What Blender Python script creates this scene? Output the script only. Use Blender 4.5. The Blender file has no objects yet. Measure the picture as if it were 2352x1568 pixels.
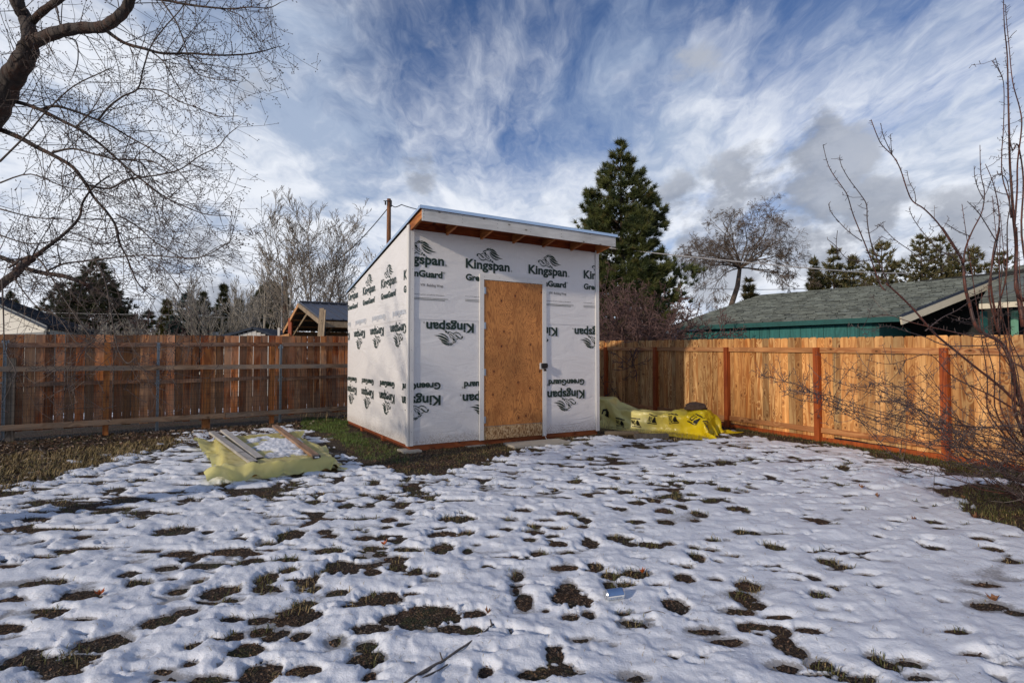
import bpy, bmesh, math, random
import numpy as np
from mathutils import Vector, Matrix
R = math.radians
random.seed(7)
rng = np.random.default_rng(7)
scene = bpy.context.scene
C = scene.collection

# ------------------------------------------------------------------ camera
H = 1.42                       # eye height, metres
F = 1233.3                     # focal length for a picture 2352 units wide
PITCH = 0.0307
cam_d = bpy.data.cameras.new('camera')
cam = bpy.data.objects.new('camera', cam_d)
C.objects.link(cam)
cam.location = (0, 0, H)
cam.rotation_euler = (math.pi/2 + PITCH, 0, 0)
cam_d.sensor_width = 36
cam_d.lens = 36*F/2352
cam_d.clip_start = 0.05
cam_d.clip_end = 2000
scene.camera = cam

# ------------------------------------------------------------------ light
SUN_DIR = Vector((0.724*0.938, 0.690*0.938, -0.347)).normalized()   # the way the light travels
EXPOSURE = 0.10
SKY_STRENGTH = 0.12
sun_d = bpy.data.lights.new('sun', 'SUN')
sun_d.energy = 2.9
sun_d.angle = R(1.8)
sun_d.color = (1.0, 0.85, 0.68)
sun = bpy.data.objects.new('sun', sun_d)
C.objects.link(sun)
sun.rotation_euler = SUN_DIR.to_track_quat('-Z', 'Y').to_euler()
sun.location = (-8, -6, 9)
vs = scene.view_settings
vs.view_transform = 'Standard'; vs.look = 'None'; vs.gamma = 1; vs.use_curve_mapping = False
vs.exposure = EXPOSURE
scene.cycles.max_bounces = 6
scene.cycles.transparent_max_bounces = 6
scene.cycles.use_denoising = True

# ---- node helpers
class NT:
    def __init__(s, tree): s.t = tree; s.n = tree.nodes; s.l = tree.links
    def new(s, typ, **kw):
        nd = s.n.new(typ)
        for k, v in kw.items():
            if k in ('inp',):
                for a, b in v.items(): s.put(nd, a, b)
            else: setattr(nd, k, v)
        return nd
    def put(s, nd, key, val):
        sock = nd.inputs[key]
        if isinstance(val, bpy.types.NodeSocket): s.l.new(val, sock)
        else:
            try: sock.default_value = val
            except Exception: sock.default_value = (*val, 1.0)
    def math(s, op, a, b=None, c=None, clamp=False):
        nd = s.n.new('ShaderNodeMath'); nd.operation = op; nd.use_clamp = clamp
        s.put(nd, 0, a)
        if b is not None: s.put(nd, 1, b)
        if c is not None: s.put(nd, 2, c)
        return nd.outputs[0]
    def vmath(s, op, a, b=None, scale=None):
        nd = s.n.new('ShaderNodeVectorMath'); nd.operation = op
        s.put(nd, 0, a)
        if b is not None: s.put(nd, 1, b)
        if scale is not None: s.put(nd, 'Scale', scale)
        return nd.outputs['Value'] if op in ('DOT_PRODUCT', 'LENGTH') else nd.outputs[0]
    def mix(s, f, a, b, blend='MIX'):
        nd = s.n.new('ShaderNodeMix'); nd.data_type = 'RGBA'; nd.blend_type = blend; nd.clamp_factor = True
        s.put(nd, 0, f); s.put(nd, 6, a); s.put(nd, 7, b)
        return nd.outputs[2]
    def noise(s, vec, scale, detail=4, rough=0.55, dist=0.0, lac=2.0):
        nd = s.n.new('ShaderNodeTexNoise')
        if vec is not None: s.l.new(vec, nd.inputs['Vector'])
        nd.inputs['Scale'].default_value = scale; nd.inputs['Detail'].default_value = detail
        nd.inputs['Roughness'].default_value = rough; nd.inputs['Distortion'].default_value = dist
        nd.inputs['Lacunarity'].default_value = lac
        return nd
    def vor2(s, vec, scale, k=1.0, swap=False):
        sp = s.new('ShaderNodeSeparateXYZ', inp={0: vec})
        x_, z_ = sp.outputs[0], sp.outputs[2]
        cv = s.new('ShaderNodeCombineXYZ', inp={0: s.math('MULTIPLY', x_, k) if swap else x_, 1: z_ if swap else s.math('MULTIPLY', z_, k), 2: 0.0}).outputs[0]
        nd = s.n.new('ShaderNodeTexVoronoi'); nd.voronoi_dimensions = '2D'; s.l.new(cv, nd.inputs['Vector']); nd.inputs['Scale'].default_value = scale
        return nd
    def vor(s, vec, scale, feature='F1', rnd=1.0):
        nd = s.n.new('ShaderNodeTexVoronoi'); nd.feature = feature
        if vec is not None: s.l.new(vec, nd.inputs['Vector'])
        nd.inputs['Scale'].default_value = scale; nd.inputs['Randomness'].default_value = rnd
        return nd
    def ramp(s, f, stops, interp='LINEAR'):
        nd = s.n.new('ShaderNodeValToRGB'); nd.color_ramp.interpolation = interp
        e = nd.color_ramp.elements
        while len(e) > 1: e.remove(e[-1])
        e[0].position = stops[0][0]; e[0].color = col4(stops[0][1])
        for p_, c_ in stops[1:]:
            k = e.new(p_); k.color = col4(c_)
        s.l.new(f, nd.inputs[0])
        return nd.outputs[0]
    def smooth(s, x, a, b, lo=0.0, hi=1.0):
        nd = s.n.new('ShaderNodeMapRange'); nd.interpolation_type = 'SMOOTHSTEP'
        s.put(nd, 0, x); s.put(nd, 1, a); s.put(nd, 2, b); s.put(nd, 3, lo); s.put(nd, 4, hi)
        return nd.outputs[0]
    def mapping(s, vec, scale=(1, 1, 1), rot=(0, 0, 0), loc=(0, 0, 0)):
        nd = s.n.new('ShaderNodeMapping')
        s.l.new(vec, nd.inputs[0]); nd.inputs['Location'].default_value = loc
        nd.inputs['Rotation'].default_value = rot; nd.inputs['Scale'].default_value = scale
        return nd.outputs[0]
def col4(c):
    if isinstance(c, (int, float)): return (c, c, c, 1)
    return (*c, 1) if len(c) == 3 else c

# ------------------------------------------------------------------ picture ray -> world
_c, _s = math.cos(PITCH), math.sin(PITCH)
def ray(u, v):
    a, b = (u-1176)/F, (784-v)/F
    return Vector((a, _c - b*_s, _s + b*_c))
def G(u, v, z=0.0):                    # point of the ground under a picture position
    d = ray(u, v); t = (z-H)/d.z
    return Vector((d.x*t, d.y*t, z))
def PD(u, v, y):                       # point at distance y
    d = ray(u, v); t = y/d.y
    return Vector((d.x*t, y, H + d.z*t))

# ------------------------------------------------------------------ sky
world = bpy.data.worlds.new('World'); scene.world = world; world.use_nodes = True
w = NT(world.node_tree); w.n.clear()
sky = w.new('ShaderNodeTexSky', sky_type='NISHITA', sun_disc=False)
sky.sun_elevation = math.asin(-SUN_DIR.z)
sky.sun_rotation = math.atan2(-SUN_DIR.x, -SUN_DIR.y)
sky.altitude = 1100; sky.air_density = 1.0; sky.dust_density = 0.6; sky.ozone_density = 2.0
tc = w.new('ShaderNodeTexCoord').outputs['Generated']
sep = w.new('ShaderNodeSeparateXYZ', inp={0: tc})
dz = w.math('MAXIMUM', w.math('ADD', sep.outputs[2], 0.16), 0.05)
px = w.math('DIVIDE', sep.outputs[0], dz); py = w.math('DIVIDE', sep.outputs[1], dz)
pl = w.new('ShaderNodeCombineXYZ', inp={0: px, 1: py, 2: 0.0}).outputs[0]
plr = w.mapping(pl, rot=(0, 0, R(-42)), scale=(1.15, 0.50, 1.0), loc=(5.1, 2.7, 0))
warp = w.noise(plr, 1.1, 5, 0.6)
wv = w.vmath('SCALE', w.vmath('SUBTRACT', warp.outputs['Color'], (0.5, 0.5, 0.5)), scale=1.1)
pw = w.vmath('ADD', plr, wv)
n1 = w.noise(pw, 1.55, 10, 0.60).outputs[0]
n2 = w.noise(w.vmath('ADD', w.mapping(pl, scale=(1, 0.8, 1), rot=(0, 0, R(-25)), loc=(7, 2, 0)), wv), 3.4, 8, 0.66).outputs[0]
elev = sep.outputs[2]
def skyblob(u, v, r0, r1):             # soft round region of the sky
    d = ray(u, v).normalized()
    dot = w.vmath('DOT_PRODUCT', tc, (d.x, d.y, d.z))
    return w.smooth(dot, math.cos(R(r1)), math.cos(R(r0)))
cover = w.math('ADD', w.math('MULTIPLY', n1, 0.72), w.math('MULTIPLY', n2, 0.34))
cover = w.math('ADD', cover, w.smooth(elev, 0.50, 0.05, 0.0, 0.15))
for (u, v, r0, r1, k) in [(1150, 230, 3, 13, -0.04), (700, 220, 3, 12, -0.02), (2050, 30, 3, 14, -0.10), (980, 300, 3, 12, -0.03), (850, 120, 3, 16, 0.02), (1000, 420, 3, 12, 0.05),
                          (1750, 230, 4, 18, 0.08), (420, 380, 5, 20, 0.10), (1300, 90, 2, 8, 0.07), (2330, 330, 4, 16, 0.08),
                          (1500, 300, 3, 12, 0.03), (700, 640, 3, 15, 0.06), (250, 60, 5, 18, 0.06)]:
    cover = w.math('ADD', cover, w.math('MULTIPLY', skyblob(u, v, r0*0.3, r1*1.3), k))
cover = w.math('SUBTRACT', cover, w.smooth(elev, 0.30, 0.62, 0.0, 0.045))
mask = w.smooth(cover, 0.42, 0.72)
n3 = w.noise(w.vmath('ADD', w.mapping(pl, loc=(1.3, 5.2, 0)), wv), 2.2, 7, 0.6).outputs[0]
skyc = w.mix(1.0, w.mix(1.0, sky.outputs[0], (0.54, 0.64, 0.84), 'MULTIPLY'), (1.0, 1.0, 1.0), 'MULTIPLY')
cloud = w.mix(w.smooth(w.math('ADD', n3, w.smooth(elev, 0.45, 0.0, 0.0, 0.16)), 0.36, 0.66), (3.0, 3.7, 5.0), (6.6, 6.9, 7.5))
c1 = w.mix(mask, skyc, cloud)
# grey cumulus
gr = None
for (u, v, r0, r1) in [(1770, 430, 1.0, 6), (1860, 395, 1.0, 5), (1690, 470, 1, 5), (2000, 490, 1, 3.6), (1830, 520, 1, 5.5), (480, 690, 2, 6.5), (560, 700, 2, 5.5), (1570, 470, .5, 3), (1870, 290, .5, 2.6),
                       (1960, 600, 1, 4.5), (1640, 560, 1, 6), (965, 395, .3, 2.6), (1275, 560, .3, 1.8), (2150, 560, 1, 5)]:
    b = skyblob(u, v, r0*0.2, r1*1.25)
    gr = b if gr is None else w.math('MAXIMUM', gr, b)
gn = w.noise(w.vmath('ADD', w.mapping(tc, scale=(1, 1, 1.5)), w.vmath('SCALE', wv, scale=0.05)), 6.5, 9, 0.60).outputs[0]
gmask = w.smooth(w.math('ADD', w.math('MULTIPLY', gr, 0.60), w.math('MULTIPLY', w.math('SUBTRACT', gn, 0.5), 2.4)), 0.24, 0.60)
gcol = w.mix(w.smooth(gn, 0.38, 0.66), (1.9, 2.15, 2.7), (3.5, 3.75, 4.3))
c2 = w.mix(w.math('MULTIPLY', gmask, 0.85), c1, gcol)
bg = w.new('ShaderNodeBackground', inp={'Color': c2, 'Strength': SKY_STRENGTH})
wo = w.new('ShaderNodeOutputWorld'); w.l.new(bg.outputs[0], wo.inputs[0])
world.cycles.sampling_method = 'MANUAL'; world.cycles.sample_map_resolution = 512

# ------------------------------------------------------------------ object helpers
def tag(o, label=None, cat=None, group=None, kind=None):
    if label: o['label'] = label
    if cat: o['category'] = cat
    if group: o['group'] = group
    if kind: o['kind'] = kind
    return o
def empty(name, loc=(0, 0, 0), label=None, cat=None, group=None, rot=0.0):
    o = bpy.data.objects.new(name, None); C.objects.link(o)
    o.empty_display_size = 0.2
    o.location = loc; o.rotation_euler = (0, 0, rot)
    return tag(o, label, cat, group)
def put(name, me, parent=None, mat=None, loc=None, rot=None, scale=None):
    o = bpy.data.objects.new(name, me); C.objects.link(o)
    if mat is not None and not me.materials: me.materials.append(mat)
    if parent is not None: o.parent = parent
    if loc is not None: o.location = loc
    if rot is not None: o.rotation_euler = rot
    if scale is not None: o.scale = scale
    return o
class MB:
    """collects faces and makes one mesh"""
    def __init__(s): s.v = []; s.f = []; s.m = []
    def add(s, vs, fs, m=0):
        b = len(s.v); s.v += [tuple(p) for p in vs]
        s.f += [tuple(b+i for i in f) for f in fs]; s.m += [m]*len(fs)
    def box(s, x0, x1, y0, y1, z0, z1, m=0, M=None):
        vs = [Vector((x, y, z)) for z in (z0, z1) for y in (y0, y1) for x in (x0, x1)]
        if M is not None: vs = [M @ p for p in vs]
        s.add(vs, [(0, 2, 3, 1), (4, 5, 7, 6), (0, 1, 5, 4), (2, 6, 7, 3), (0, 4, 6, 2), (1, 3, 7, 5)], m)
    def beam(s, a, b, wd, th, up=Vector((0, 0, 1)), m=0):
        a, b = Vector(a), Vector(b); d = (b-a).normalized()
        side = d.cross(up)
        if side.length < 1e-4: side = d.cross(Vector((0, 1, 0)))
        side.normalize(); u2 = side.cross(d).normalized()
        vs = [p + side*(i*wd/2) + u2*(j*th/2) for p in (a, b) for j in (-1, 1) for i in (-1, 1)]
        s.add(vs, [(0, 1, 3, 2), (4, 6, 7, 5), (0, 4, 5, 1), (2, 3, 7, 6), (0, 2, 6, 4), (1, 5, 7, 3)], m)
    def tube(s, pts, rad, n=6, m=0, cap=True):
        pts = [Vector(p) for p in pts]
        if not hasattr(rad, '__len__'): rad = [rad]*len(pts)
        rings = []; prev = None; b = len(s.v)
        for i, p in enumerate(pts):
            d = (pts[min(i+1, len(pts)-1)]-pts[max(i-1, 0)])
            d = d.normalized() if d.length > 1e-9 else Vector((0, 0, 1))
            if prev is None: a = d.orthogonal().normalized()
            else:
                a = prev - d*prev.dot(d)
                a = a.normalized() if a.length > 1e-6 else d.orthogonal().normalized()
            prev = a; c = d.cross(a)
            for k in range(n):
                t = 2*math.pi*k/n
                s.v.append(tuple(p + (a*math.cos(t)+c*math.sin(t))*rad[i]))
        for i in range(len(pts)-1):
            for k in range(n):
                k2 = (k+1) % n
                s.f.append((b+i*n+k, b+i*n+k2, b+(i+1)*n+k2, b+(i+1)*n+k)); s.m.append(m)
        if cap and n > 2:
            s.f.append(tuple(b+k for k in reversed(range(n)))); s.m.append(m)
            e = b+(len(pts)-1)*n
            s.f.append(tuple(e+k for k in range(n))); s.m.append(m)
    def mesh(s, name, mats=(), smooth=False):
        me = bpy.data.meshes.new(name)
        me.from_pydata(s.v, [], s.f)
        for m in mats: me.materials.append(m)
        if len(mats) > 1: me.polygons.foreach_set('material_index', s.m)
        if smooth: me.polygons.foreach_set('use_smooth', [True]*len(me.polygons))
        me.update(); return me
    def build(s, name, mats, parent=None, smooth=False, **kw):
        if not isinstance(mats, (list, tuple)): mats = [mats]
        return put(name, s.mesh(name, mats, smooth), parent, **kw)
def np_mesh(name, V, Fq, mat, smooth=False):
    """V (n,3), Fq (m,k) constant face size"""
    me = bpy.data.meshes.new(name)
    V = np.asarray(V, np.float32); Fq = np.asarray(Fq, np.int32); k = Fq.shape[1]
    me.vertices.add(len(V)); me.vertices.foreach_set('co', V.ravel())
    me.loops.add(Fq.size); me.loops.foreach_set('vertex_index', Fq.ravel())
    me.polygons.add(len(Fq)); me.polygons.foreach_set('loop_start', np.arange(0, Fq.size, k, dtype=np.int32))
    me.polygons.foreach_set('loop_total', np.full(len(Fq), k, np.int32))
    if smooth: me.polygons.foreach_set('use_smooth', np.ones(len(Fq), bool))
    me.materials.append(mat); me.update(calc_edges=True); return me

# ---- numpy value noise
def _hash(ix, iy, seed):
    h = (ix.astype(np.int64)*374761393 + iy.astype(np.int64)*668265263 + seed*1442695041) & 0xffffffff
    h = ((h ^ (h >> 13))*1274126177) & 0xffffffff
    return ((h ^ (h >> 16)) & 0xffffff)/float(0xffffff)
def vnoise(x, y, seed=0):
    ix = np.floor(x); iy = np.floor(y); fx = x-ix; fy = y-iy
    fx = fx*fx*fx*(fx*(fx*6-15)+10); fy = fy*fy*fy*(fy*(fy*6-15)+10)
    a = _hash(ix, iy, seed); b = _hash(ix+1, iy, seed); c = _hash(ix, iy+1, seed); d = _hash(ix+1, iy+1, seed)
    return (a+(b-a)*fx)*(1-fy) + (c+(d-c)*fx)*fy
def fbm(x, y, seed=0, oct=4, gain=0.5):
    t = 0; a = 1; n = 0
    for i in range(oct):
        t = t + a*vnoise(x*(2**i)+i*17.3, y*(2**i)-i*9.1, seed+i); n += a; a *= gain
    return t/n
def sstep(a, b, x):
    t = np.clip((x-a)/(b-a), 0, 1); return t*t*(3-2*t)

# ------------------------------------------------------------------ materials
def mat(name):
    m = bpy.data.materials.new(name); m.use_nodes = True
    t = NT(m.node_tree); t.n.clear()
    b = t.new('ShaderNodeBsdfPrincipled'); o = t.new('ShaderNodeOutputMaterial')
    t.l.new(b.outputs[0], o.inputs[0])
    t.b = b; t.o = o; t.mat = m
    return t
def setp(t, **kw):
    names = dict(color='Base Color', rough='Roughness', metal='Metallic', spec='Specular IOR Level', normal='Normal', trans='Transmission Weight', alpha='Alpha')
    for k, v in kw.items(): t.put(t.b, names[k], v)
def bump(t, h, strength=0.5, dist=0.01, normal=None):
    nd = t.new('ShaderNodeBump', inp={'Height': h, 'Strength': strength, 'Distance': dist})
    if normal is not None: t.l.new(normal, nd.inputs['Normal'])
    return nd.outputs[0]
def plain(name, color, rough=0.6, metal=0.0, var=0.12, vscale=6.0, bstr=0.15, bdist=0.004, spec=0.4, objvar=0.0):
    t = mat(name)
    tcn = t.new('ShaderNodeTexCoord').outputs['Object']
    n = t.noise(tcn, vscale, 5, 0.6).outputs[0]
    c = t.mix(n, tuple(max(0, x*(1-var)) for x in color), tuple(min(1, x*(1+var)) for x in color))
    if objvar:
        oi = t.new('ShaderNodeObjectInfo').outputs['Random']
        c = t.mix(1.0, c, t.ramp(oi, [(0, 1-objvar), (1, 1.0)]), 'MULTIPLY')
    setp(t, color=c, rough=rough, metal=metal, spec=spec, normal=bump(t, t.noise(tcn, vscale*8, 4).outputs[0], bstr, bdist))
    return t.mat
def wood(name, light, dark, axis='Z', grain=1.0, knots=0.0, rough=0.7, weather=None, objvar=0.25, stain=None, gscale=1.0, huevar=None, knotcol=None, relief=0.003):
    """grain runs along axis of the object; knots, weathering and stain streaks are the wood's own"""
    t = mat(name)
    tcn = t.new('ShaderNodeTexCoord').outputs['Object']
    oi = t.new('ShaderNodeObjectInfo').outputs['Random']
    off = t.new('ShaderNodeCombineXYZ', inp={0: t.math('MULTIPLY', oi, 37.0), 1: t.math('MULTIPLY', oi, 11.0), 2: t.math('MULTIPLY', oi, 53.0)}).outputs[0]
    p = t.vmath('ADD', tcn, off)
    k = dict(X=(0.09, 1, 1), Y=(1, 0.09, 1), Z=(1, 1, 0.09))[axis]
    k = tuple(a*gscale for a in k)
    g = t.mapping(p, scale=k)
    big = t.noise(g, 5.0, 3, 0.5, 0.6)
    # growth rings bent round knots
    kv = dict(X=(0.45, 1, 1), Y=(1, 0.45, 1), Z=(1, 1, 0.45))[axis]
    kn = t.vor2(p, 5.2*gscale, 0.5, axis == 'X')
    kd = kn.outputs['Distance']
    ks = t.smooth(kd, 0.34, 0.02)
    rings = t.math('SINE', t.math('ADD', t.math('MULTIPLY', big.outputs[0], 46.0*grain), t.math('MULTIPLY', ks, 7.0*knots)))
    fine = t.noise(t.mapping(g, scale=(14, 14, 14)), 6.0, 3, 0.6).outputs[0]
    f = t.math('ADD', t.math('MULTIPLY', t.math('ADD', rings, 1.0), 0.30), t.math('MULTIPLY', fine, 0.45), clamp=True)
    f = t.math('MULTIPLY', t.smooth(f, 0.08, 0.95), t.math('ADD', 0.5, t.math('MULTIPLY', t.math('FRACT', t.math('MULTIPLY', oi, 5.31)), 0.6)))
    c = t.mix(f, light, dark)
    if huevar is not None:
        c = t.mix(t.math('FRACT', t.math('MULTIPLY', oi, 7.13)), c, t.mix(1.0, c, huevar, 'MULTIPLY'))
    patch = t.noise(t.mapping(p, scale=dict(X=(0.5, 1, 1), Y=(1, 0.5, 1), Z=(1, 1, 0.5))[axis]), 3.0, 4, 0.6).outputs[0]
    c = t.mix(1.0, c, t.ramp(patch, [(0.3, 0.72), (0.7, 1.12)]), 'MULTIPLY')
    if knots:
        core = t.smooth(kd, 0.085, 0.035)
        sel = t.math('GREATER_THAN', t.new('ShaderNodeSeparateColor', inp={0: kn.outputs['Color']}).outputs[0], 0.45)
        kf = t.math('MULTIPLY', core, sel)
        c = t.mix(t.math('MULTIPLY', t.math('MULTIPLY', t.smooth(kd, 0.20, 0.07), sel), 0.35), c, knotcol or dark)
        c = t.mix(kf, c, tuple(x*0.35 for x in (knotcol or dark)))
    if stain:
        sn = t.noise(t.mapping(p, scale=dict(X=(.12, 1, 1), Y=(1, .12, 1), Z=(1, 1, .12))[axis]), 9.0, 4, 0.7).outputs[0]
        c = t.mix(t.math('MULTIPLY', t.smooth(sn, 0.45, 0.62), stain[0]), c, stain[1])
    if weather:
        wn = t.noise(p, 1.7, 5, 0.65).outputs[0]
        c = t.mix(t.math('MULTIPLY', t.smooth(wn, 0.36, 0.62), weather[0]), c, t.mix(fine, weather[1], tuple(x*0.6 for x in weather[1])))
    if objvar:
        c = t.mix(1.0, c, t.ramp(t.math('FRACT', t.math('MULTIPLY', oi, 3.7)), [(0, 1-objvar), (1, 1+objvar*0.6)]), 'MULTIPLY')
    setp(t, color=c, rough=rough, spec=0.3, normal=bump(t, f, 0.35 if relief < 0.01 else 1.0, relief))
    return t.mat
# ================================================================== CLOTH SHAPES (settled by the cloth solver over simple boxes, in a scratch scene)
def settle(sx_, sy_, nx, ny, boxes, off, z, frames, seed, turb, rot, stiff):
    tmp = bpy.data.scenes.new('scratch'); made = []; tmp.frame_start = 1; tmp.frame_end = frames+5
    for (x0, x1, y0, y1, z0, z1) in boxes+[(-6, 6, -6, 6, -0.5, 0.0)]:
        me = bpy.data.meshes.new('solid')
        vs_ = [(x, y, z_) for z_ in (z0, z1) for y in (y0, y1) for x in (x0, x1)]
        me.from_pydata(vs_, [], [(0, 2, 3, 1), (4, 5, 7, 6), (0, 1, 5, 4), (2, 6, 7, 3), (0, 4, 6, 2), (1, 3, 7, 5)]); me.update()
        o = bpy.data.objects.new('solid', me); tmp.collection.objects.link(o); made.append(o)
        o.modifiers.new('hit', 'COLLISION'); o.collision.thickness_outer = 0.006; o.collision.cloth_friction = 25
    r_ = random.Random(seed); ph = [r_.uniform(0, 6.28) for _ in range(3)]; V = []
    M = Matrix.Translation((off[0], off[1], z)) @ Matrix.Rotation(rot, 4, 'Z') @ Matrix.Rotation(0.03, 4, 'Y') @ Matrix.Rotation(0.02, 4, 'X')
    for j in range(ny+1):
        for i in range(nx+1):
            x, y = (i/nx-0.5)*sx_, (j/ny-0.5)*sy_
            V.append(M @ Vector((x, y, 0.02*math.sin(x*5+ph[0]+y*2)+0.025*math.sin(y*6+ph[1]+x*1.3)+0.012*math.sin(x*13+y*9+ph[2])+r_.uniform(-.004, .004))))
    Fs = [(j*(nx+1)+i, j*(nx+1)+i+1, (j+1)*(nx+1)+i+1, (j+1)*(nx+1)+i) for j in range(ny) for i in range(nx)]
    me = bpy.data.meshes.new('sheet'); me.from_pydata(V, [], Fs); me.update()
    o = bpy.data.objects.new('sheet', me); tmp.collection.objects.link(o); made.append(o)
    c_ = o.modifiers.new('cl', 'CLOTH'); st = c_.settings
    st.quality = 6; st.mass = 0.12; st.tension_stiffness = 25; st.compression_stiffness = 25; st.shear_stiffness = 12; st.bending_stiffness = stiff; st.air_damping = 1.5
    cs = c_.collision_settings; cs.use_self_collision = True; cs.self_distance_min = 0.008; cs.distance_min = 0.008; cs.collision_quality = 2
    c_.point_cache.frame_start = 1; c_.point_cache.frame_end = frames+5
    if turb:
        e = bpy.data.objects.new('air', None); tmp.collection.objects.link(e); made.append(e); e.location = (0, 0, 0.5)
        with bpy.context.temp_override(scene=tmp, view_layer=tmp.view_layers[0], active_object=e, object=e): bpy.ops.object.forcefield_toggle()
        e.field.type = 'TURBULENCE'; e.field.size = 0.4; e.field.seed = seed; e.field.flow = 0; e.field.strength = turb
    vl = tmp.view_layers[0]
    for f in range(1, frames+1):
        if turb: e.field.strength = turb*(1 if f < frames*0.5 else max(0, 1-(f-frames*0.5)/(frames*0.25)))
        tmp.frame_set(f)
    ev = o.evaluated_get(vl.depsgraph); m_ = ev.to_mesh()
    co = np.empty(len(m_.vertices)*3); m_.vertices.foreach_get('co', co); ev.to_mesh_clear()
    for q in made: bpy.data.objects.remove(q)
    bpy.data.scenes.remove(tmp)
    return co.reshape(ny+1, nx+1, 3)
PILE_G = settle(1.62, 3.05, 52, 78, [(-1.18, 0.0, 0.0, 2.75, 0.0, 0.14)], (-0.62, 1.33), 0.20, 40, 3, 1.2, 0.05, 1.2)
_U, _W = np.meshgrid(np.arange(53)/52, np.arange(79)/78)
_L = sstep(0.20, 0.0, _U); _R = sstep(0.84, 1.0, _U); _N = sstep(0.12, 0.0, _W)
PILE_G[..., 2] += _L*0.10*np.maximum(0, np.sin(_W*15+.6))**1.2 + _L*0.10*sstep(.75, 1, _W)
PILE_G[..., 0] -= _L*0.10*np.maximum(0, np.sin(_W*7+1.0))
PILE_G[..., 2] += _R*0.16*np.maximum(0, np.sin(_W*9-1.8))**1.5*sstep(.25, .5, _W)
PILE_G[..., 0] += _R*0.10*np.sin(_W*9-1.8)*sstep(.25, .5, _W)
PILE_G[..., 2] += _N*sstep(.55, .25, _U)*0.05*np.maximum(0, np.sin(_U*30))
_rg = np.abs(fbm(_U*9+_W*4, _W*17-_U*3, 611, 3)-0.5)
PILE_G[..., 2] += (0.035*(0.12-_rg)/0.12*(_rg < 0.12))*(0.35+0.65*np.maximum(_L, np.maximum(_R, sstep(0.3, 0.0, _W)))) + 0.012*(fbm(_U*14, _W*22, 615, 2)-.5)
PILE_G[..., 1] += 0.05*(fbm(_U*8, _W*6, 617, 2)-.5)*sstep(0.12, 0.0, _W)
TARP_G = settle(3.6, 2.0, 84, 46, [(-3.0, -0.15, 0.0, 0.55, 0, 0.30), (-0.75, -0.2, 0.1, 0.5, 0.3, 0.40), (-2.72, -2.25, 0.05, 0.5, 0.3, 0.56), (-1.9, -1.2, 0.0, 0.42, 0.3, 0.34)], (-1.45, 0.25), 0.56, 52, 11, 7, -0.03, 0.35)
_U, _W = np.meshgrid(np.arange(85)/84, np.arange(47)/46)
_A = sstep(0.45, 0.95, _U)*0.036+0.010
TARP_G[..., 2] += _A*(np.abs(np.sin(_U*26+np.sin(_W*9)*1.6))-0.5)*sstep(0.0, 0.08, TARP_G[..., 2]); TARP_G[..., 1] += _A*0.9*np.sin(_W*21+_U*13)
_rg = np.abs(fbm(_U*22+_W*3, _W*9+_U*8, 621, 3)-0.5); _sh = (0.10-_rg)/0.10*(_rg < 0.10)
TARP_G[..., 2] += _sh*0.030*sstep(0.02, 0.12, TARP_G[..., 2])*(0.45+0.55*sstep(.4, .8, _U)); TARP_G[..., 1] -= _sh*0.030*(0.4+0.6*sstep(.4, .8, _U))
TARP_G[..., 2] = np.maximum(TARP_G[..., 2], 0.012)
# ================================================================== GROUND
LF0 = Vector((-7.5, 9.95, 0)); LFD = Vector((0.8043, 0.5942, 0))      # old posts of the left fence
LFN = Vector((-0.5942, 0.8043, 0))
RF0 = Vector((3.54, 12.98, 0)); RFD = Vector((0.41, -0.912, 0))       # right fence
RFN = Vector((0.912, 0.41, 0))                                       # away from the yard

HA = """800 485 100 22,1420 445 38 18,1490 483 30 10,1340 500 60 26,1510 508 30 10,1225 540 38 10,1680 512 38 10,1590 365 45 15,1450 408 25 8,1750 325 45 12,1895 280 55 22,1840 360 40 18,
1790 430 32 10,1775 467 25 8,2100 430 90 22,2030 500 75 22,2145 492 35 12,2255 508 30 8,2330 475 30 10,2025 560 70 32,2145 575 16 10,1705 558 25 8,1870 568 60 12,1805 608 55 14,1740 592 25 6,
1510 575 65 18,1085 575 95 18,815 585 75 20,885 610 45 18,930 640 60 14,1160 620 55 14,1315 615 55 14,1650 602 40 14,1570 650 95 42,1330 662 42 18,1220 700 52 30,1215 745 40 14,1410 720 50 45,
1440 745 40 20,1690 640 45 12,1710 670 30 12,765 650 55 14,590 682 45 14,625 722 65 20,815 757 45 18,780 705 25 8,1010 755 85 35,1910 668 28 14,1990 680 30 12,1550 765 40 12,1740 800 110 35,
1960 880 150 55,1800 890 70 25,1700 930 90 28,720 895 80 34,840 858 60 20,470 1000 110 35,370 780 100 30,190 720 115 20,60 795 70 20,230 865 85 28,30 930 70 22,1370 880 115 45,1380 965 40 22,
1270 960 60 35,1130 1030 60 28,1075 970 40 22,1210 945 50 20,1545 985 35 25,1680 1010 45 25,1690 1070 70 35,1200 1140 90 45,960 1165 80 15,260 1100 140 50,90 1080 90 35,1385 1125 60 25,
2170 940 45 22,2070 930 50 18,2180 870 45 22,2230 1135 35 30,640 398 100 10,480 395 50 10,370 510 45 12,300 580 40 12,380 370 60 10,30 645 60 14,270 650 25 10,580 340 90 14,130 370 50 12,
150 430 80 10,1400 825 40 18,1060 800 45 10,915 710 30 14,1180 890 40 14,1070 890 55 16,200 600 60 8"""
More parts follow.
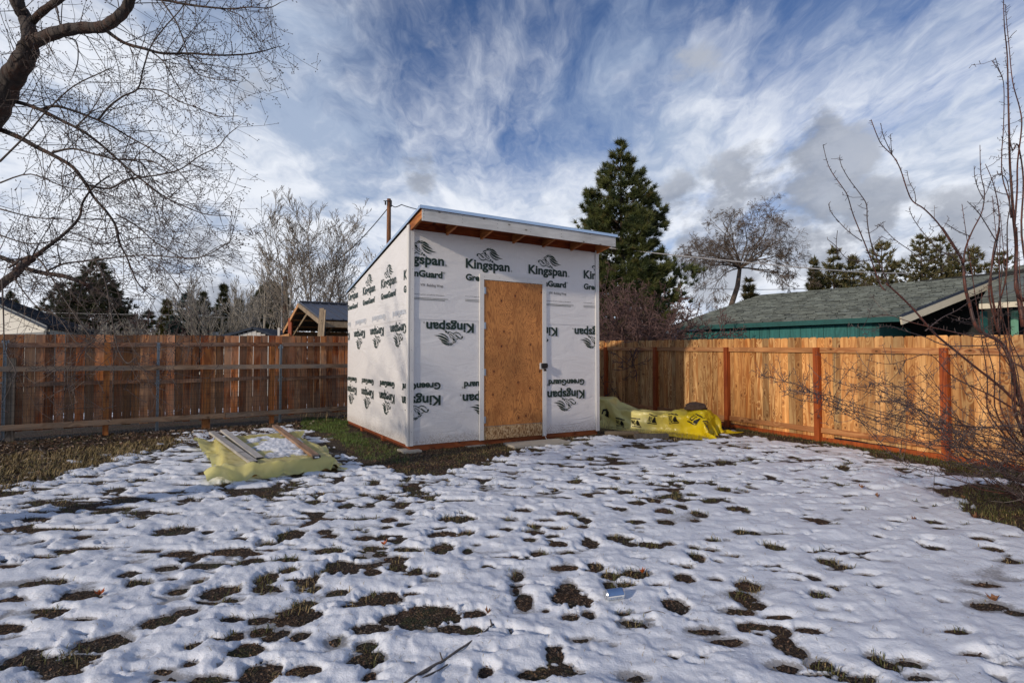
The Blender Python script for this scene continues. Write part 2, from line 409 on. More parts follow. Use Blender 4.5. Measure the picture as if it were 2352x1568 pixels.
HB = """45 385 45 12,255 403 55 12,330 430 42 14,105 458 40 10,95 485 55 14,205 467 40 8,150 433 45 8,320 460 30 7,80 520 25 8,190 505 30 9,490 517 55 18,360 537 35 25,545 545 30 12,640 552 55 20,
720 540 30 10,120 585 35 14,215 545 40 18,250 580 50 10,240 652 55 14,385 645 35 20,370 668 30 10,445 690 45 18,525 732 45 16,572 682 70 22,450 735 30 25,665 733 32 10,790 695 42 22,850 605 35 22,
800 645 40 14,835 557 28 12,910 568 30 8,920 525 35 10,700 440 38 14,700 387 40 14,780 370 32 12,660 341 28 10,865 405 30 16,840 430 25 8,1055 487 34 12,1118 493 28 12,1045 380 50 16,945 338 30 8,
915 348 25 6,970 290 35 10,830 313 32 6,765 310 18 6,520 305 40 12,500 380 35 9,570 440 45 12,575 350 40 9,1200 555 50 18,1080 732 50 22,1060 785 50 22,1110 825 60 26,1040 850 80 14,740 820 55 38,
555 905 85 28,270 790 90 55,260 740 35 30,350 865 25 18,270 878 35 18,25 690 25 25,520 860 40 8,890 940 60 12,990 990 60 10,1110 920 50 16,1235 940 40 20,1370 945 52 20,1250 995 45 30,
1300 1035 50 30,1270 1110 70 25,1410 1100 65 25,1660 1068 40 28,1730 1105 50 30,1830 1090 60 22,1865 1160 60 18,1560 1165 70 12,930 705 30 10,1230 880 50 10,1410 772 45 20,1385 697 28 14,
1450 622 40 14,1510 645 45 14,1625 685 45 6,1760 438 32 7,1935 440 38 10,1940 562 45 12,2150 517 48 12,2200 565 45 14,2290 620 45 10,2300 508 40 10,1975 470 30 6,2170 725 60 14,2190 825 85 16,
2310 855 45 12,2040 945 40 10,2115 1055 50 15,200 1050 45 45,230 1125 75 40,90 1150 60 25,570 1160 60 20,280 262 30 12,970 165 50 14,730 230 45 12,690 290 40 7,760 270 40 10,900 265 50 8,
20 750 25 25,55 800 35 32,590 90 40 14,300 60 60 6"""
holes = []
for txt, du in ((HA, 0), (HB, 1176)):
    for it in txt.replace('\n', '').split(','):
        cx, cy, rx, ry = map(float, it.split())
        u, v = cx/2+du, cy/2+980
        p = G(u, v); q = G(u, v+ry/2); q0 = G(u, v-ry/2)
        a = rx/2/F*p.y
        b = max((q0.y-q.y)/2, a*0.45)
        holes.append((p.x, p.y, a*0.84, b*0.84))

def poly_sd(x, y, poly):
    """signed distance, negative inside"""
    d = np.full(x.shape, 1e9); ins = np.zeros(x.shape, bool); n = len(poly)
    for i in range(n):
        ax, ay = poly[i]; bx, by = poly[(i+1) % n]
        ex, ey = bx-ax, by-ay
        t = np.clip(((x-ax)*ex+(y-ay)*ey)/(ex*ex+ey*ey+1e-12), 0, 1)
        d = np.minimum(d, (x-ax-ex*t)**2+(y-ay-ey*t)**2)
        c = ((ay > y) != (by > y)) & (x < ex*(y-ay)/((by-ay) if abs(by-ay) > 1e-9 else 1e-9)+ax)
        ins ^= c
    return np.where(ins, -1, 1)*np.sqrt(d)
def gp(*uv): return [tuple(G(u, v))[:2] for u, v in uv]
ZONES = [
    # bare strip before the left fence
    [(-16, 2.6), *gp((0, 1122), (60, 1112), (130, 1085), (230, 1058), (330, 1040), (400, 1012), (470, 992), (600, 985), (700, 980)), (-3.0, 11.6), (1.5, 17.5), (-12, 12), (-22, 6)],
    # earth round the shed
    gp((700, 985), (755, 1030), (800, 1052), (860, 1072), (905, 1085), (940, 1096), (1010, 1086), (1090, 1062), (1180, 1042), (1250, 1024), (1330, 1006), (1400, 1000), (1440, 1003), (1500, 1008), (1600, 1013), (1660, 1003), (1675, 985)) + [(1.9, 16.6), (-4, 13)],
    gp((925, 1085), (960, 1090), (952, 1130), (925, 1128)),
    # foot of the right fence
    gp((1655, 985), (1690, 1002), (1800, 1012), (1900, 1024), (2000, 1046), (2100, 1066), (2200, 1090), (2290, 1104), (2352, 1116), (2500, 1140)) + [(8.5, 3.0), (9.5, 5), (2.2, 17)],
    # under the bare shrub at the right edge
    gp((2352, 1105), (2260, 1120), (2190, 1128), (2170, 1142), (2200, 1165), (2250, 1188), (2310, 1205), (2400, 1230), (2500, 1200)),
]
def snow_field(x, y):
    """distance-like field: above 0 snow, below 0 bare"""
    n1 = fbm(x*2.3, y*2.3, 11, 4); n2 = fbm(x*9, y*9, 23, 3); n3 = fbm(x*30, y*30, 41, 2)
    wob = (n1-0.5)*0.10 + (n2-0.5)*0.055 + (n3-0.5)*0.018
    q = np.full(x.shape, 0.5)
    nx = (n2-0.5)*1.1 + (n3-0.5)*0.75 + (fbm(x*5, y*5, 51, 2)-.5)*.7 + (fbm(x*70, y*70, 61, 2)-.5)*.35
    for hx, hy, a, b in holes:
        m = (np.abs(x-hx) < a*2+0.25) & (np.abs(y-hy) < b*2+0.25)
        if not m.any(): continue
        r = np.sqrt(((x[m]-hx)/a)**2 + ((y[m]-hy)/b)**2)
        q[m] = np.minimum(q[m], (r-1+nx[m]*0.8)*min(a, b))
    zs = np.full(x.shape, 9.0)
    for zi, pz in enumerate(ZONES):
        k = 1.0 if zi in (0,) else 0.45
        zz = poly_sd(x, y, pz) + ((n1-0.5)*1.6 + (n2-0.5)*0.7)*k
        if zi == 0: zz = zz + 0.35*np.sin(y*9 + x*2 + n1*6)*0.25
        zs = np.minimum(zs, zz)
    q = np.minimum(q, zs*0.5 + (n3-.5)*.08)
    # many small melted spots; thicker on the far half of the lawn and to the left
    far = sstep(4.0, 7.0, y)*0.85 + sstep(-0.5, -4.5, x)*sstep(2.6, 4.2, y)*1.05
    far = far*(1-0.75*sstep(1.2, 2.4, x)*sstep(6.3, 5.0, y))
    near0 = sstep(0.6, -0.6, x)*0.12
    # spots on the left are drawn out in bands
    sx = x*2.2; sy = y*6.5
    s = fbm(sx + (n1-.5), sy, 71, 4, 0.6)
    q = np.minimum(q, (0.782 - 0.112*np.clip(far+near0, 0, 1.30) - s)*0.55 + (n3-.5)*.03)
    # sprinkling of little melted tufts on the farther snow
    s2 = fbm(x*6.5, y*9.5, 81, 2, 0.5); thr = 0.90 - 0.05*sstep(0.3, -0.6, x) - 0.165*sstep(4.2, 6.4, y)
    q = np.minimum(q, (thr - s2)*0.22 + (n3-.5)*.02)
    return q
def snow_height(x, y, q):
    u1 = fbm(x*1.1, y*1.1, 101, 3); u2 = fbm(x*3.6+y*0.9, y*5.0, 131, 3)
    rx = x*0.86+y*0.5; ry = -x*0.5+y*0.86
    rip = fbm(rx*1.6, ry*5.2 + (u1-.5)*3, 151, 3)
    rough = fbm(x*17, y*17, 171, 3); fine = fbm(x*60, y*60, 191, 2)
    right = sstep(0.4, 2.2, x)
    pits = sstep(0.58, 0.78, vnoise(x*6.5+u1, y*8.5, 211))*0.020
    lump = (fbm(x*7.5, y*10.5, 231, 2)-.5)*0.030*(0.22+0.78*sstep(1.6, 0.0, x))
    base = 0.043 - pits*(0.35+0.65*sstep(1.8, 0.2, x)) + lump + (u1-.5)*0.035 + (u2-.5)*(0.050-0.03*right) + (rip-.5)*(0.010+0.075*right) + (rough-.5)*(0.020-0.010*right) + (fine-.5)*0.0035
    base = np.where(base < 0.022, 0.022*np.exp((base-0.022)/0.022), base)
    edge = sstep(0.0, 0.045, q)
    wide = sstep(0.0, 0.28, q)
    return base*edge*(0.60+0.40*wide) - 0.020*sstep(0.0, -0.03, q) - 0.002

def fan(na, nr, r0, r1, amax):
    a = np.linspace(-amax, amax, na); r = r0*(r1/r0)**np.linspace(0, 1, nr)
    A, Rr = np.meshgrid(a, r)
    x = Rr*np.sin(A); y = Rr*np.cos(A)
    i = np.arange(nr-1)[:, None]*na + np.arange(na-1)[None, :]
    f = np.stack([i, i+1, i+na+1, i+na], -1).reshape(-1, 4)
    return x.ravel(), y.ravel(), f[:, ::-1]

# --- snow material
t = mat('snow')
tcn = t.new('ShaderNodeTexCoord').outputs['Object']
th = t.new('ShaderNodeAttribute', attribute_name='thick').outputs['Fac']
sp = t.noise(tcn, 70, 3, 0.7).outputs[0]
sp2 = t.noise(tcn, 7, 4, 0.6).outputs[0]
dirtm = t.math('MULTIPLY', t.smooth(t.math('ADD', th, t.math('MULTIPLY', t.math('SUBTRACT', sp, 0.5), 0.016)), 0.010, 0.0015), 0.8)
old = t.math('MULTIPLY', t.smooth(sp2, 0.54, 0.70), t.smooth(sp, 0.46, 0.62))
c = t.mix(t.noise(tcn, 2.5, 4).outputs[0], (0.60, 0.64, 0.72), (0.71, 0.745, 0.80))
c = t.mix(t.math('MULTIPLY', old, 0.55), c, (0.36, 0.36, 0.36))
spk = t.smooth(t.noise(tcn, 120, 2, 0.5).outputs[0], 0.66, 0.72)
c = t.mix(t.math('MULTIPLY', spk, 0.5), c, (0.25, 0.22, 0.19))
c = t.mix(dirtm, c, (0.20, 0.19, 0.185))
setp(t, color=c, rough=t.ramp(t.noise(tcn, 40, 3).outputs[0], [(0.3, 0.42), (0.7, 0.75)]), spec=0.45,
     normal=bump(t, t.noise(tcn, 95, 4, 0.7).outputs[0], 0.55, 0.006, bump(t, t.noise(tcn, 22, 4, 0.6).outputs[0], 0.5, 0.014)))
t.b.inputs['Subsurface Weight'].default_value = 0.12
t.b.inputs['Subsurface Radius'].default_value = (0.02, 0.025, 0.03)
t.b.inputs['Subsurface Scale'].default_value = 0.5
M_SNOW = t.mat
# --- earth
t = mat('earth')
tcn = t.new('ShaderNodeTexCoord').outputs['Object']
v1 = t.vor(tcn, 95); v2 = t.vor(tcn, 33)
g1 = t.new('ShaderNodeSeparateColor', inp={0: v1.outputs['Color']}).outputs[0]
c = t.ramp(g1, [(0, (0.013, 0.009, 0.006)), (0.5, (0.030, 0.020, 0.013)), (0.86, (0.062, 0.042, 0.027)), (0.97, (0.14, 0.11, 0.08)), (1, (0.24, 0.20, 0.16))])
big = t.noise(tcn, 1.6, 5, 0.6).outputs[0]
c = t.mix(t.smooth(big, 0.42, 0.62), c, t.mix(1.0, c, (1.5, 1.15, 0.85), 'MULTIPLY'))
mos = t.noise(tcn, 3.3, 5, 0.65).outputs[0]
c = t.mix(t.math('MULTIPLY', t.smooth(mos, 0.52, 0.66), 0.6), c, (0.035, 0.048, 0.016))
setp(t, color=c, rough=0.85, spec=0.25, normal=bump(t, v1.outputs['Distance'], 0.9, 0.012, bump(t, v2.outputs['Distance'], 0.6, 0.02)))
M_EARTH = t.mat

def ground_z(x, y):
    return (fbm(np.asarray(x)*6., np.asarray(y)*6., 301, 3)-.5)*0.014
# whole land
far_m = MB(); far_m.add([(-400, -120, -0.03), (400, -120, -0.03), (400, 700, -0.03), (-400, 700, -0.03)], [(0, 1, 2, 3)])
far_o = far_m.build('ground', M_EARTH); tag(far_o, kind='structure')
x, y, f = fan(330, 300, 0.7, 19, R(84))
go = put('yard_ground', np_mesh('yard_ground', np.stack([x, y, ground_z(x, y)], 1), f, M_EARTH, True)); tag(go, kind='structure')
x, y, f = fan(980, 640, 0.75, 17.5, R(76))
q = snow_field(x, y); hz = snow_height(x, y, q)
keep = (hz[f] > -0.0215).any(1)
f = f[keep]
idx = np.zeros(len(x), np.int64); used = np.unique(f); idx[used] = np.arange(len(used)); f = idx[f]
me = np_mesh('snow', np.stack([x, y, hz], 1)[used], f, M_SNOW, True)
at = me.attributes.new('thick', 'FLOAT', 'POINT'); at.data.foreach_set('value', hz[used].astype(np.float32))
so = put('snow_cover', me); tag(so, kind='structure')
del x, y, f, q, hz, keep, idx, used
def surf(px, py):
    px = np.atleast_1d(np.asarray(px, float)); py = np.atleast_1d(np.asarray(py, float))
    return np.maximum(snow_height(px, py, snow_field(px, py)), ground_z(px, py))
# ================================================================== FENCES
M_OLD = wood('old_cedar', (0.62, 0.27, 0.085), (0.19, 0.052, 0.014), knots=1.0, weather=(0.6, (0.55, 0.36, 0.23)), stain=(0.8, (0.15, 0.035, 0.009)), objvar=0.68, huevar=(1.15, 0.75, 0.55), rough=0.7)
M_OLDRAIL = wood('old_rail', (0.30, 0.20, 0.13), (0.13, 0.08, 0.05), axis='X', knots=0.6, weather=(0.8, (0.22, 0.20, 0.18)), objvar=0.2, rough=0.85)
M_REDRAIL = wood('red_rail', (0.36, 0.185, 0.10), (0.17, 0.065, 0.03), axis='X', knots=0.6, weather=(0.5, (0.25, 0.21, 0.18)), objvar=0.2)
M_OLDPOST = wood('old_post', (0.42, 0.15, 0.036), (0.20, 0.050, 0.012), knots=0.5, objvar=0.2, weather=(0.35, (0.13, 0.085, 0.035)))
M_GREYPOST = wood('grey_post', (0.17, 0.135, 0.105), (0.07, 0.05, 0.035), knots=0.9, weather=(0.6, (0.17, 0.155, 0.13)), objvar=0.0)
M_GALV = plain('galvanised', (0.24, 0.28, 0.32), 0.42, 0.55, 0.25, 14, 0.1)
M_WIRE = plain('dark_wire', (0.035, 0.03, 0.028), 0.55, 0.5)
M_NEW = wood('new_cedar', (0.72, 0.46, 0.20), (0.35, 0.14, 0.036), knots=1.3, objvar=0.42, huevar=(0.90, 0.68, 0.48), rough=0.62, knotcol=(0.22, 0.07, 0.02), gscale=1.1, stain=(0.35, (0.30, 0.12, 0.04)))
M_NEWRAIL = wood('new_rail', (0.50, 0.27, 0.12), (0.30, 0.12, 0.045), axis='X', knots=1.0, objvar=0.15, huevar=(1, 0.85, 0.7), knotcol=(0.20, 0.07, 0.02))
M_NEWPOST = wood('stained_post', (0.36, 0.080, 0.016), (0.22, 0.040, 0.009), knots=0.2, objvar=0.1, rough=0.6)

def jit(a): return random.uniform(-a, a)
def box_mesh(name, x0, x1, y0, y1, z0, z1, m):
    b = MB(); b.box(x0, x1, y0, y1, z0, z1); return b.mesh(name, [m])
def board_mesh(name, wd, h, th, m, dogear=0.0):
    b = MB()
    if dogear:
        pts = [(-wd/2, 0), (wd/2, 0), (wd/2, h-dogear), (wd/2-dogear*0.75, h), (-wd/2+dogear*0.75, h), (-wd/2, h-dogear)]
    else: pts = [(-wd/2, 0), (wd/2, 0), (wd/2, h), (-wd/2, h)]
    n = len(pts)
    b.add([(px_, -th/2, pz) for px_, pz in pts]+[(px_, th/2, pz) for px_, pz in pts],
          [tuple(range(n)), tuple(reversed(range(n, 2*n)))]+[(i, i+n, (i+1) % n+n, (i+1) % n) for i in range(n)])
    return b.mesh(name, [m])
def rail(name, root, a, b, z0, z1, wd, th, m, off=0.0):
    """beam between two stations of a fence, its own X along the beam"""
    L_ = b-a
    me = box_mesh(name, 0, L_, -th/2, th/2, -wd/2, wd/2, m)
    o = put(name, me, root, loc=(a, off, z0), rot=(0, -math.atan2(z1-z0, L_), 0))
    return o

# ---- left fence: own frame, X along the fence, Y away from the yard
lf = empty('board_fence', LF0, 'weathered brown board fence with gaps, galvanised posts and grey rails, left side', 'fence')
lf.rotation_euler = (0, 0, math.atan2(LFD.y, LFD.x))
def ztop(s): return 1.845 + 0.018*max(-3, min(s, 6))+0.01
bms = [board_mesh('board', wv_, 1.0, 0.018, M_OLD) for wv_ in (0.128, 0.133, 0.138)]
s = -3.6
while s < 11.4:
    gap = random.choice([0.003, 0.006, 0.010, 0.014]) if s > -0.6 else random.choice([0.002, 0.003, 0.008])
    me = random.choice(bms); wd_ = {0: .128, 1: .133, 2: .138}[bms.index(me)]
    z0 = 0.16+jit(0.015)
    put('board', me, lf, loc=(s+wd_/2, 0.155+jit(0.003), z0), rot=(0, jit(0.003), 0), scale=(1, 1, ztop(s)-z0+jit(0.006)))
    s += wd_+gap
steel = [-3.45, -1.62, 0.88, 3.28, 5.9, 8.4]
steel = [-1.40+0.0, 0.80, 3.06, 5.4, 7.8]
for i, sp_ in enumerate(steel):
    b = MB()
    b.box(-0.023, 0.023, -0.004, 0.004, 0, 1.72)
    b.box(-0.023, -0.017, -0.040, -0.004, 0, 1.72); b.box(0.017, 0.023, -0.040, -0.004, 0, 1.72)
    b.box(-0.050, -0.028, -0.014, -0.010, 1.63, 1.73); b.box(0.028, 0.050, -0.014, -0.010, 1.63, 1.73)
    b.box(-0.050, -0.028, -0.014, -0.010, 0.91, 1.01); b.box(0.028, 0.050, -0.014, -0.010, 0.91, 1.01)
    b.build('steel_post', M_GALV, lf, loc=(sp_, 0.135, 0.0))
st2 = [-4.0]+steel+[10.5]
for a_, b_ in zip(st2[:-1], st2[1:]):
    rail('rail', lf, a_+0.032, b_-0.032, 1.665+0.018*a_, 1.665+0.018*b_, 0.080, 0.034, M_REDRAIL, 0.128)
    rail('rail', lf, a_+0.032, b_-0.032, 0.955+jit(0.01), 0.965+0.01*(b_), 0.072, 0.034, M_REDRAIL, 0.128)
for a_, b_, zz in [(-4.0, 0.9, 1.235), (0.91, 4.6, 1.235), (4.61, 9.0, 1.24)]:
    rail('rail', lf, a_, b_, zz+jit(.006), zz+jit(.006), 0.090, 0.038, M_OLDRAIL, -0.065)
for a_, b_, za, zb in [(-4.0, 1.95, 0.235, 0.245), (1.96, 5.4, 0.245, 0.26), (5.41, 9.5, 0.26, 0.27)]:
    rail('rail', lf, a_, b_, za, zb, 0.092, 0.038, M_OLDRAIL, -0.067)
for sp_, wd_, zt, m in [(-1.30, 0.115, 1.42, M_GREYPOST), (0.0, 0.088, 1.70, M_OLDPOST), (1.62, 0.145, 1.60, M_OLDPOST), (2.86, 0.088, 1.67, M_OLDPOST), (4.9, 0.09, 1.65, M_OLDPOST), (7.2, 0.09, 1.65, M_OLDPOST)]:
    o = put('post', box_mesh('post', -wd_/2, wd_/2, -0.045, 0.045, -0.05, zt, m), lf, loc=(sp_, 0.0, 0))
b = MB()
s = -4.0
while s < 8:
    if -1.38 < s < 3.2 or s > 3.2 or s < -1.4: b.beam((s, -0.048+0.004*math.sin(s*9), 0.29), (s+0.004*math.sin(s*17), -0.047, 1.17), 0.0036, 0.0036)
    s += 0.052
for z in np.arange(0.31, 1.18, 0.10):
    pts = [(a_, -0.047+0.003*math.sin(a_*3), z+0.008*math.sin(a_*1.3+z*5)+0.004*math.sin(a_*5)) for a_ in np.arange(-4, 8.01, 0.4)]
    for p0_, p1_ in zip(pts[:-1], pts[1:]): b.beam(p0_, p1_, 0.0036, 0.0036)
wm = b.build('wire_mesh', M_WIRE, lf); tag(wm, kind='stuff')

# ---- right fence
rf = empty('picket_fence', RF0, 'new honey coloured cedar fence with clipped pickets and reddish posts, right side', 'fence')
rf.rotation_euler = (0, 0, math.atan2(RFD.y, RFD.x))          # own Y points away from the yard
def rtop(s): return 1.852 - 0.0200*s
pms = [board_mesh('picket', 0.141+i*0.0015, 1.0, 0.016, M_NEW, 0.024) for i in range(3)]
# the clipped corners keep their size because the pickets are scaled by hardly more than one half
pms = []
for hh in (1.60, 1.66, 1.72, 1.78): pms.append((hh, [board_mesh('picket', wv_, hh, 0.016, M_NEW, 0.026) for wv_ in (0.136, 0.140, 0.144)]))
s = -4.4
while s < 11.5:
    L_ = rtop(s)-0.075
    hh, group_ = min(pms, key=lambda k_: abs(k_[0]-L_)); me = random.choice(group_)
    wd_ = (0.136, 0.140, 0.144)[group_.index(me)]
    z0 = rtop(s)-hh+jit(0.006)
    put('picket', me, rf, loc=(s+wd_/2, 0.052+jit(0.002), z0), rot=(0, jit(0.0025), 0))
    s += wd_+random.choice([0.001, 0.002, 0.004])
rp = [-4.2, -2.23, -0.11, 2.13, 4.127, 6.04, 8.0, 9.9]
for sp_ in rp:
    b = MB(); hh = rtop(sp_)-0.17
    b.box(-0.046, 0.046, -0.047, 0.045, -0.1, hh)
    b.build('post', M_NEWPOST, rf, loc=(sp_, 0, 0))
ext = rp+[11.5]
for a_, b_ in zip(ext[:-1], ext[1:]):
    rail('rail', rf, a_+0.047, b_-0.047, rtop(a_)-0.215, rtop(b_)-0.215, 0.088, 0.036, M_NEWRAIL, 0.024)
    rail('rail', rf, a_+0.047, b_-0.047, 0.195, 0.195-0.004*(b_-a_), 0.088, 0.036, M_NEWRAIL, 0.024)
    b = MB()   # kick board under the pickets, in pieces between posts
    b.box(a_+0.048, b_-0.048, 0.018, 0.040, -0.05, 0.075)
    b.build('kickboard', M_NEWPOST, rf)
# ================================================================== SHED
SX, SY, SYAW = -1.567, 8.190, 0.531
W_, D_, HB, HT, HBT, ZS, OV, ZF, ZFT = 3.674, 3.851, 0.090, 3.479, 2.799, 2.040, 0.502, 3.415, 3.603
DX0, DX1, DT, DB = 1.272, 2.419, 2.705, 0.082
SLOPE = (ZFT-2.838)/(D_+OV)
shed = empty('garden_shed', (SX, SY, 0), 'white wrapped lean-to shed with plywood door and printed lettering, centre of the yard', 'shed')
shed.rotation_euler = (0, 0, SYAW)
_ca, _sa = math.cos(SYAW), math.sin(SYAW)
def to_local(p):
    dx, dy = p.x-SX, p.y-SY
    return Vector((_ca*dx+_sa*dy, -_sa*dx+_ca*dy, p.z))
_o = to_local(Vector((0, 0, H)))
def front_xz(uf, vf):                    # full picture coordinates (2880 wide) -> X, Z on the front wall
    d = ray(uf/1.2245, vf/1.2245); dl = Vector((_ca*d.x+_sa*d.y, -_sa*d.x+_ca*d.y, d.z))
    t_ = -_o.y/dl.y; p = _o+dl*t_; return p.x, p.z
def side_qz(uf, vf):                     # on the left wall: distance from the back corner, Z
    d = ray(uf/1.2245, vf/1.2245); dl = Vector((_ca*d.x+_sa*d.y, -_sa*d.x+_ca*d.y, d.z))
    t_ = -_o.x/dl.x; p = _o+dl*t_; return D_-p.y, p.z

# wrap material: woven white film, faint creases
t = mat('house_wrap')
tcn = t.new('ShaderNodeTexCoord').outputs['Object']
n = t.noise(tcn, 1.3, 5, 0.6).outputs[0]
c = t.mix(n, (0.66, 0.655, 0.66), (0.74, 0.73, 0.725))
weave = t.noise(t.mapping(tcn, scale=(30, 30, 1.0)), 10, 2).outputs[0]
c = t.mix(1.0, c, t.ramp(weave, [(0.3, 0.955), (0.7, 1.03)]), 'MULTIPLY')
spots = t.smooth(t.noise(tcn, 13, 3, 0.6).outputs[0], 0.72, 0.77)
c = t.mix(t.math('MULTIPLY', spots, 0.35), c, (0.35, 0.35, 0.34))
zc = t.new('ShaderNodeSeparateXYZ', inp={0: tcn}).outputs[2]
mud = t.math('MULTIPLY', t.smooth(t.math('ADD', zc, t.math('MULTIPLY', t.noise(tcn, 9, 5, 0.7).outputs[0], -0.34)), 0.13, -0.06), t.smooth(t.noise(tcn, 42, 4, 0.7).outputs[0], 0.40, 0.60))
c = t.mix(t.math('MULTIPLY', mud, 0.6), c, (0.24, 0.17, 0.11))
cre = t.noise(t.mapping(tcn, scale=(1, 1, 2.6), rot=(0.2, 0.1, 0)), 1.6, 5, 0.55, 1.2).outputs[0]
setp(t, color=c, rough=0.42, spec=0.45, normal=bump(t, cre, 0.45, 0.04, bump(t, weave, 0.12, 0.002)))
M_WRAP = t.mat
M_TRIM = plain('primed_trim', (0.66, 0.65, 0.63), 0.6, var=0.06, vscale=9, bstr=0.1)
M_PRINT = plain('green_ink', (0.008, 0.028, 0.020), 0.55, var=0.5, vscale=20)
M_PALE = plain('pale_ink', (0.50, 0.535, 0.59), 0.5, var=0.06, vscale=20)
M_SMALL = plain('black_ink', (0.06, 0.065, 0.07), 0.6)
M_FASC = wood('fascia_primed', (0.56, 0.56, 0.545), (0.49, 0.49, 0.475), axis='X', knots=0.5, objvar=0, knotcol=(0.42, 0.40, 0.36), rough=0.6)
M_CEDAR = wood('orange_rafter', (0.50, 0.20, 0.06), (0.28, 0.085, 0.022), axis='Y', objvar=0.15, knots=0.4)
M_BLOCK = wood('red_blocking', (0.30, 0.075, 0.018), (0.18, 0.034, 0.009), axis='X', objvar=0.2, knots=0.6)
M_EDGE = plain('metal_edge', (0.40, 0.52, 0.68), 0.28, 0.75, 0.06, 4, 0.05)  # blue base colour paints the sky's reflection on galvanised metal
M_SHING = plain('roof_black', (0.05, 0.055, 0.06), 0.9)
M_SKID = wood('treated_skid', (0.33, 0.095, 0.030), (0.19, 0.045, 0.014), axis='X', objvar=0.15, knots=0.5)
M_CONC = plain('concrete', (0.33, 0.31, 0.27), 0.9, var=0.25, vscale=18, bstr=0.5, bdist=0.004)
M_BLACK = plain('black_metal', (0.012, 0.012, 0.013), 0.38, 0.2)
M_STEEL = plain('zinc_hinge', (0.33, 0.38, 0.45), 0.4, 0.7)
M_SCREW = plain('screw_head', (0.10, 0.09, 0.08), 0.6, 0.4)

def wall_sheet(name, quad, n_u, n_v, out, m=M_WRAP, amp=0.0011, push=0.0, seed=0):
    """quad: four corners, out: outward normal; a sheet with real 4 mm thickness and faint waves"""
    a, b, c_, d = [Vector(p) for p in quad]; out = Vector(out)
    V = []; Fs = []
    for j in range(n_v+1):
        for i in range(n_u+1):
            u_, v_ = i/n_u, j/n_v
            p = (a*(1-u_)+b*u_)*(1-v_)+(d*(1-u_)+c_*u_)*v_
            wv_ = amp*(math.sin(p.z*3.1+seed+p.x*2.3+p.y*1.9)+0.6*math.sin(p.z*7.3+p.x*5.1+p.y*4.2+seed*2))
            V.append(p+out*(push+wv_))
    for j in range(n_v):
        for i in range(n_u):
            k = j*(n_u+1)+i; Fs.append((k, k+1, k+n_u+2, k+n_u+1))
    mb = MB(); mb.add(V, Fs)
    mb.add([p - out*(push+0.006) for p in (a, b, c_, d)], [(3, 2, 1, 0)])
    return mb.build(name, m, shed, smooth=True)
HTF = front_xz(950+440*.48456, 540+222*.48456)[1]         # the wrap stops a little under the rafters
HTR = front_xz(950+1492*.48456, 540+348*.48456)[1]
ZW = (HTF+HTR)/2
# inner box that closes the building
core = MB()
core.add([(0.012, 0.012, HB), (W_-0.012, 0.012, HB), (W_-0.012, D_-0.012, HB), (0.012, D_-0.012, HB),
          (0.012, 0.012, ZW), (W_-0.012, 0.012, ZW), (W_-0.012, D_-0.012, HBT-0.03), (0.012, D_-0.012, HBT-0.03)],
         [(3, 2, 1, 0), (4, 5, 6, 7), (0, 1, 5, 4), (1, 2, 6, 5), (2, 3, 7, 6), (3, 0, 4, 7)])
M_OSB = None
t = mat('strand_board')
tcn = t.new('ShaderNodeTexCoord').outputs['Object']
vo = t.vor(t.mapping(t.vmath('ADD', tcn, t.vmath('SCALE', t.noise(tcn, 9, 2).outputs['Color'], scale=0.08)), scale=(1, 1, 0.38), rot=(0, 0.5, 0)), 62)
gc = t.new('ShaderNodeSeparateColor', inp={0: vo.outputs['Color']}).outputs[0]
c = t.ramp(gc, [(0, (0.17, 0.085, 0.035)), (0.35, (0.33, 0.19, 0.085)), (0.7, (0.50, 0.33, 0.17)), (1, (0.62, 0.46, 0.27))])
c = t.mix(t.smooth(t.noise(tcn, 40, 3).outputs[0], 0.6, 0.7), c, (0.13, 0.07, 0.03))
setp(t, color=c, rough=0.75, spec=0.3, normal=bump(t, gc, 0.4, 0.002))
M_OSB = t.mat
core.build('wall_core', M_OSB, shed)
wf = wall_sheet('wrap_lower', [(0, 0, HB), (W_, 0, HB), (W_, 0, ZS), (0, 0, ZS)], 24, 14, (0, -1, 0), seed=1)
wf2 = wall_sheet('wrap_upper', [(0, 0, ZS-0.02), (W_, 0, ZS-0.02), (W_, 0, ZW), (0, 0, ZW)], 24, 12, (0, -1, 0), push=0.006, seed=2)
def rz(Y): return ZFT-0.035-SLOPE*(Y+OV)                  # underside of the roof sheet over the left wall
ws1 = wall_sheet('wrap_lower', [(0, D_, HB), (0, 0, HB), (0, 0, ZS), (0, D_, ZS)], 24, 14, (-1, 0, 0), seed=3)
ws2 = wall_sheet('wrap_upper', [(0, D_, ZS-0.02), (0, 0, ZS-0.02), (0, 0, rz(0)), (0, D_, rz(D_))], 24, 12, (-1, 0, 0), push=0.006, seed=4)
wall_sheet('wrap_right', [(W_, 0, HB), (W_, D_, HB), (W_, D_, rz(D_)), (W_, 0, rz(0))], 10, 10, (1, 0, 0), seed=5)
wall_sheet('wrap_back', [(W_, D_, HB), (0, D_, HB), (0, D_, rz(D_)), (W_, D_, rz(D_))], 10, 10, (0, 1, 0), seed=6)
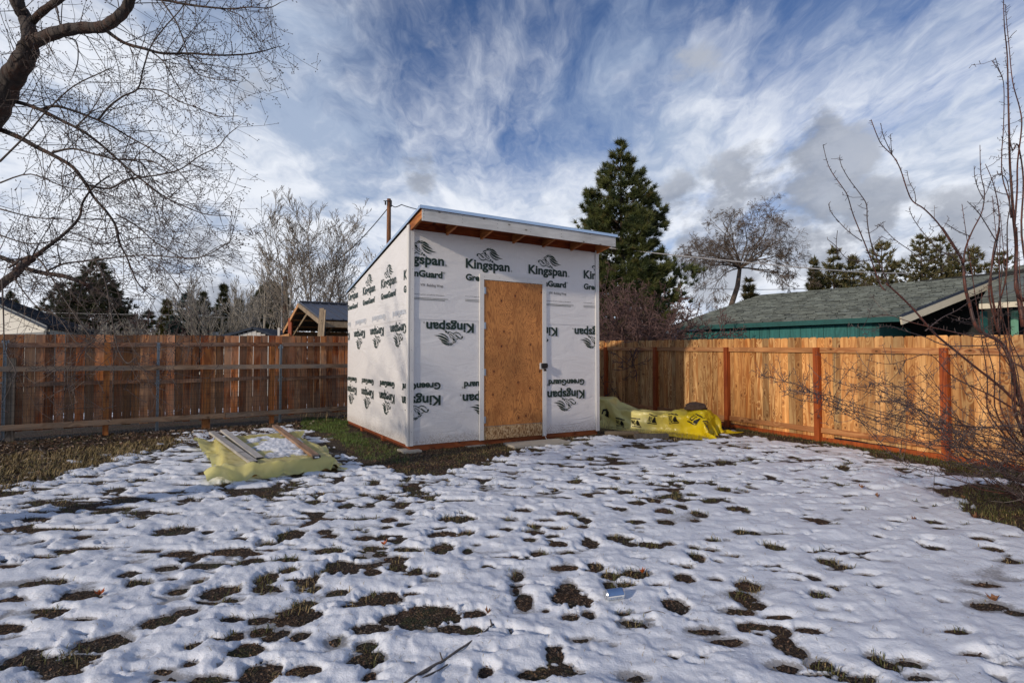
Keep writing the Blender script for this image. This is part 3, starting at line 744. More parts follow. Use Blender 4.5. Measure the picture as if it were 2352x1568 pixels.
# wrinkles of the film low on the right
mb = MB()
for (x0_, z0_, x1_, z1_, r_) in [(2.62, 0.235, 3.60, 0.31, 0.010), (2.72, 0.20, 3.30, 0.25, 0.007), (3.05, 0.33, 3.60, 0.38, 0.008), (2.56, 2.10, 2.95, 2.15, 0.007), (2.58, 2.16, 2.85, 2.20, 0.006), (2.60, 0.17, 3.5, 0.16, 0.007)]:
    pts = []
    for k in range(9):
        f_ = k/8; pts.append((x0_+(x1_-x0_)*f_, 0.001, z0_+(z1_-z0_)*f_-0.035*math.sin(f_*3.14)*(1 if z0_ < 1 else .3)))
    mb.tube(pts, [r_*math.sin(math.pi*(k+0.4)/8.8) for k in range(9)], 6)
mb.build('wrap_crease', M_WRAP, shed, smooth=True)

# ---- printed lettering: flat print 3 mm proud of the film
def text_mesh(body, offset, space=1.0):
    cu = bpy.data.curves.new('txt', 'FONT'); cu.body = body; cu.offset = offset; cu.space_character = space
    cu.resolution_u = 3; cu.fill_mode = 'FRONT'; cu.size = 1
    ob = bpy.data.objects.new('txt', cu); C.objects.link(ob)
    dg = bpy.context.evaluated_depsgraph_get(); dg.update()
    me = bpy.data.meshes.new_from_object(ob.evaluated_get(dg))
    V = [Vector(v.co) for v in me.vertices]; Fs = [tuple(p.vertices) for p in me.polygons]
    bpy.data.objects.remove(ob); bpy.data.curves.remove(cu); bpy.data.meshes.remove(me)
    return V, Fs
def norm_text(body, offset, x0, y0, wd, caph, space=1.0):
    V, Fs = text_mesh(body, offset, space)
    mx = min(v.x for v in V); Mx = max(v.x for v in V)
    cap = [v.y for v in text_mesh(body[0], offset)[0]]
    sy = caph/(max(cap)-min(cap)); by = min(cap)
    return [((v.x-mx)/(Mx-mx)*wd+x0, (v.y-by)*sy+y0) for v in V], Fs
TK = norm_text('Kingspan', 0.033, 0, 0, 1.0, 0.190, 1.02)
TKS = norm_text('Kingspan', 0.020, 0, 0, 1.0, 0.190, 1.02)
TG = norm_text('GreenGuard', 0.042, 0.0, -0.245, 0.97, 0.135)
def lionpx(*pts): return [((x_-1205)/880, (1385+0.085*(x_-1205)-y_)/985) for x_, y_ in pts]
LION = [lionpx(*p) for p in [
    [(1592, 1034), (1600, 1012), (1640, 984), (1655, 990), (1622, 1016)],
    [(1612, 1034), (1640, 1006), (1690, 986), (1712, 992), (1665, 1010), (1640, 1036)],
    [(1648, 1040), (1680, 1012), (1728, 1002), (1768, 1024), (1800, 1060), (1822, 1094), (1780, 1066), (1728, 1042), (1690, 1036)],
    [(1672, 1052), (1730, 1052), (1790, 1080), (1832, 1112), (1876, 1152), (1822, 1132), (1760, 1104), (1706, 1070)],
    [(1664, 1066), (1712, 1084), (1770, 1122), (1834, 1158), (1884, 1182), (1952, 1204), (1880, 1200), (1800, 1182), (1736, 1144), (1692, 1100)],
    [(1672, 1092), (1712, 1142), (1762, 1184), (1818, 1210), (1872, 1222), (1800, 1228), (1738, 1196), (1696, 1146)],
    [(1586, 1030), (1556, 1036), (1538, 1060), (1548, 1080), (1556, 1060), (1578, 1048), (1606, 1056), (1612, 1046)],
    [(1560, 1066), (1590, 1070), (1606, 1088), (1584, 1084), (1574, 1098), (1600, 1116), (1626, 1150), (1586, 1122), (1562, 1094)],
    [(1412, 1136), (1424, 1106), (1452, 1096), (1486, 1104), (1520, 1132), (1556, 1168), (1562, 1192), (1538, 1182), (1500, 1146), (1470, 1114), (1444, 1112), (1434, 1140), (1444, 1150), (1426, 1156)],
    [(1446, 1148), (1470, 1180), (1500, 1208), (1542, 1222), (1604, 1206), (1590, 1224), (1544, 1242), (1500, 1226), (1462, 1190)],
    [(1500, 1106), (1520, 1090), (1548, 1098), (1556, 1112), (1534, 1104), (1512, 1114)],
    [(1556, 1110), (1590, 1142), (1630, 1180), (1668, 1206), (1664, 1216), (1622, 1190), (1578, 1146)],
    [(1560, 1170), (1604, 1206), (1650, 1236), (1690, 1254), (1684, 1262), (1640, 1244), (1590, 1212)],
    [(1626, 1096), (1646, 1140), (1672, 1180), (1686, 1196), (1662, 1184), (1638, 1150)],
    [(1686, 1206), (1712, 1216), (1694, 1244), (1672, 1244)],
    [(1716, 1232), (1748, 1246), (1740, 1282), (1700, 1256)],
    [(1732, 1262), (1790, 1300), (1846, 1326), (1890, 1334), (1892, 1344), (1834, 1336), (1772, 1308)],
]]
def emit(face, polys, Vt, Fs, q0, z0, sc, flip, lim, m, parent, name, push=0.0095):
    """draw on a wall; lim = (q0, q1, z0, z1) where the film is visible"""
    sgn = -1 if flip else 1
    bm = bmesh.new()
    def P(a, b):
        q_, z_ = q0+sgn*sc*a, z0+sgn*sc*b
        return Vector((q_, 0, z_))
    if Vt:
        vv = [bm.verts.new(P(a, b)) for a, b in Vt]
        for f_ in Fs:
            try: bm.faces.new([vv[i] for i in f_])
            except ValueError: pass
    for pl_ in polys:
        vv = [bm.verts.new(P(a, b)) for a, b in pl_]
        bm.faces.new(vv)
    bmesh.ops.triangulate(bm, faces=bm.faces[:])
    for co, no in (((lim[0], 0, 0), (-1, 0, 0)), ((lim[1], 0, 0), (1, 0, 0)), ((0, 0, lim[2]), (0, 0, -1)), ((0, 0, lim[3]), (0, 0, 1))):
        bmesh.ops.bisect_plane(bm, geom=bm.verts[:]+bm.edges[:]+bm.faces[:], plane_co=co, plane_no=no, clear_outer=True)
    if not bm.faces: bm.free(); return None
    for v in bm.verts:
        q_, z_ = v.co.x, v.co.z
        v.co = Vector((q_, -push, z_)) if face == 'F' else Vector((-push, D_-q_, z_))
    bmesh.ops.recalc_face_normals(bm, faces=bm.faces[:])
    nrm = Vector((0, -1, 0)) if face == 'F' else Vector((-1, 0, 0))
    fl = [f_ for f_ in bm.faces if f_.normal.dot(nrm) < 0]
    if fl: bmesh.ops.reverse_faces(bm, faces=fl)
    me = bpy.data.meshes.new(name); bm.to_mesh(me); bm.free()
    return put(name, me, parent, m)
REG = norm_text('®', 0.0, 1.025, -0.005, 0.035, 0.04)
REG2 = norm_text('®', 0.0, 0.98, -0.15, 0.04, 0.04)
def unit(face, q0, z0, sc, flip, lim, parent, guard=True, king=True, push=0.0095):
    if king:
        T_ = TKS if face == 'S' else TK
        emit(face, [], T_[0]+REG[0], T_[1]+[tuple(i+len(T_[0]) for i in f_) for f_ in REG[1]], q0, z0, sc, flip, lim, M_PRINT, parent, 'lettering', push)
        emit(face, LION, [], [], q0, z0, sc, flip, lim, M_PRINT, parent, 'emblem', push+0.0006)
    if guard:
        emit(face, [], TG[0]+REG2[0], TG[1]+[tuple(i+len(TG[0]) for i in f_) for f_ in REG2[1]], q0, z0, sc, flip, lim, M_PRINT, parent, 'lettering', push+0.0003)
k2 = front_xz(1309.0, 753.6); n2_ = front_xz(1432.5, 763.7); k3 = front_xz(1485.6, 768.5); k4 = front_xz(1639, 781.8)
UW = n2_[0]-k2[0]; PER = k3[0]-k2[0]
_ = ('unit width', UW, 'period', PER, 'k2', k2, 'k3', k3, 'k4', k4, 'ZW', HTF, HTR)
fl_ = (0.062, W_-0.062, ZS-0.01, ZW-0.01)
for k in range(-1, 3):
    xk = k2[0]+k*PER
    unit('F', xk, k2[1]+(k3[1]-k2[1])*k*0.5, UW, False, (fl_[0], fl_[1], fl_[2], fl_[3]), wf2, push=0.0135)
fb_ = (0.062, W_-0.062, HB, ZS-0.022)
r2 = front_xz(1332.2, 909.6); r2b = front_xz(1567, 920.8); r3 = front_xz(1238.8, 1110.6); r3b = front_xz(1643.3, 1095.6)
_ = ('r2', r2, r2b, 'r3', r3, r3b, (r2b[0]-r2[0])/PER, (r3b[0]-r3[0])/PER)
fbL = (fb_[0], DX0, fb_[2], fb_[3]); fbR = (DX1, fb_[1], fb_[2], fb_[3])
for xk in (r2[0], r2[0]+PER): unit('F', xk, r2[1], UW, True, fbL, wf, guard=False)
for xk in (r2b[0], r2b[0]+PER): unit('F', xk, r2b[1], UW, True, fbR, wf, guard=False)
for xk in (r3[0], r3[0]+PER): unit('F', xk, r3[1], UW, True, fbL, wf)
for xk in (r3b[0],): unit('F', xk, r3b[1], UW, True, fbR, wf)
# pale print of the layer underneath, showing through the upper sheet
for xk in (r2[0]+0.03, r2b[0]+0.03, r2b[0]+PER+0.03):
    emit('F', [], *TG, xk, r2[1]-0.16, UW, True, (fl_[0] if xk < 1.5 else DX1, DX0 if xk < 1.5 else fl_[1], ZS, ZS+0.17), M_PALE, wf2, 'faint_lettering', 0.0120)
TV = norm_text('VW  Building Wrap', 0.004, 0, 0, 0.46, 0.052)
for k in (-1, 2):
    p_ = front_xz(950+478*.48456, 540+545*.48456) if k == -1 else front_xz(1440+620/6.03, 640+1125/6.03)
    emit('F', [], *TV, p_[0], p_[1], UW, False, fl_, M_SMALL, wf2, 'lettering', 0.0135)
TS = norm_text('Go to www.kingspan.com for current compliance information', 0.004, 0, 0, 0.80, 0.018)
def lines(px_, z_, wd_):
    for j, (dz_, w2) in enumerate([(0, .62), (-0.052, 1.0), (-0.075, .93)]):
        emit('F', [[(0, 0), (w2, 0), (w2, 0.008), (0, 0.008)]] if j else [], [] if j else TS[0], [] if j else TS[1], px_, z_+dz_, wd_ if j else wd_*1.15, False, fl_, M_SMALL if not j else M_PRINT, wf2, 'small_print', 0.0135)
lines(front_xz(950+430*.48456, 540+594*.48456)[0]-0.25, front_xz(950+445*.48456, 540+594*.48456)[1], 0.85)
p_ = front_xz(950+738*.48456, 540+606*.48456); lines(p_[0], p_[1], 0.7)
p_ = front_xz(1440+575/6.03, 640+1245/6.03); lines(p_[0]-0.25, p_[1], 0.85)
p_ = front_xz(1440+1205/6.03, 640+1278/6.03); lines(p_[0], p_[1], 0.7)
# left wall
a1 = side_qz(1073.6, 812.1); a2 = side_qz(1119, 794.3); b1 = side_qz(1021.3, 831.1); c1_ = side_qz(1140, 787.2)
_ = ('side', a1, a2, b1, c1_, 'per', a1[0]-b1[0], 'w', a2[0]-a1[0])
PS = PER
sl = (0.02, D_-0.062, ZS-0.01, 3.6); sb = (0.02, D_-0.062, HB, ZS-0.022)
for k in range(-3, 2): unit('S', a1[0]+k*PS, a1[1], UW, False, sl, ws2, push=0.0135)
s2 = side_qz(1146, 908.3); s3 = side_qz(1110.4, 1109)
_ = ('s2', s2, 's3', s3)
for k in range(-3, 2):
    unit('S', s2[0]+k*PS, s2[1], UW, True, sb, ws1, guard=False)
    unit('S', s3[0]+k*PS, s3[1], UW, True, sb, ws1)
    emit('S', [], *TG, s2[0]+k*PS+0.1, ZS-0.06, UW, True, (0.02, D_-.07, ZS, ZS+.2), M_PALE, ws2, 'faint_lettering', 0.0120)

# ---- trims
def tr(name, x0, x1, y0, y1, z0, z1, m=M_TRIM): 
    b = MB(); b.box(x0, x1, y0, y1, z0, z1); return b.build(name, m, shed)
ct = tr('corner_trim', 0.0, 0.062, -0.019-0.009, -0.009, HB-0.004, ZW+0.02)
tr('corner_trim', -0.030, -0.009, -0.028, 0.055, HB-0.004, rz(0)-0.02)
tr('corner_trim', W_-0.058, W_+0.002, -0.028, -0.009, HB-0.02, ZW+0.03)
tr('corner_trim', W_+0.002, W_+0.020, -0.028, 0.05, HB-0.02, ZW+0.03)
tr('door_trim', DX0-0.082, DX0-0.004, -0.030, -0.009, HB-0.01, DT+0.006)
tr('door_trim', DX1+0.004, DX1+0.082, -0.030, -0.009, HB-0.025, DT+0.006)
tr('door_trim', DX0-0.084, DX1+0.084, -0.031, -0.009, DT+0.007, DT+0.095)
scr = MB()
def screw(x_, z_, y_, r_=0.0045):
    scr.add([(x_+r_*math.cos(a_), y_, z_+r_*math.sin(a_)) for a_ in np.arange(0, 6.28, 1.05)], [tuple(range(6))])
for z_ in np.arange(0.3, 3.3, 0.31):
    screw(0.03+jit(.008), z_, -0.0295); screw(W_-0.03, z_, -0.0295)
for z_ in np.arange(0.25, 2.7, 0.33): screw(DX0-0.04+jit(.01), z_, -0.0315); screw(DX1+0.045+jit(.01), z_, -0.0315)
for x_ in np.arange(DX0, DX1, 0.28): screw(x_, DT+0.05, -0.0325)
for i in range(7):
    for z_ in (ZF+0.05, ZF+0.10, ZF+0.15): screw(min(W_-0.03, 0.03+W_/6*i)+jit(.006), z_+jit(.008), -OV-0.0195, 0.006)
tag(scr.build('screw_heads', M_SCREW, shed), kind='stuff')

# ---- door
t = mat('plywood')
tcn = t.new('ShaderNodeTexCoord').outputs['Object']
p = t.vmath('ADD', tcn, (3.3, 0, 1.7))
kn = t.vor2(p, 4.2, 0.7)
kd = kn.outputs['Distance']; kr = t.new('ShaderNodeSeparateColor', inp={0: kn.outputs['Color']}).outputs[0]
fld = t.noise(t.mapping(p, scale=(1.0, 1, 0.22)), 4.2, 4, 0.55, 0.8).outputs[0]
ks = t.math('MULTIPLY', t.smooth(kd, 0.5, 0.03), t.smooth(kr, 0.3, 0.5))
rings = t.math('SINE', t.math('ADD', t.math('MULTIPLY', fld, 130.0), t.math('MULTIPLY', ks, 16.0)))
fine = t.noise(t.mapping(p, scale=(60, 60, 5)), 3.0, 3, 0.6).outputs[0]
c = t.mix(t.math('MULTIPLY', t.smooth(rings, 0.1, 0.9), 0.85), (0.52, 0.205, 0.052), (0.20, 0.050, 0.010))
c = t.mix(t.math('MULTIPLY', fine, 0.35), c, (0.60, 0.32, 0.12))
pt = t.noise(p, 1.5, 4, 0.6).outputs[0]
c = t.mix(1.0, c, t.ramp(pt, [(0.3, 0.68), (0.7, 1.18)]), 'MULTIPLY')
c = t.mix(t.math('MULTIPLY', t.smooth(t.noise(t.mapping(p, scale=(1, 1, 0.35)), 7, 4, 0.65).outputs[0], 0.5, 0.66), 0.4), c, (0.24, 0.07, 0.015))
sel = t.math('GREATER_THAN', kr, 0.52)
c = t.mix(t.math('MULTIPLY', t.math('MULTIPLY', t.smooth(kd, 0.17, 0.05), sel), 0.55), c, (0.25, 0.075, 0.02))
c = t.mix(t.math('MULTIPLY', t.smooth(kd, 0.065, 0.035), sel), c, (0.045, 0.010, 0.006))
dk = t.vor2(p, 10, 0.8)
dr = t.new('ShaderNodeSeparateColor', inp={0: dk.outputs['Color']}).outputs[1]
c = t.mix(t.math('MULTIPLY', t.smooth(dk.outputs['Distance'], 0.10, 0.05), t.math('GREATER_THAN', dr, 0.84)), c, (0.03, 0.012, 0.008))
setp(t, color=c, rough=0.6, spec=0.35, normal=bump(t, t.math('ADD', rings, fine), 0.12, 0.002))
M_PLY = t.mat
OSBT = DB+0.215
d = tr('door', DX0, DX1, -0.022, -0.0095, OSBT+0.004, DT, M_PLY)
tr('kick_panel', DX0, DX1, -0.021, -0.0095, DB, OSBT-0.004, M_OSB)
mb = MB()
for cy_ in (572, 775, 1045, 1320):
    z_ = front_xz(950+848*.48456, 540+cy_*.48456)[1]
    b = MB(); b.box(DX0-0.006, DX0+0.034, -0.027, -0.0225, z_-0.055, z_+0.055); b.tube([(DX0-0.001, -0.033, z_-0.055), (DX0-0.001, -0.033, z_+0.055)], 0.006, 8)
    b.build('hinge', M_STEEL, d)
lx, lz = front_xz(950+1183*.48456, 540+1010*.48456)
M_WHITE = plain('white_plate', (0.78, 0.78, 0.76), 0.5)
b = MB(); b.box(lx-0.055, lx+0.0, -0.028, -0.0225, lz-0.05, lz+0.055); hp = b.build('hasp_plate', M_WHITE, d)
b = MB()
b.tube([(lx-0.03, -0.045, lz+0.01), (lx+0.02, -0.05, lz+0.012), (lx+0.085, -0.05, lz+0.01)], [0.028, 0.032, 0.030], 10)
b.box(lx-0.028, lx+0.075, -0.078, -0.034, lz-0.036, lz+0.050)
b.tube([(lx+0.03, -0.085, lz+0.005), (lx+0.03, -0.030, lz+0.005)], 0.036, 12)
b.box(lx+0.018, lx+0.052, -0.075, -0.048, lz-0.085, lz-0.050)
b.tube([(lx+0.022, -0.06, lz-0.055), (lx+0.022, -0.06, lz-0.03)], 0.005, 6); b.tube([(lx+0.046, -0.06, lz-0.055), (lx+0.046, -0.06, lz-0.03)], 0.005, 6)
b.build('padlock', M_BLACK, d)

# ---- roof with its overhang
def top(Y): return ZFT+0.022-SLOPE*(Y+OV)
b = MB()
x0_, x1_, y0_, y1_ = -0.030, W_+0.030, -OV-0.03, D_+0.06
b.add([(x0_, y0_, top(y0_)-0.022), (x1_, y0_, top(y0_)-0.022), (x1_, y1_, top(y1_)-0.022), (x0_, y1_, top(y1_)-0.022),
       (x0_, y0_, top(y0_)), (x1_, y0_, top(y0_)), (x1_, y1_, top(y1_)), (x0_, y1_, top(y1_))],
      [(3, 2, 1, 0), (4, 5, 6, 7), (0, 1, 5, 4), (1, 2, 6, 5), (2, 3, 7, 6), (3, 0, 4, 7)])
roof = b.build('roof', M_SHING, shed)
b = MB(); b.box(x0_-0.004, x1_+0.004, y0_-0.006, y0_-0.001, top(y0_)-0.040, top(y0_)+0.004)
b.box(x0_-0.004, x1_+0.004, y0_-0.006, y0_+0.10, top(y0_)+0.0045, top(y0_)+0.007)
b.build('drip_edge', M_EDGE, roof)
b = MB()
b.add([(x0_-0.006, y0_-0.001, top(y0_)-0.034), (x0_-0.006, y1_, top(y1_)-0.034), (x0_-0.006, y1_, top(y1_)+0.007), (x0_-0.006, y0_-0.001, top(y0_)+0.007),
       (x0_-0.001, y0_-0.001, top(y0_)-0.034), (x0_-0.001, y1_, top(y1_)-0.034), (x0_-0.001, y1_, top(y1_)+0.007), (x0_-0.001, y0_-0.001, top(y0_)+0.007)],
      [(0, 3, 2, 1), (4, 5, 6, 7), (0, 1, 5, 4), (3, 7, 6, 2)])
b.build('rake_edge', M_EDGE, roof)
b = MB(); b.box(0.0, W_+0.0, -OV-0.019, -OV, ZF, ZFT-0.018); b.build('fascia', M_FASC, shed)
RD = 0.145                                            # rafter depth
for i in range(7):
    xr = [0.0, *[W_/6*k-0.019 for k in range(1, 6)], W_-0.038][i]
    y0r = -OV+0.002; y1r = 0.20
    b = MB()
    def rb(Y): return ZW+0.004 + (ZF-0.004-ZW-0.004)*(-Y/OV) if Y < 0 else ZW+0.004
    b.add([(xx, yy, zz) for xx in (xr, xr+0.038) for (yy, zz) in ((y0r, max(ZF+0.004, top(y0r)-0.024-RD)), (y1r, top(y1r)-0.024-RD), (y1r, top(y1r)-0.0235), (y0r, top(y0r)-0.0235))],
          [(0, 1, 2, 3), (7, 6, 5, 4), (0, 4, 5, 1), (1, 5, 6, 2), (2, 6, 7, 3), (3, 7, 4, 0)])
    b.build('rafter', M_CEDAR, shed)
xs = [0.038]+[W_/6*k for k in range(1, 6)]+[W_]
for i in range(6):
    a_, b_ = (xs[i] if i == 0 else xs[i]+0.019)+0.001, xs[i+1]-0.020
    if i == 5: b_ = W_-0.039
    tr('blocking', a_, b_, 0.010, 0.045, ZW-0.02, top(0.03)-0.026, M_BLOCK)
b = MB(); b.add([(0.01, -OV, top(-OV)-0.0232), (W_-0.01, -OV, top(-OV)-0.0232), (W_-0.01, 0.05, top(0.05)-0.0232), (0.01, 0.05, top(0.05)-0.0232)], [(3, 2, 1, 0)])
b.add([(0.01, -OV, top(-OV)-0.0225), (W_-0.01, -OV, top(-OV)-0.0225), (W_-0.01, 0.05, top(0.05)-0.0225), (0.01, 0.05, top(0.05)-0.0225)], [(0, 1, 2, 3)])
b.build('roof_deck', M_BLOCK, roof)
# ---- base
tr('skid', 0.012, W_-0.012, 0.004, 0.042, 0.0, HB-0.004, M_SKID)
tr('skid', 0.012, 0.050, 0.043, D_-0.02, 0.02, HB-0.002, M_SKID)
tr('skid', W_-0.05, W_-0.012, 0.043, D_-0.02, 0.02, HB-0.002, M_SKID)
for yy in (1.25, 2.6): tr('block', -0.01, 0.09, yy, yy+0.14, -0.02, HB-0.004, M_SKID)
b = MB(); b.box(-0.13, 0.16, -0.14, 0.16, -0.015, 0.030); b.build('footing_block', M_CONC, shed)
b = MB(); b.box(0.95, 1.28, -0.09, 0.12, -0.02, 0.010); b.build('footing_block', M_CONC, shed)
# thin white cable hanging from the door
b = MB(); b.tube([(DX1+0.02, -0.03, 0.12), (DX1+0.03, -0.06, 0.06), (DX1+0.05, -0.09, 0.01), (DX1+0.12, -0.12, 0.012)], 0.005, 6); b.build('cable', M_WHITE, shed)
# paving stone before the door
p_ = G(1243, 1022)
b = MB(); b.box(-0.52, 0.52, -0.20, 0.20, 0, 0.042)
stn = b.build('paving_slab', M_CONC, loc=(p_.x-0.06, p_.y+0.05, 0.0), rot=(0, 0, SYAW-0.07))
tag(stn, 'flat grey concrete slab lying on the soil in front of the plywood door', 'paving slab')
# ================================================================== NEIGHBOURING BUILDINGS, POLES, WIRES
M_TEAL = wood('teal_siding', (0.026, 0.150, 0.142), (0.014, 0.095, 0.090), knots=0.0, objvar=0.15, rough=0.7)
M_TEALF = wood('teal_fascia', (0.014, 0.085, 0.080), (0.010, 0.066, 0.062), axis='X', objvar=0.0, rough=0.7)
M_CREAM = plain('cream_board', (0.55, 0.50, 0.38), 0.6)
M_DARKIN = plain('dark_interior', (0.018, 0.020, 0.020), 0.9)  # near black: painted shade of the entry, also dark carport rails and posts
M_GREENF = plain('light_green_frame', (0.16, 0.36, 0.25), 0.6)
def shingle_mat(name, a, b):
    t = mat(name)
    tcn = t.new('ShaderNodeTexCoord').outputs['Object']
    n = t.noise(tcn, 2.2, 5, 0.7).outputs[0]
    c = t.mix(t.noise(tcn, 9, 3).outputs[0], a, b)
    c = t.mix(1.0, c, t.ramp(n, [(0.3, 0.75), (0.7, 1.25)]), 'MULTIPLY')
    at_ = t.new('ShaderNodeAttribute', attribute_name='tone').outputs['Fac']
    c = t.mix(1.0, c, t.ramp(at_, [(0, 1.0), (0.05, 0.55), (0.9, 1.35), (1.0, 0.9)]), 'MULTIPLY')
    setp(t, color=c, rough=0.9, spec=0.2, normal=bump(t, t.noise(tcn, 60, 3).outputs[0], 0.5, 0.01))
    return t.mat
M_SHG = shingle_mat('grey_green_shingle', (0.095, 0.115, 0.110), (0.175, 0.195, 0.185))
M_SHD = shingle_mat('slate_blue_shingle', (0.022, 0.030, 0.045), (0.050, 0.062, 0.085))
def quad_roof(mb, a, b, c, d, th):
    """slab on four corners a b (eave) c d (ridge)"""
    a, b, c, d = map(Vector, (a, b, c, d)); n = (b-a).cross(d-a)
    if n.length < 1e-6: n = (b-a).cross(c-a)
    n.normalize()
    if n.z < 0: n = -n
    lo = [p-n*th for p in (a, b, c, d)]
    mb.add([a, b, c, d]+lo, [(0, 1, 2, 3), (7, 6, 5, 4), (0, 4, 5, 1), (1, 5, 6, 2), (2, 6, 7, 3), (3, 7, 4, 0)])
def shingles(parent, a, b, c, d, course, tab, m, lift=0.026):
    """courses of overlapping tabs on the plane a b (eave) c d (ridge)"""
    a, b, c, d = map(Vector, (a, b, c, d))
    n = (b-a).cross(c-a); n.normalize()
    if n.z < 0: n = -n
    mb = MB(); rows = int(max((d-a).length, (c-b).length)/course)
    for r_ in range(rows):
        f0, f1 = r_/rows, min(1, (r_+1.25)/rows)
        A0 = a+(d-a)*f0; B0 = b+(c-b)*f0; A1 = a+(d-a)*f1; B1 = b+(c-b)*f1
        L_ = (B0-A0).length; cnt = max(1, int(L_/tab)); e = 0.0
        xs_ = [0.0]
        while xs_[-1] < 1: xs_.append(min(1, xs_[-1]+random.uniform(0.7, 1.4)/cnt))
        for k in range(len(xs_)-1):
            g0, g1 = xs_[k]+0.0008, xs_[k+1]-0.0008
            h1 = lift*random.uniform(0.8, 1.7); lowj = (A0-A1).normalized()*random.uniform(0, 0.03)
            p = [A0+(B0-A0)*g0+lowj, A0+(B0-A0)*g1+lowj, A1+(B1-A1)*g1, A1+(B1-A1)*g0]
            mb.add([p[0]+n*h1, p[1]+n*h1, p[2]+n*0.003, p[3]+n*0.003, p[0], p[1]], [(0, 1, 2, 3), (4, 5, 1, 0)])
    o = mb.build('shingles', m, parent); tag(o, kind='stuff')
    at = o.data.attributes.new('tone', 'FLOAT', 'FACE'); at.data.foreach_set('value', np.repeat(np.random.default_rng(8).uniform(0.06, 1, len(o.data.polygons)//2), 2).astype(np.float32)); return o
# ---- green house, right
E0 = PD(1537, 749, 18.8); E1 = PD(2066, 727, 14.0); EZ = (E0.z+E1.z)/2; E0.z = E1.z = EZ
R0 = PD(1747, 678.5, 20.6); R1 = PD(2304, 630, 15.5); R0.z = R1.z = (R0.z+R1.z)/2
gh = empty('teal_house', (E0.x, E0.y, 0), 'low teal painted house with a grey green shingle roof beyond the cedar fence', 'house')
def loc(root, p): return Vector(p)-root.location
def L3(p): return Vector(p)-Vector((E0.x, E0.y, 0))
ed = (E1-E0).normalized(); en = Vector((-ed.y, ed.x, 0))      # en points away from the yard
B0 = E0+en*9+ed*1.0; B1 = E1+en*9
mb = MB(); quad_roof(mb, L3(E0), L3(E1), L3(R1), L3(R0), 0.10)
quad_roof(mb, L3(B1), L3(B0), L3(R0), L3(R1), 0.10)
quad_roof(mb, L3(B0), L3(E0), L3(R0), L3(R0)+Vector((.01, .01, 0)), 0.10)
groof = mb.build('roof', M_SHG, gh)
shingles(groof, L3(E0), L3(E1), L3(R1), L3(R0), 0.105, 0.24, M_SHG)
fa = L3(E0)-en*0.004; fb2 = L3(E1)-en*0.004
mb = MB(); mb.beam(fa+Vector((0, 0, -0.075)), fb2+Vector((0, 0, -0.075)), 0.03, 0.14); mb.build('fascia', M_TEALF, groof)
# rake board of the open gable
ra = L3(E1)+ed*0.03; rb2 = L3(R1)+ed*0.03
mb = MB(); mb.beam(ra+Vector((0, 0, -0.13)), rb2+Vector((0, 0, -0.13)), 0.05, 0.20); mb.build('rake_board', M_CREAM, groof)
mb = MB(); mb.beam(ra+Vector((0, 0, 0.0)), rb2+Vector((0, 0, 0.0)), 0.07, 0.05); mb.build('rake_flashing', M_SHD, groof)
# wall of vertical boards under the eave
wl = (E1-E0).length; s = 0.45; i = 0
while s < wl-0.55:
    bw = 0.30
    p = L3(E0)+ed*s+en*0.22
    o = put('siding_board', board_mesh('siding_board', bw-0.014, EZ-0.16, 0.02, M_TEAL) if i == 0 else sbm, gh, loc=(p.x, p.y, 0), rot=(0, 0, math.atan2(ed.y, ed.x)))
    sbm = o.data; s += bw; i += 1
mb = MB(); p0_, p1_ = L3(E0)+ed*0.3+en*0.235, L3(E1)-ed*0.5+en*0.235
q0_, q1_ = p0_+en*8, p1_+en*8
for A_, B_ in ((p0_, p1_), (p1_, q1_), (q1_, q0_), (q0_, p0_)):
    mb.add([(A_.x, A_.y, 0), (B_.x, B_.y, 0), (B_.x, B_.y, EZ-0.16), (A_.x, A_.y, EZ-0.16)], [(0, 1, 2, 3)])
mb.build('wall', M_TEALF, gh)
mb = MB(); c0 = L3(E0)+ed*0.30+en*0.20; mb.box(c0.x-0.05, c0.x+0.05, c0.y-0.05, c0.y+0.05, 0, EZ-0.2); mb.build('corner_board', M_TEALF, gh)
# covered entry right of the gable: deep shade painted as a near-black wall, teal boards, pale frame, second roof
wx = [PD(2090, 800, 17.2), PD(2262, 800, 15.6), PD(2440, 800, 14.2)]
k = 0
for A_, B_ in zip(wx[:-1], wx[1:]):
    L_ = (B_-A_).length; dd = (B_-A_).normalized(); s = 0
    while s < L_-0.1:
        p = L3(A_)+dd*(s+0.12)
        put('siding_board', sbm, gh, loc=(p.x, p.y, -0.35), rot=(0, 0, math.atan2(dd.y, dd.x))); s += 0.30
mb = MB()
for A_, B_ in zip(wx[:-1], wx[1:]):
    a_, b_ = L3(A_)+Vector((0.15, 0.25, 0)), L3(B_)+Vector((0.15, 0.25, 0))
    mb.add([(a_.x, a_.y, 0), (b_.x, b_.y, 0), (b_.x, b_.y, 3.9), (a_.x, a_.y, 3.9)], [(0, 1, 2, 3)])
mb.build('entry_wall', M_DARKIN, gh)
U0 = PD(2249, 700, 13.6); U1 = PD(2500, 672, 12.0); U2 = PD(2520, 560, 15.5); U3 = PD(2296, 626, 16.2)
U0.z = U1.z = (U0.z+U1.z)/2
mb = MB(); quad_roof(mb, L3(U0), L3(U1), L3(U2), L3(U3), 0.10); ur = mb.build('entry_roof', M_SHG, gh)
shingles(ur, L3(U0), L3(U1), L3(U2), L3(U3), 0.105, 0.24, M_SHG)
mb = MB(); mb.beam(L3(U0)+Vector((0, 0, -0.10)), L3(U1)+Vector((0, 0, -0.10)), 0.04, 0.13); mb.build('fascia', M_CREAM, ur)
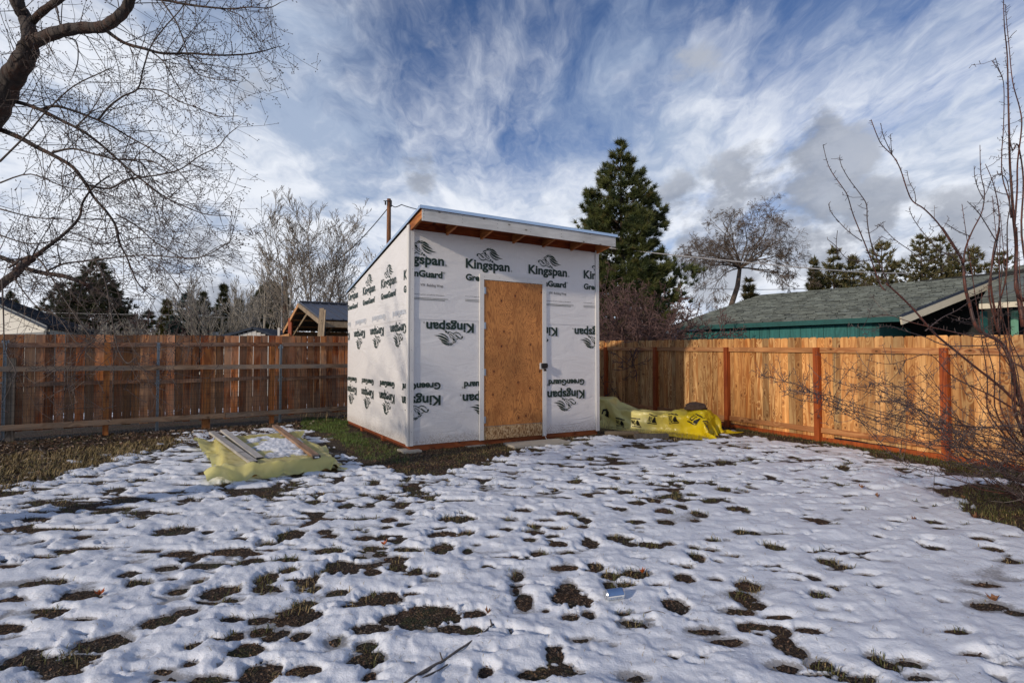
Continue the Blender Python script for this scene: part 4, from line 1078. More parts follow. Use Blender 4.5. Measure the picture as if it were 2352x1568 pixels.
for u_, yy in ((2262, 13.9), (2332, 13.6), (2420, 13.3)):
    p = L3(PD(u_, 800, yy)); mb = MB(); mb.box(p.x-0.05, p.x+0.05, p.y-0.05, p.y+0.05, 0, U0.z-0.2); mb.build('porch_post', M_TEALF if u_ < 2300 else M_GREENF, gh)
p = L3(PD(2340, 722, 13.5)); q = L3(PD(2420, 722, 13.25)); mb = MB(); mb.beam(p, q, 0.06, 0.09); mb.build('porch_rail', M_GREENF, gh)

# ---- small grey roof between pine and teal house
M_GREYR = shingle_mat('grey_roof', (0.20, 0.20, 0.21), (0.30, 0.30, 0.31))
M_PALEW = plain('pale_siding', (0.50, 0.50, 0.49), 0.7)
a_, b_, c_ = PD(1488, 781, 27), PD(1575, 779, 26), PD(1560, 757, 29)
oh = empty('distant_house', (a_.x, a_.y, 0), 'far small house with a light grey roof between the pine and the teal house', 'house')
def LL(root, p): return Vector(p)-root.location
mb = MB(); quad_roof(mb, LL(oh, a_), LL(oh, b_)+Vector((1.2, 0, 0)), LL(oh, c_)+Vector((1.6, 0, 0)), LL(oh, c_), 0.12)
quad_roof(mb, LL(oh, a_)+Vector((2.0, 6, 0)), LL(oh, a_), LL(oh, c_), LL(oh, c_)+Vector((.1, .1, 0)), 0.12)
mb.build('roof', M_GREYR, oh)
mb = MB(); mb.box(0.4, 3.2, 0.4, 5, 0, a_.z-0.15); mb.build('wall', M_PALEW, oh)

# ---- house with slate roof, far left
M_WPANEL = plain('white_panel', (0.60, 0.59, 0.54), 0.6)
M_GTRIM = plain('grey_trim', (0.20, 0.21, 0.21), 0.6)
EA = PD(108, 747, 21); EB = PD(243, 767, 31); RA = PD(-120, 642, 27); RB = PD(-118, 646, 27.2)
EL = PD(-260, 700, 19)
lh = empty('slate_roof_house', (EA.x, EA.y, 0), 'pale sided house with a dark slate blue roof beyond the left end of the fence', 'house')
Lh = lambda p: Vector(p)-lh.location
mb = MB(); quad_roof(mb, Lh(EA), Lh(EB), Lh(RA)+Vector((.05, .1, 0)), Lh(RA), 0.14)
quad_roof(mb, Lh(EL)+Vector((-6, 1, -1.2)), Lh(EA), Lh(RA), Lh(RA)+Vector((-.1, 0, 0)), 0.14) if False else None
lroof = mb.build('roof', M_SHD, lh)
shingles(lroof, Lh(EA), Lh(EB), Lh(RA)+Vector((.05, .1, 0)), Lh(RA), 0.20, 0.5, M_SHD, 0.02)
# gable wall of white panels with battens, facing the yard, and the ribbed side wall
RAl = Lh(RA)
gx0, gy0 = RAl.x-3, RAl.y*0+0.45
mb = MB()
_e = Lh(RA); _h = Vector((_e.x, _e.y, 0)); _n = Vector((_h.y, -_h.x, 0)).normalized(); _n = _n if _n.y > 0 else -_n
gA = _h*0.03+_n*0.22; gB = _h*0.98+_n*0.22
mb.add([(gA.x, gA.y, 0), (gB.x, gB.y, 0), (gB.x, gB.y, _e.z-0.12), (gA.x, gA.y, EA.z-0.12)], [(0, 1, 2, 3)])
mb.build('gable_wall', M_WPANEL, lh)
gd = (gB-gA).normalized(); gn_ = Vector((gd.y, -gd.x, 0))
if gn_.y > 0: gn_ = -gn_
mb = MB(); mb.beam(gA+gn_*0.03+Vector((0, 0, 2.42)), gB+gn_*0.03+Vector((0, 0, 2.42)), 0.04, 0.10); mb.build('band_board', M_GTRIM, lh)
for s in (0.05, 1.35, 1.75, 2.9, 4.1, 5.3):
    mb = MB(); p = gA+gd*s+gn_*0.02
    mb.beam(p, p+Vector((0, 0, 2.36)), 0.16 if s < 0.1 else 0.08, 0.03, up=gn_); mb.build('batten', M_GTRIM if s < 0.1 else M_WPANEL, lh)
sdir = (Lh(EB)-Lh(EA)); sdir.z = 0; sdir.normalize(); sn = Vector((-sdir.y, sdir.x, 0))
if sn.x > 0: sn = -sn
L_ = 12.5; s = 0.35
M_RIB = plain('ribbed_siding', (0.48, 0.48, 0.43), 0.65)
mb = MB()
while s < L_:
    p = Vector((0.0, 0.0, 0))+sdir*s+sn*0.12
    mb.beam(p, p+Vector((0, 0, EA.z+0.02+(EB.z-EA.z)*s/((EB-EA).length)-0.08)), 0.16, 0.03, up=Vector((-sn.x, -sn.y, 0))); s += 0.22
tag(mb.build('ribbed_wall', M_RIB, lh), kind='stuff')
mb = MB(); p = Vector((0, 0, 0))+sdir*0.3+sn*0.16; q = p+sdir*L_
mb.add([(p.x, p.y, 0), (q.x, q.y, 0), (q.x, q.y, 2.3), (p.x, p.y, 2.5)], [(0, 1, 2, 3)]); mb.build('side_wall', M_GTRIM, lh)
mb = MB(); mb.beam(Lh(EA)+Vector((0, 0, -0.10)), Lh(RA)+Vector((0, 0, -0.10)), 0.04, 0.16); mb.build('rake_board', M_GTRIM, lh)

# ---- long pale roof behind the left fence
a_, b_ = PD(238, 765.5, 46), PD(500, 765.5, 44)
mh = empty('long_low_building', (a_.x, a_.y, 0), 'long low building whose pale flat roof edge shows just above the left fence', 'building')
b_l = b_-mh.location
mb = MB(); mb.beam(Vector((0, 0, a_.z-0.12)), Vector((b_l.x, b_l.y, a_.z-0.12)), 0.3, 0.28); mb.build('roof_edge', plain('pale_metal', (0.42, 0.42, 0.41), 0.5), mh)
mb = MB(); mb.box(0.2, b_l.x-0.2, 0.3, 6, 0, a_.z-0.27); mb.build('wall', M_PALEW, mh)

# ---- small outbuilding with low gable
pk = PD(579.2, 750.5, 20); le = PD(503, 772.5, 20); re = PD(639, 772.5, 20)
ob = empty('small_outbuilding', (pk.x, pk.y, 0), 'small outbuilding with pale grooved gable and dark roof just over the left fence', 'shed')
Lo = lambda p: Vector(p)-ob.location
ov = Vector((0, 3.2, 0))
mb = MB(); quad_roof(mb, Lo(le), Lo(le)+ov, Lo(pk)+ov, Lo(pk), 0.085); quad_roof(mb, Lo(re)+ov, Lo(re), Lo(pk), Lo(pk)+ov, 0.085)
mb.build('roof', M_SHD, ob)
xs_ = np.arange(Lo(le).x+0.16, Lo(re).x-0.12, 0.17)
for xx in xs_:
    zz = min(pk.z-abs(xx+0.0)*(pk.z-le.z)/abs(Lo(le).x)-0.10, pk.z-abs(xx+.16)*(pk.z-re.z)/abs(Lo(re).x)-0.10)
    mb = MB(); mb.box(xx, xx+0.155, 0.10, 0.13, 0, zz); mb.build('siding_board', M_PALEW, ob)
mb = MB(); mb.box(xs_[0], xs_[-1], 0.14, 3.0, 0, 2.1); mb.build('wall', M_GTRIM, ob)
a_, b_ = PD(487, 759, 22), PD(545, 759, 22)
mb = MB(); quad_roof(mb, Lo(a_)+Vector((0, 0, -0.3)), Lo(b_)+Vector((1.5, 0, -0.3)), Lo(b_)+Vector((1.5, 1.5, 0)), Lo(a_)+Vector((0, 1.5, 0)), 0.08); mb.build('lean_roof', M_SHD, ob)
p = Lo(PD(641, 762, 20.2)); mb = MB(); mb.box(p.x-.04, p.x+.04, p.y-.04, p.y+.04, 0, p.z+0.15); mb.build('post', M_PALEW, ob)

# ---- open carport with metal roof
M_METR = plain('dark_metal_roof', (0.075, 0.085, 0.115), 0.42, 0.35, 0.15, 5, 0.05)
M_METU = plain('metal_underside', (0.16, 0.15, 0.11), 0.5, 0.5, 0.3, 5, 0.05)
M_RUST = plain('red_steel_post', (0.30, 0.06, 0.02), 0.6)
M_BEAMO = wood('orange_beam', (0.55, 0.30, 0.13), (0.38, 0.17, 0.06), axis='X', objvar=0.1)
M_BEAMG = wood('weathered_beam', (0.36, 0.28, 0.19), (0.23, 0.17, 0.11), objvar=0.2, knots=0.8)
cR = PD(687.3, 694.2, 17.85); cN = PD(737, 733, 14.9); cF = PD(652.3, 758.3, 20.8); cN.z = cF.z = 2.50
cp = empty('open_carport', (cR.x, cR.y, 0), 'open timber carport with ribbed dark metal roof, between the left fence and the white shed', 'carport')
Lc = lambda p: Vector(p)-cp.location
axd = Vector((0.856, 0.517, 0)); LEN = 6.5
mb = MB()
def ribbed(mb, e, r, dirv, L_, th=0.02):
    n = (Vector(e)-Vector(r)).cross(dirv); n.normalize(); n = n if n.z > 0 else -n
    quad_roof(mb, e, e+dirv*L_, r+dirv*L_, r, th)
    k = 0.02
    while k < L_:
        for w0 in (0,):
            A_, B_ = e+dirv*k+n*0.012, r+dirv*k+n*0.012
            mb.beam(A_, B_, 0.035, 0.028, up=n)
        k += 0.30
ribbed(mb, Lc(cN), Lc(cR), axd, LEN); ribbed(mb, Lc(cF), Lc(cR), axd, LEN)
croof = mb.build('metal_roof', M_METR, cp)
mb = MB(); nn = Vector((0, 0, -0.03))
k = 0.05
while k < LEN:
    mb.beam(Lc(cF)+axd*k+nn, Lc(cR)+axd*k+nn, 0.06, 0.012); k += 0.12
tag(mb.build('roof_corrugation', M_METU, croof), kind='stuff')
mb = MB(); mb.beam(Lc(cR)+Vector((0, 0, 0.03)), Lc(cR)+axd*LEN+Vector((0, 0, 0.03)), 0.28, 0.03); mb.build('ridge_cap', M_METR, croof)
for e_, m_ in ((cN, M_BEAMG), (cF, M_BEAMO)):
    mb = MB(); mb.beam(Lc(cR)-axd*0.02+Vector((0, 0, -0.09)), Lc(e_)-axd*0.02+Vector((0, 0, -0.09)), 0.04, 0.13); mb.build('rafter', m_, cp)
    for kk in (1.6, 3.2, 4.8, 6.4):
        mb = MB(); mb.beam(Lc(cR)+axd*kk+Vector((0, 0, -0.12)), Lc(e_)+axd*kk+Vector((0, 0, -0.12)), 0.04, 0.13); mb.build('rafter', M_BEAMG, cp)
mb = MB(); mb.beam(Lc(cR)+axd*0.3+Vector((0, 0, -0.30)), Lc(cF)+axd*0.3+Vector((0, 0, -0.26)), 0.04, 0.10); mb.build('rafter', M_BEAMG, cp)
for f_ in (0.25, 0.5, 0.75, 0.97):
    for e_ in (cN, cF):
        p = Lc(cR).lerp(Lc(e_), f_)+Vector((0, 0, -0.10)); mb = MB(); mb.beam(p, p+axd*LEN, 0.09, 0.04); mb.build('purlin', M_BEAMO, cp)
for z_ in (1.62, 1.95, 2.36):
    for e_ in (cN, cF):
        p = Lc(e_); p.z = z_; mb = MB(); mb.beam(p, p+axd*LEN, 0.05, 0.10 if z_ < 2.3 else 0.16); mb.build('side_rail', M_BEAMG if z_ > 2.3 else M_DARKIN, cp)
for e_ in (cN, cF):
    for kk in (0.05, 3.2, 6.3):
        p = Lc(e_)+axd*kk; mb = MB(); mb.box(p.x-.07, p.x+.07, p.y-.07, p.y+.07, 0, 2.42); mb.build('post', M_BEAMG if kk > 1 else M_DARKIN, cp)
p = Lc(PD(667, 760, 19.4)); mb = MB(); mb.box(p.x-.06, p.x+.06, p.y-.06, p.y+.06, 0, PD(667, 731, 19.4).z); mb.build('red_post', M_RUST, cp)
for z_ in (1.98, 2.18):
    p = Lc(PD(645, 760, 19.9)); p.z = z_; q = p+Vector((0.7, -0.9, 0.03)); mb = MB(); mb.beam(p, q, 0.05, 0.15); mb.build('end_board', M_BEAMO, cp)
# two boards leaning against the carport, between it and the fence
for i, (du_, wd_) in enumerate(((0, 0.115), (7.0, 0.055))):
    p = PD(723+du_, 800, 14.0); p.z = 0; q = PD(740+du_-0.5, 708+i*3.5, 14.65); 
    mb = MB(); mb.beam(Vector((0, 0, 0)), q-p, wd_, 0.04, up=Vector((0, -1, 0.1)))
    o = mb.build('leaning_plank', M_BEAMG, loc=p)
    tag(o, ['wide weathered plank leaning on the carport eave, seen above the left fence', 'narrow weathered plank leaning beside the wider one at the carport'][i], 'plank')

# ---- utility poles and wires
M_POLE = wood('pole_wood', (0.27, 0.125, 0.055), (0.15, 0.06, 0.028), objvar=0.1, knots=0.2)
M_CABLE = plain('cable_black', (0.03, 0.03, 0.032), 0.5)
M_CABLEP = plain('cable_pale', (0.32, 0.32, 0.33), 0.5)
def pole(u, vt, y, r, label):
    p = PD(u, vt, y); root = empty('utility_pole', (p.x, p.y, 0), label, 'utility pole')
    mb = MB(); mb.tube([(0, 0, 0), (0, 0, p.z)], [r*1.25, r*0.85], 10); mb.build('shaft', M_POLE, root)
    return root, p
r1, pt1 = pole(893.5, 457, 24, 0.105, 'tall bare wooden utility pole rising behind the shed roof')
mb = MB(); mb.beam((-0.22, -0.1, pt1.z-0.12), (0.12, -0.1, pt1.z-0.12), 0.04, 0.03); mb.box(-0.16, -0.10, -0.14, -0.08, pt1.z-0.3, pt1.z-0.12)
mb.box(0.09, 0.15, -0.14, -0.06, pt1.z-0.38, pt1.z-0.1); mb.build('bracket', M_BLACK, r1)
r2_, pt2 = pole(655.5, 634, 30, 0.12, 'short wooden utility pole beyond the left fence beside the carport')
mb = MB()
for du_, vv, pl_ in ((-7, 652, 1), (12.5, 652, 0)):
    p = PD(655.5+du_, vv, 29.6)-r2_.location
    mb.tube([(p.x, p.y, 0), (p.x, p.y, p.z-0.05), (p.x*0.85, p.y, p.z+0.05), (0, 0, p.z+0.12)], 0.05, 6)
mb.build('conduit', M_CABLEP, r2_)
def wire(pts, r, m, label, sag=0.0, n=14):
    P = []
    for a_, b_ in zip(pts[:-1], pts[1:]):
        for k in range(n):
            f_ = k/n; q = a_.lerp(b_, f_); q.z -= sag*4*f_*(1-f_); P.append(q)
    P.append(pts[-1])
    o0 = P[0].copy(); mb = MB(); mb.tube([q-o0 for q in P], r, 5)
    o = mb.build('overhead_wire', m, loc=o0); tag(o, label, 'wire'); return o
wire([PD(891, 478, 24), PD(775, 598, 28), PD(560, 735, 40)], 0.022, M_CABLE, 'twisted cable dropping left from the tall pole towards the carport', 0.15)
wire([PD(896, 468, 24), PD(907, 476, 24), PD(922, 470, 24.3), PD(960, 481, 25.5), PD(1060, 500, 28)], 0.020, M_CABLE, 'looped cable leaving the tall pole to the right', 0.02, 8)
wire([PD(1100, 545, 27), PD(1395, 569, 21), PD(1895, 619, 18), PD(2088, 628, 18.5)], 0.020, M_CABLEP, 'grey service wire crossing pine and sky to the teal house', 0.03)
wire([PD(1590, 661, 40), PD(1840, 663, 40), PD(2200, 655, 40)], 0.020, M_CABLE, 'thin distant wire low behind the round bare tree', 0.1)
wire([PD(-60, 845*0+720, 34), PD(343, 735, 34), PD(620, 743, 34), PD(690, 745, 34)], 0.020, M_CABLE, 'lower black wire strung across the trees behind the left fence', 0.05)
wire([PD(-60, 712, 36), PD(380, 723, 36), PD(650, 731, 36)], 0.014, M_CABLEP, 'pale wire just above the black one behind the left fence', 0.05)
wire([PD(-60, 640, 60), PD(350, 655, 60), PD(520, 659, 60), PD(700, 640, 60)], 0.012, M_CABLE, 'highest thin wire crossing the sky behind the left trees', 0.1)
# ================================================================== TREES
def needles(centers, axes, n, L_, wd, spread=0.9, seed=1):
    r_ = np.random.default_rng(seed); c = np.repeat(centers, n, 0); a = np.repeat(axes, n, 0)
    d = a + r_.normal(0, spread*0.5, c.shape); d /= np.linalg.norm(d, axis=1, keepdims=True)+1e-9
    ln = L_*r_.uniform(0.6, 1.15, (len(c), 1))
    s = np.cross(d, r_.normal(0, 1, c.shape)); s /= np.linalg.norm(s, axis=1, keepdims=True)+1e-9
    b = c + r_.normal(0, L_*0.08, c.shape)
    V = np.stack([b - s*wd/2, b + s*wd/2, b + d*ln], 1).reshape(-1, 3)
    return V, np.arange(len(V)).reshape(-1, 3)
def leafmat(name, a, b, c2=None, scale=1.6):
    t = mat(name)
    tcn = t.new('ShaderNodeTexCoord').outputs['Object']
    n = t.noise(tcn, scale, 4, 0.7).outputs[0]
    c = t.mix(t.smooth(n, 0.35, 0.65), a, b)
    if c2: c = t.mix(t.smooth(t.noise(tcn, scale*2.3, 3, 0.6).outputs[0], 0.55, 0.7), c, c2)
    setp(t, color=c, rough=0.55, spec=0.3)
    return t.mat
M_PINE = leafmat('pine_needles', (0.034, 0.052, 0.020), (0.090, 0.102, 0.028), (0.13, 0.105, 0.034))
M_JUNI = leafmat('juniper_green', (0.060, 0.066, 0.028), (0.120, 0.105, 0.045), (0.15, 0.10, 0.04))
M_SPRU = leafmat('spruce_blue', (0.045, 0.075, 0.065), (0.085, 0.115, 0.095))
M_DARKC = leafmat('dark_conifer', (0.028, 0.036, 0.018), (0.065, 0.070, 0.026), (0.10, 0.065, 0.02))
M_YELC = leafmat('yellow_conifer', (0.075, 0.075, 0.020), (0.13, 0.115, 0.030))
M_BARKD = wood('dark_bark', (0.10, 0.072, 0.052), (0.035, 0.024, 0.018), objvar=0, rough=0.9)
M_BARKB = plain('buff_bark', (0.21, 0.18, 0.145), 0.8, var=0.3, vscale=3)
M_BARKG = plain('grey_brown_bark', (0.105, 0.080, 0.062), 0.85, var=0.3, vscale=3)
M_BARKW = plain('pale_bark', (0.29, 0.265, 0.225), 0.8, var=0.25, vscale=3)
M_BARKR = plain('red_twigs', (0.085, 0.047, 0.042), 0.7, var=0.4, vscale=4)

def conifer(pos, h, prof, label, m, tufts, L_, wd, n=18, z0=0.0, seed=1, droop=0.0, group=None, name='conifer_tree', levels=None, up=0.5, spread=0.9, jag=0.25):
    """trunk, whorled limbs and needle tufts; prof(f) = crown radius at height fraction f"""
    r_ = np.random.default_rng(seed); root = empty(name, pos, label, 'tree', group)
    levels = levels or int(h*2.6)
    cs = []; ax = []; wm_ = MB()
    tot = 0; specs = []
    for k in range(levels):
        f = z0 + (1-z0)*(k+r_.uniform(0, 0.9))/levels; R_ = prof(f)
        nb = max(5, int(4+R_*3.0))
        for j in range(nb):
            az = 2*math.pi*(j+r_.uniform(-0.4, 0.4))/nb + k*2.4
            ln = max(0.10, R_*r_.uniform(1-jag*1.4, 1+jag*0.55)); specs.append((f*h, az, ln)); tot += ln
    for z, az, ln in specs:
        nt = max(2, int(tufts*ln/tot)); rise = r_.uniform(0.1, 0.5)*up - droop
        dirv = np.array([math.cos(az), math.sin(az), 0])
        wm_.tube([(0, 0, z-0.02*ln), tuple(dirv*ln*0.5+np.array([0, 0, z+rise*ln*0.25])), tuple(dirv*ln*0.97+np.array([0, 0, z+rise*ln*0.8]))], [0.012+0.012*ln, 0.012+.006*ln, 0.006], 4, cap=False)
        fr = 0.25+0.75*np.sqrt(r_.uniform(0, 1, nt)); fr[0] = 1.0
        side = np.cross(dirv, [0, 0, 1.0])
        sp_ = r_.normal(0, 1, nt)*(0.20*ln*(1.1-fr)+0.05*ln)
        zz = z + rise*ln*fr**2 + r_.normal(0, 0.05, nt)*ln + r_.uniform(-.05, .1, nt)*L_
        P = dirv[None]*(ln*fr)[:, None] + side[None]*sp_[:, None]; P[:, 2] = zz
        A = dirv[None]*0.65 + side[None]*(np.sign(sp_)*0.35)[:, None] + np.array([0, 0, 0.55*up*1.4-droop])[None] + r_.normal(0, 0.15, (nt, 3))
        cs.append(P); ax.append(A)
    cs.append(np.array([[0, 0, h]])); ax.append(np.array([[0, 0, 1.0]]))
    cs = np.concatenate(cs); ax = np.concatenate(ax); ax /= np.linalg.norm(ax, axis=1, keepdims=True)
    V, Fc = needles(cs, ax, n, L_, wd, spread, seed)
    o = put('crown', np_mesh('crown', V, Fc, m), root); tag(o, kind='stuff')
    tag(wm_.build('limbs', M_BARKD, root), kind='stuff')
    mb = MB(); tr_ = 0.012*h+0.05
    mb.tube([(0, 0, 0), (0.02*h*.2, 0, h*0.5), (0, 0, h*0.98)], [tr_, tr_*0.6, 0.015], 8); mb.build('trunk', M_BARKD, root)
    return root
def pxm(px_, y): return px_*y/F
def prof_pts(pts):
    xs_ = [p[0] for p in pts]; ys_ = [p[1] for p in pts]
    return lambda f: float(np.interp(f, xs_, ys_))
def base(u, y): p = PD(u, 822, y); return (p.x, p.y, 0)
def topz(v, y): return PD(1176, v, y).z

# big pine behind the shed
y = 22.0; hz_ = topz(331, y)
conifer(base(1428, y), hz_, prof_pts([(0, 1.5), (0.12, 1.9), (0.25, 2.1), (0.40, 2.05), (0.52, 2.0), (0.62, 1.85), (0.70, 1.6), (0.80, 1.22), (0.88, 0.78), (0.95, 0.36), (1, 0.05)]),
        'tall dense dark green pine rising behind the right side of the shed', M_PINE, 5400, 0.27, 0.027, n=34, seed=5, name='pine_tree', levels=32, up=0.9, spread=1.1, jag=0.22)
# its long low limb reaching right, carried by the same tree
def add_limb(root, p0, p1, k, m, L_, wd, seed):
    r_ = np.random.default_rng(seed); a = np.array(p0); b = np.array(p1)
    fr = 0.25+0.75*r_.uniform(0, 1, k)**0.8; P = a+(b-a)*fr[:, None]+r_.normal(0, 0.22, (k, 3))*np.array([1, 1, 0.8])
    A = (b-a)/np.linalg.norm(b-a)+np.array([0, 0, 0.5])+r_.normal(0, 0.4, (k, 3)); A /= np.linalg.norm(A, axis=1, keepdims=True)
    V, Fc = needles(P, A, 34, L_, wd, 1.0, seed); o = put('low_branch', np_mesh('low_branch', V, Fc, m), root); tag(o, kind='stuff')
pr = [o for o in C.objects if o.name.startswith('pine_tree')][0]
zz = topz(640, 22)
add_limb(pr, (0.8, -0.8, zz-0.7), (pxm(1585-1428, 22), -0.8, zz+0.25), 60, M_PINE, 0.27, 0.030, 9)
add_limb(pr, (0.8, -0.5, zz-1.4), (pxm(1555-1428, 22), -0.8, zz-0.75), 60, M_PINE, 0.27, 0.030, 10)
add_limb(pr, (0.3, -0.8, zz-1.9), (pxm(1520-1428, 22), -0.8, zz-1.6), 60, M_PINE, 0.27, 0.030, 12)
# junipers on the right skyline
JN = [(1874, 596, 26, 40, 'slim juniper at the left end of the juniper row'), (1918, 571, 40, 40, 'second juniper from the left, broad'), (1963, 590, 34, 41, 'third juniper from the left, low and ragged'),
      (2030, 556, 50, 40, 'broad dark juniper behind the bare stems of the shrub'), (2121, 544, 52, 42, 'tall juniper right of the broad dark one'), (2166, 545, 48, 43, 'tall open juniper with gaps in its crown'),
      (2196, 592, 30, 41, 'small juniper between two taller ones'), (2243, 569, 42, 42, 'pointed juniper above the teal house ridge'), (2306, 584, 50, 42, 'low juniper at the right end above the roof'), (1722, 645, 26, 38, 'little juniper by the trunk of the round bare tree')]
for i, (u, v, hw, yy, lab) in enumerate(JN):
    hh = topz(v, yy); Rm = pxm(hw, yy)
    conifer(base(u, yy), hh, prof_pts([(0, Rm*1.2), (0.5, Rm*1.05), (0.7, Rm*0.85), (0.85, Rm*0.5), (0.95, Rm*.25), (1, 0.1)]), lab+', far right skyline', M_JUNI, 900, 0.42, 0.085, n=10, z0=0.25, seed=30+i, group='junipers on the right skyline', name='juniper_tree', jag=0.5, up=1.0)
# conifers on the left skyline
LC = [(217, 596, 88, 45, M_DARKC, 'broad dark pine behind the slate roofed house', 1500), (382, 692, 22, 42, M_YELC, 'small yellowish conifer left of the blue spruce', 380), (428, 670, 46, 36, M_SPRU, 'blue green spruce above the left fence', 1100),
      (464, 676, 32, 44, M_DARKC, 'dark conifer just right of the blue spruce', 500), (511, 657, 26, 48, M_DARKC, 'narrow dark conifer behind the many stemmed bare tree', 500), (548, 692, 26, 48, M_DARKC, 'low dark conifer behind bare stems, centre left', 420),
      (620, 652, 50, 40, M_DARKC, 'rounded dark conifer left of the carport', 1000), (20, 672, 40, 60, M_DARKC, 'far conifer showing over the slate roof', 400), (130, 655, 60, 52, M_DARKC, 'lower conifer left of the broad dark pine', 700), (300, 722, 60, 55, M_DARKC, 'low far conifer behind the reddish thicket', 500), (340, 716, 40, 56, M_DARKC, 'low far conifer right of the thicket', 400), (800, 700, 40, 48, M_DARKC, 'dark conifer partly hidden behind carport and shed', 400)]
for i, (u, v, hw, yy, m_, lab, nt) in enumerate(LC):
    hh = topz(v, yy); Rm = pxm(hw, yy); rnd = i in (6,)
    pf = [(0, Rm), (0.4, Rm), (0.65, Rm*0.92), (0.85, Rm*0.68), (0.95, Rm*0.4), (1, 0.15)] if rnd else [(0, Rm*1.1), (0.3, Rm), (0.6, Rm*0.72), (0.8, Rm*0.42), (0.92, Rm*.2), (1, 0.06)]
    conifer(base(u, yy), hh, prof_pts(pf), lab, m_, int(nt*2.2), 0.42 if m_ is not M_SPRU else 0.30, 0.075 if m_ is not M_SPRU else 0.06, n=16, z0=0.1, seed=60+i, group='conifers on the left skyline', name='conifer_tree' if m_ is not M_SPRU else 'spruce_tree', jag=0.2, droop=0.25 if m_ is M_SPRU else 0, levels=int(hh*4.2))

# ---- bare trees
def grow(mb, p, d, L_, r, depth, o, rr):
    """one branch and its children; o = options"""
    nseg = max(2, int(o['seg'])); pts = [p.copy()]; rad = [r]; q = p.copy(); dd = d.normalized()
    for k in range(nseg):
        dd = (dd + Vector((rr.gauss(0, 1), rr.gauss(0, 1), rr.gauss(0, 1)))*o['wob'] + Vector((0, 0, o['up'][min(depth, len(o['up'])-1)]))).normalized()
        q = q + dd*(L_/nseg); pts.append(q.copy()); rad.append(max(o['rmin'], r*(1-(k+1)/nseg*(1-o['taper']))))
    mb.tube(pts, rad, o['sides'][min(depth, len(o['sides'])-1)], cap=False)
    if depth >= o['depth']: return
    nc = o['kids'][min(depth, len(o['kids'])-1)]
    for k in range(nc):
        f = o['from'] + (1-o['from'])*(k+rr.random()*0.9)/nc
        i = min(nseg-1, int(f*nseg)); g = f*nseg-i; b = pts[i].lerp(pts[i+1], g); ad = (pts[i+1]-pts[i]).normalized()
        side = ad.orthogonal(); side.rotate(Matrix.Rotation(rr.random()*6.28, 3, ad))
        ang = R(rr.uniform(*o['ang'])); cd = ad*math.cos(ang)+side.normalized()*math.sin(ang)
        grow(mb, b, cd, L_*rr.uniform(*o['len'])*(1-0.55*f), max(o['rmin'], rad[i]*o['rk']), depth+1, o, rr)
def bare(name, pos, h, label, m, o, stems=1, seed=1, lean=0.0, group=None, r0=0.1, splay=0.0, cat='tree', trunk=None):
    rr = random.Random(seed); root = empty(name, pos, label, cat, group); mb = MB()
    for s_ in range(stems):
        a = 6.283*s_/max(1, stems)+rr.random()
        d = Vector((math.cos(a)*splay*rr.uniform(.4, 1.1)+lean, math.sin(a)*splay, 1))
        st = Vector((math.cos(a)*0.12*(stems > 1), math.sin(a)*0.12*(stems > 1), 0 if trunk is None else trunk))
        grow(mb, st, d, h*rr.uniform(0.78, 0.92)/(1+splay*0.25), r0, 0, o, rr)
    c_ = mb.build('branches', m, root)
    if trunk:
        mb = MB(); mb.tube([(0, 0, 0), (0.02, 0, trunk*0.6), (0, 0, trunk+0.1)], [r0*1.5, r0*1.15, r0*1.05], 9); mb.build('trunk', m, root)
    return root
OB = dict(seg=5, wob=0.10, up=[0.05, 0.16, 0.12, 0.10], rmin=0.0065, taper=0.15, sides=[7, 4, 3, 3], depth=3, kids=[16, 8, 5], ang=(30, 60), len=(0.42, 0.62), rk=0.45)
OB['from'] = 0.22
BT = [(691, 487, 26), (713, 480, 27), (724, 492, 25), (741, 492, 26), (768, 500, 27), (650, 560, 30), (835, 540, 30), (872, 575, 31)]
for i, (u, v, yy) in enumerate(BT):
    hh = topz(v, yy)
    bare('birch_tree', base(u, yy), hh, ['pale bare birch with several stems, left edge of the clump over the carport', 'tallest bare birch of the clump over the carport', 'bare birch in the middle of the clump over the carport', 'bare birch right of the tallest in the clump over the carport', 'bare birch at the right of the clump over the carport', 'lower bare tree left of the birch clump', 'bare tree right of the clump, left of the tall pole', 'small bare tree just left of the tall pole'][i],
         M_BARKB, dict(OB, rmin=0.009, kids=[17, 8, 5] if i < 5 else [12, 7, 4]), seed=100+i, group='bare birches over the carport', r0=0.065, lean=[-.08, -.04, 0, .03, .10, -.05, .02, .02][i])
OA = dict(OB, ang=(18, 42), wob=0.07, kids=[11, 7, 4], rmin=0.010)
p_ = base(520, 32); bare('ash_tree', p_, topz(604, 32), 'many stemmed bare tree with pale grey stems fanning out over the left fence', M_BARKW, OA, stems=9, seed=201, r0=0.07, splay=0.62)
p_ = base(617, 30); bare('ash_tree', p_, topz(583, 30), 'single stemmed pale bare tree before the rounded dark conifer', M_BARKW, dict(OA, kids=[12, 7, 4]), stems=2, seed=203, r0=0.10, splay=0.12)
p_ = base(430, 40); bare('ash_tree', p_, topz(668, 40), 'faint bare tree before the blue spruce', M_BARKW, dict(OA, kids=[8, 6, 3]), stems=3, seed=207, r0=0.05, splay=0.4)
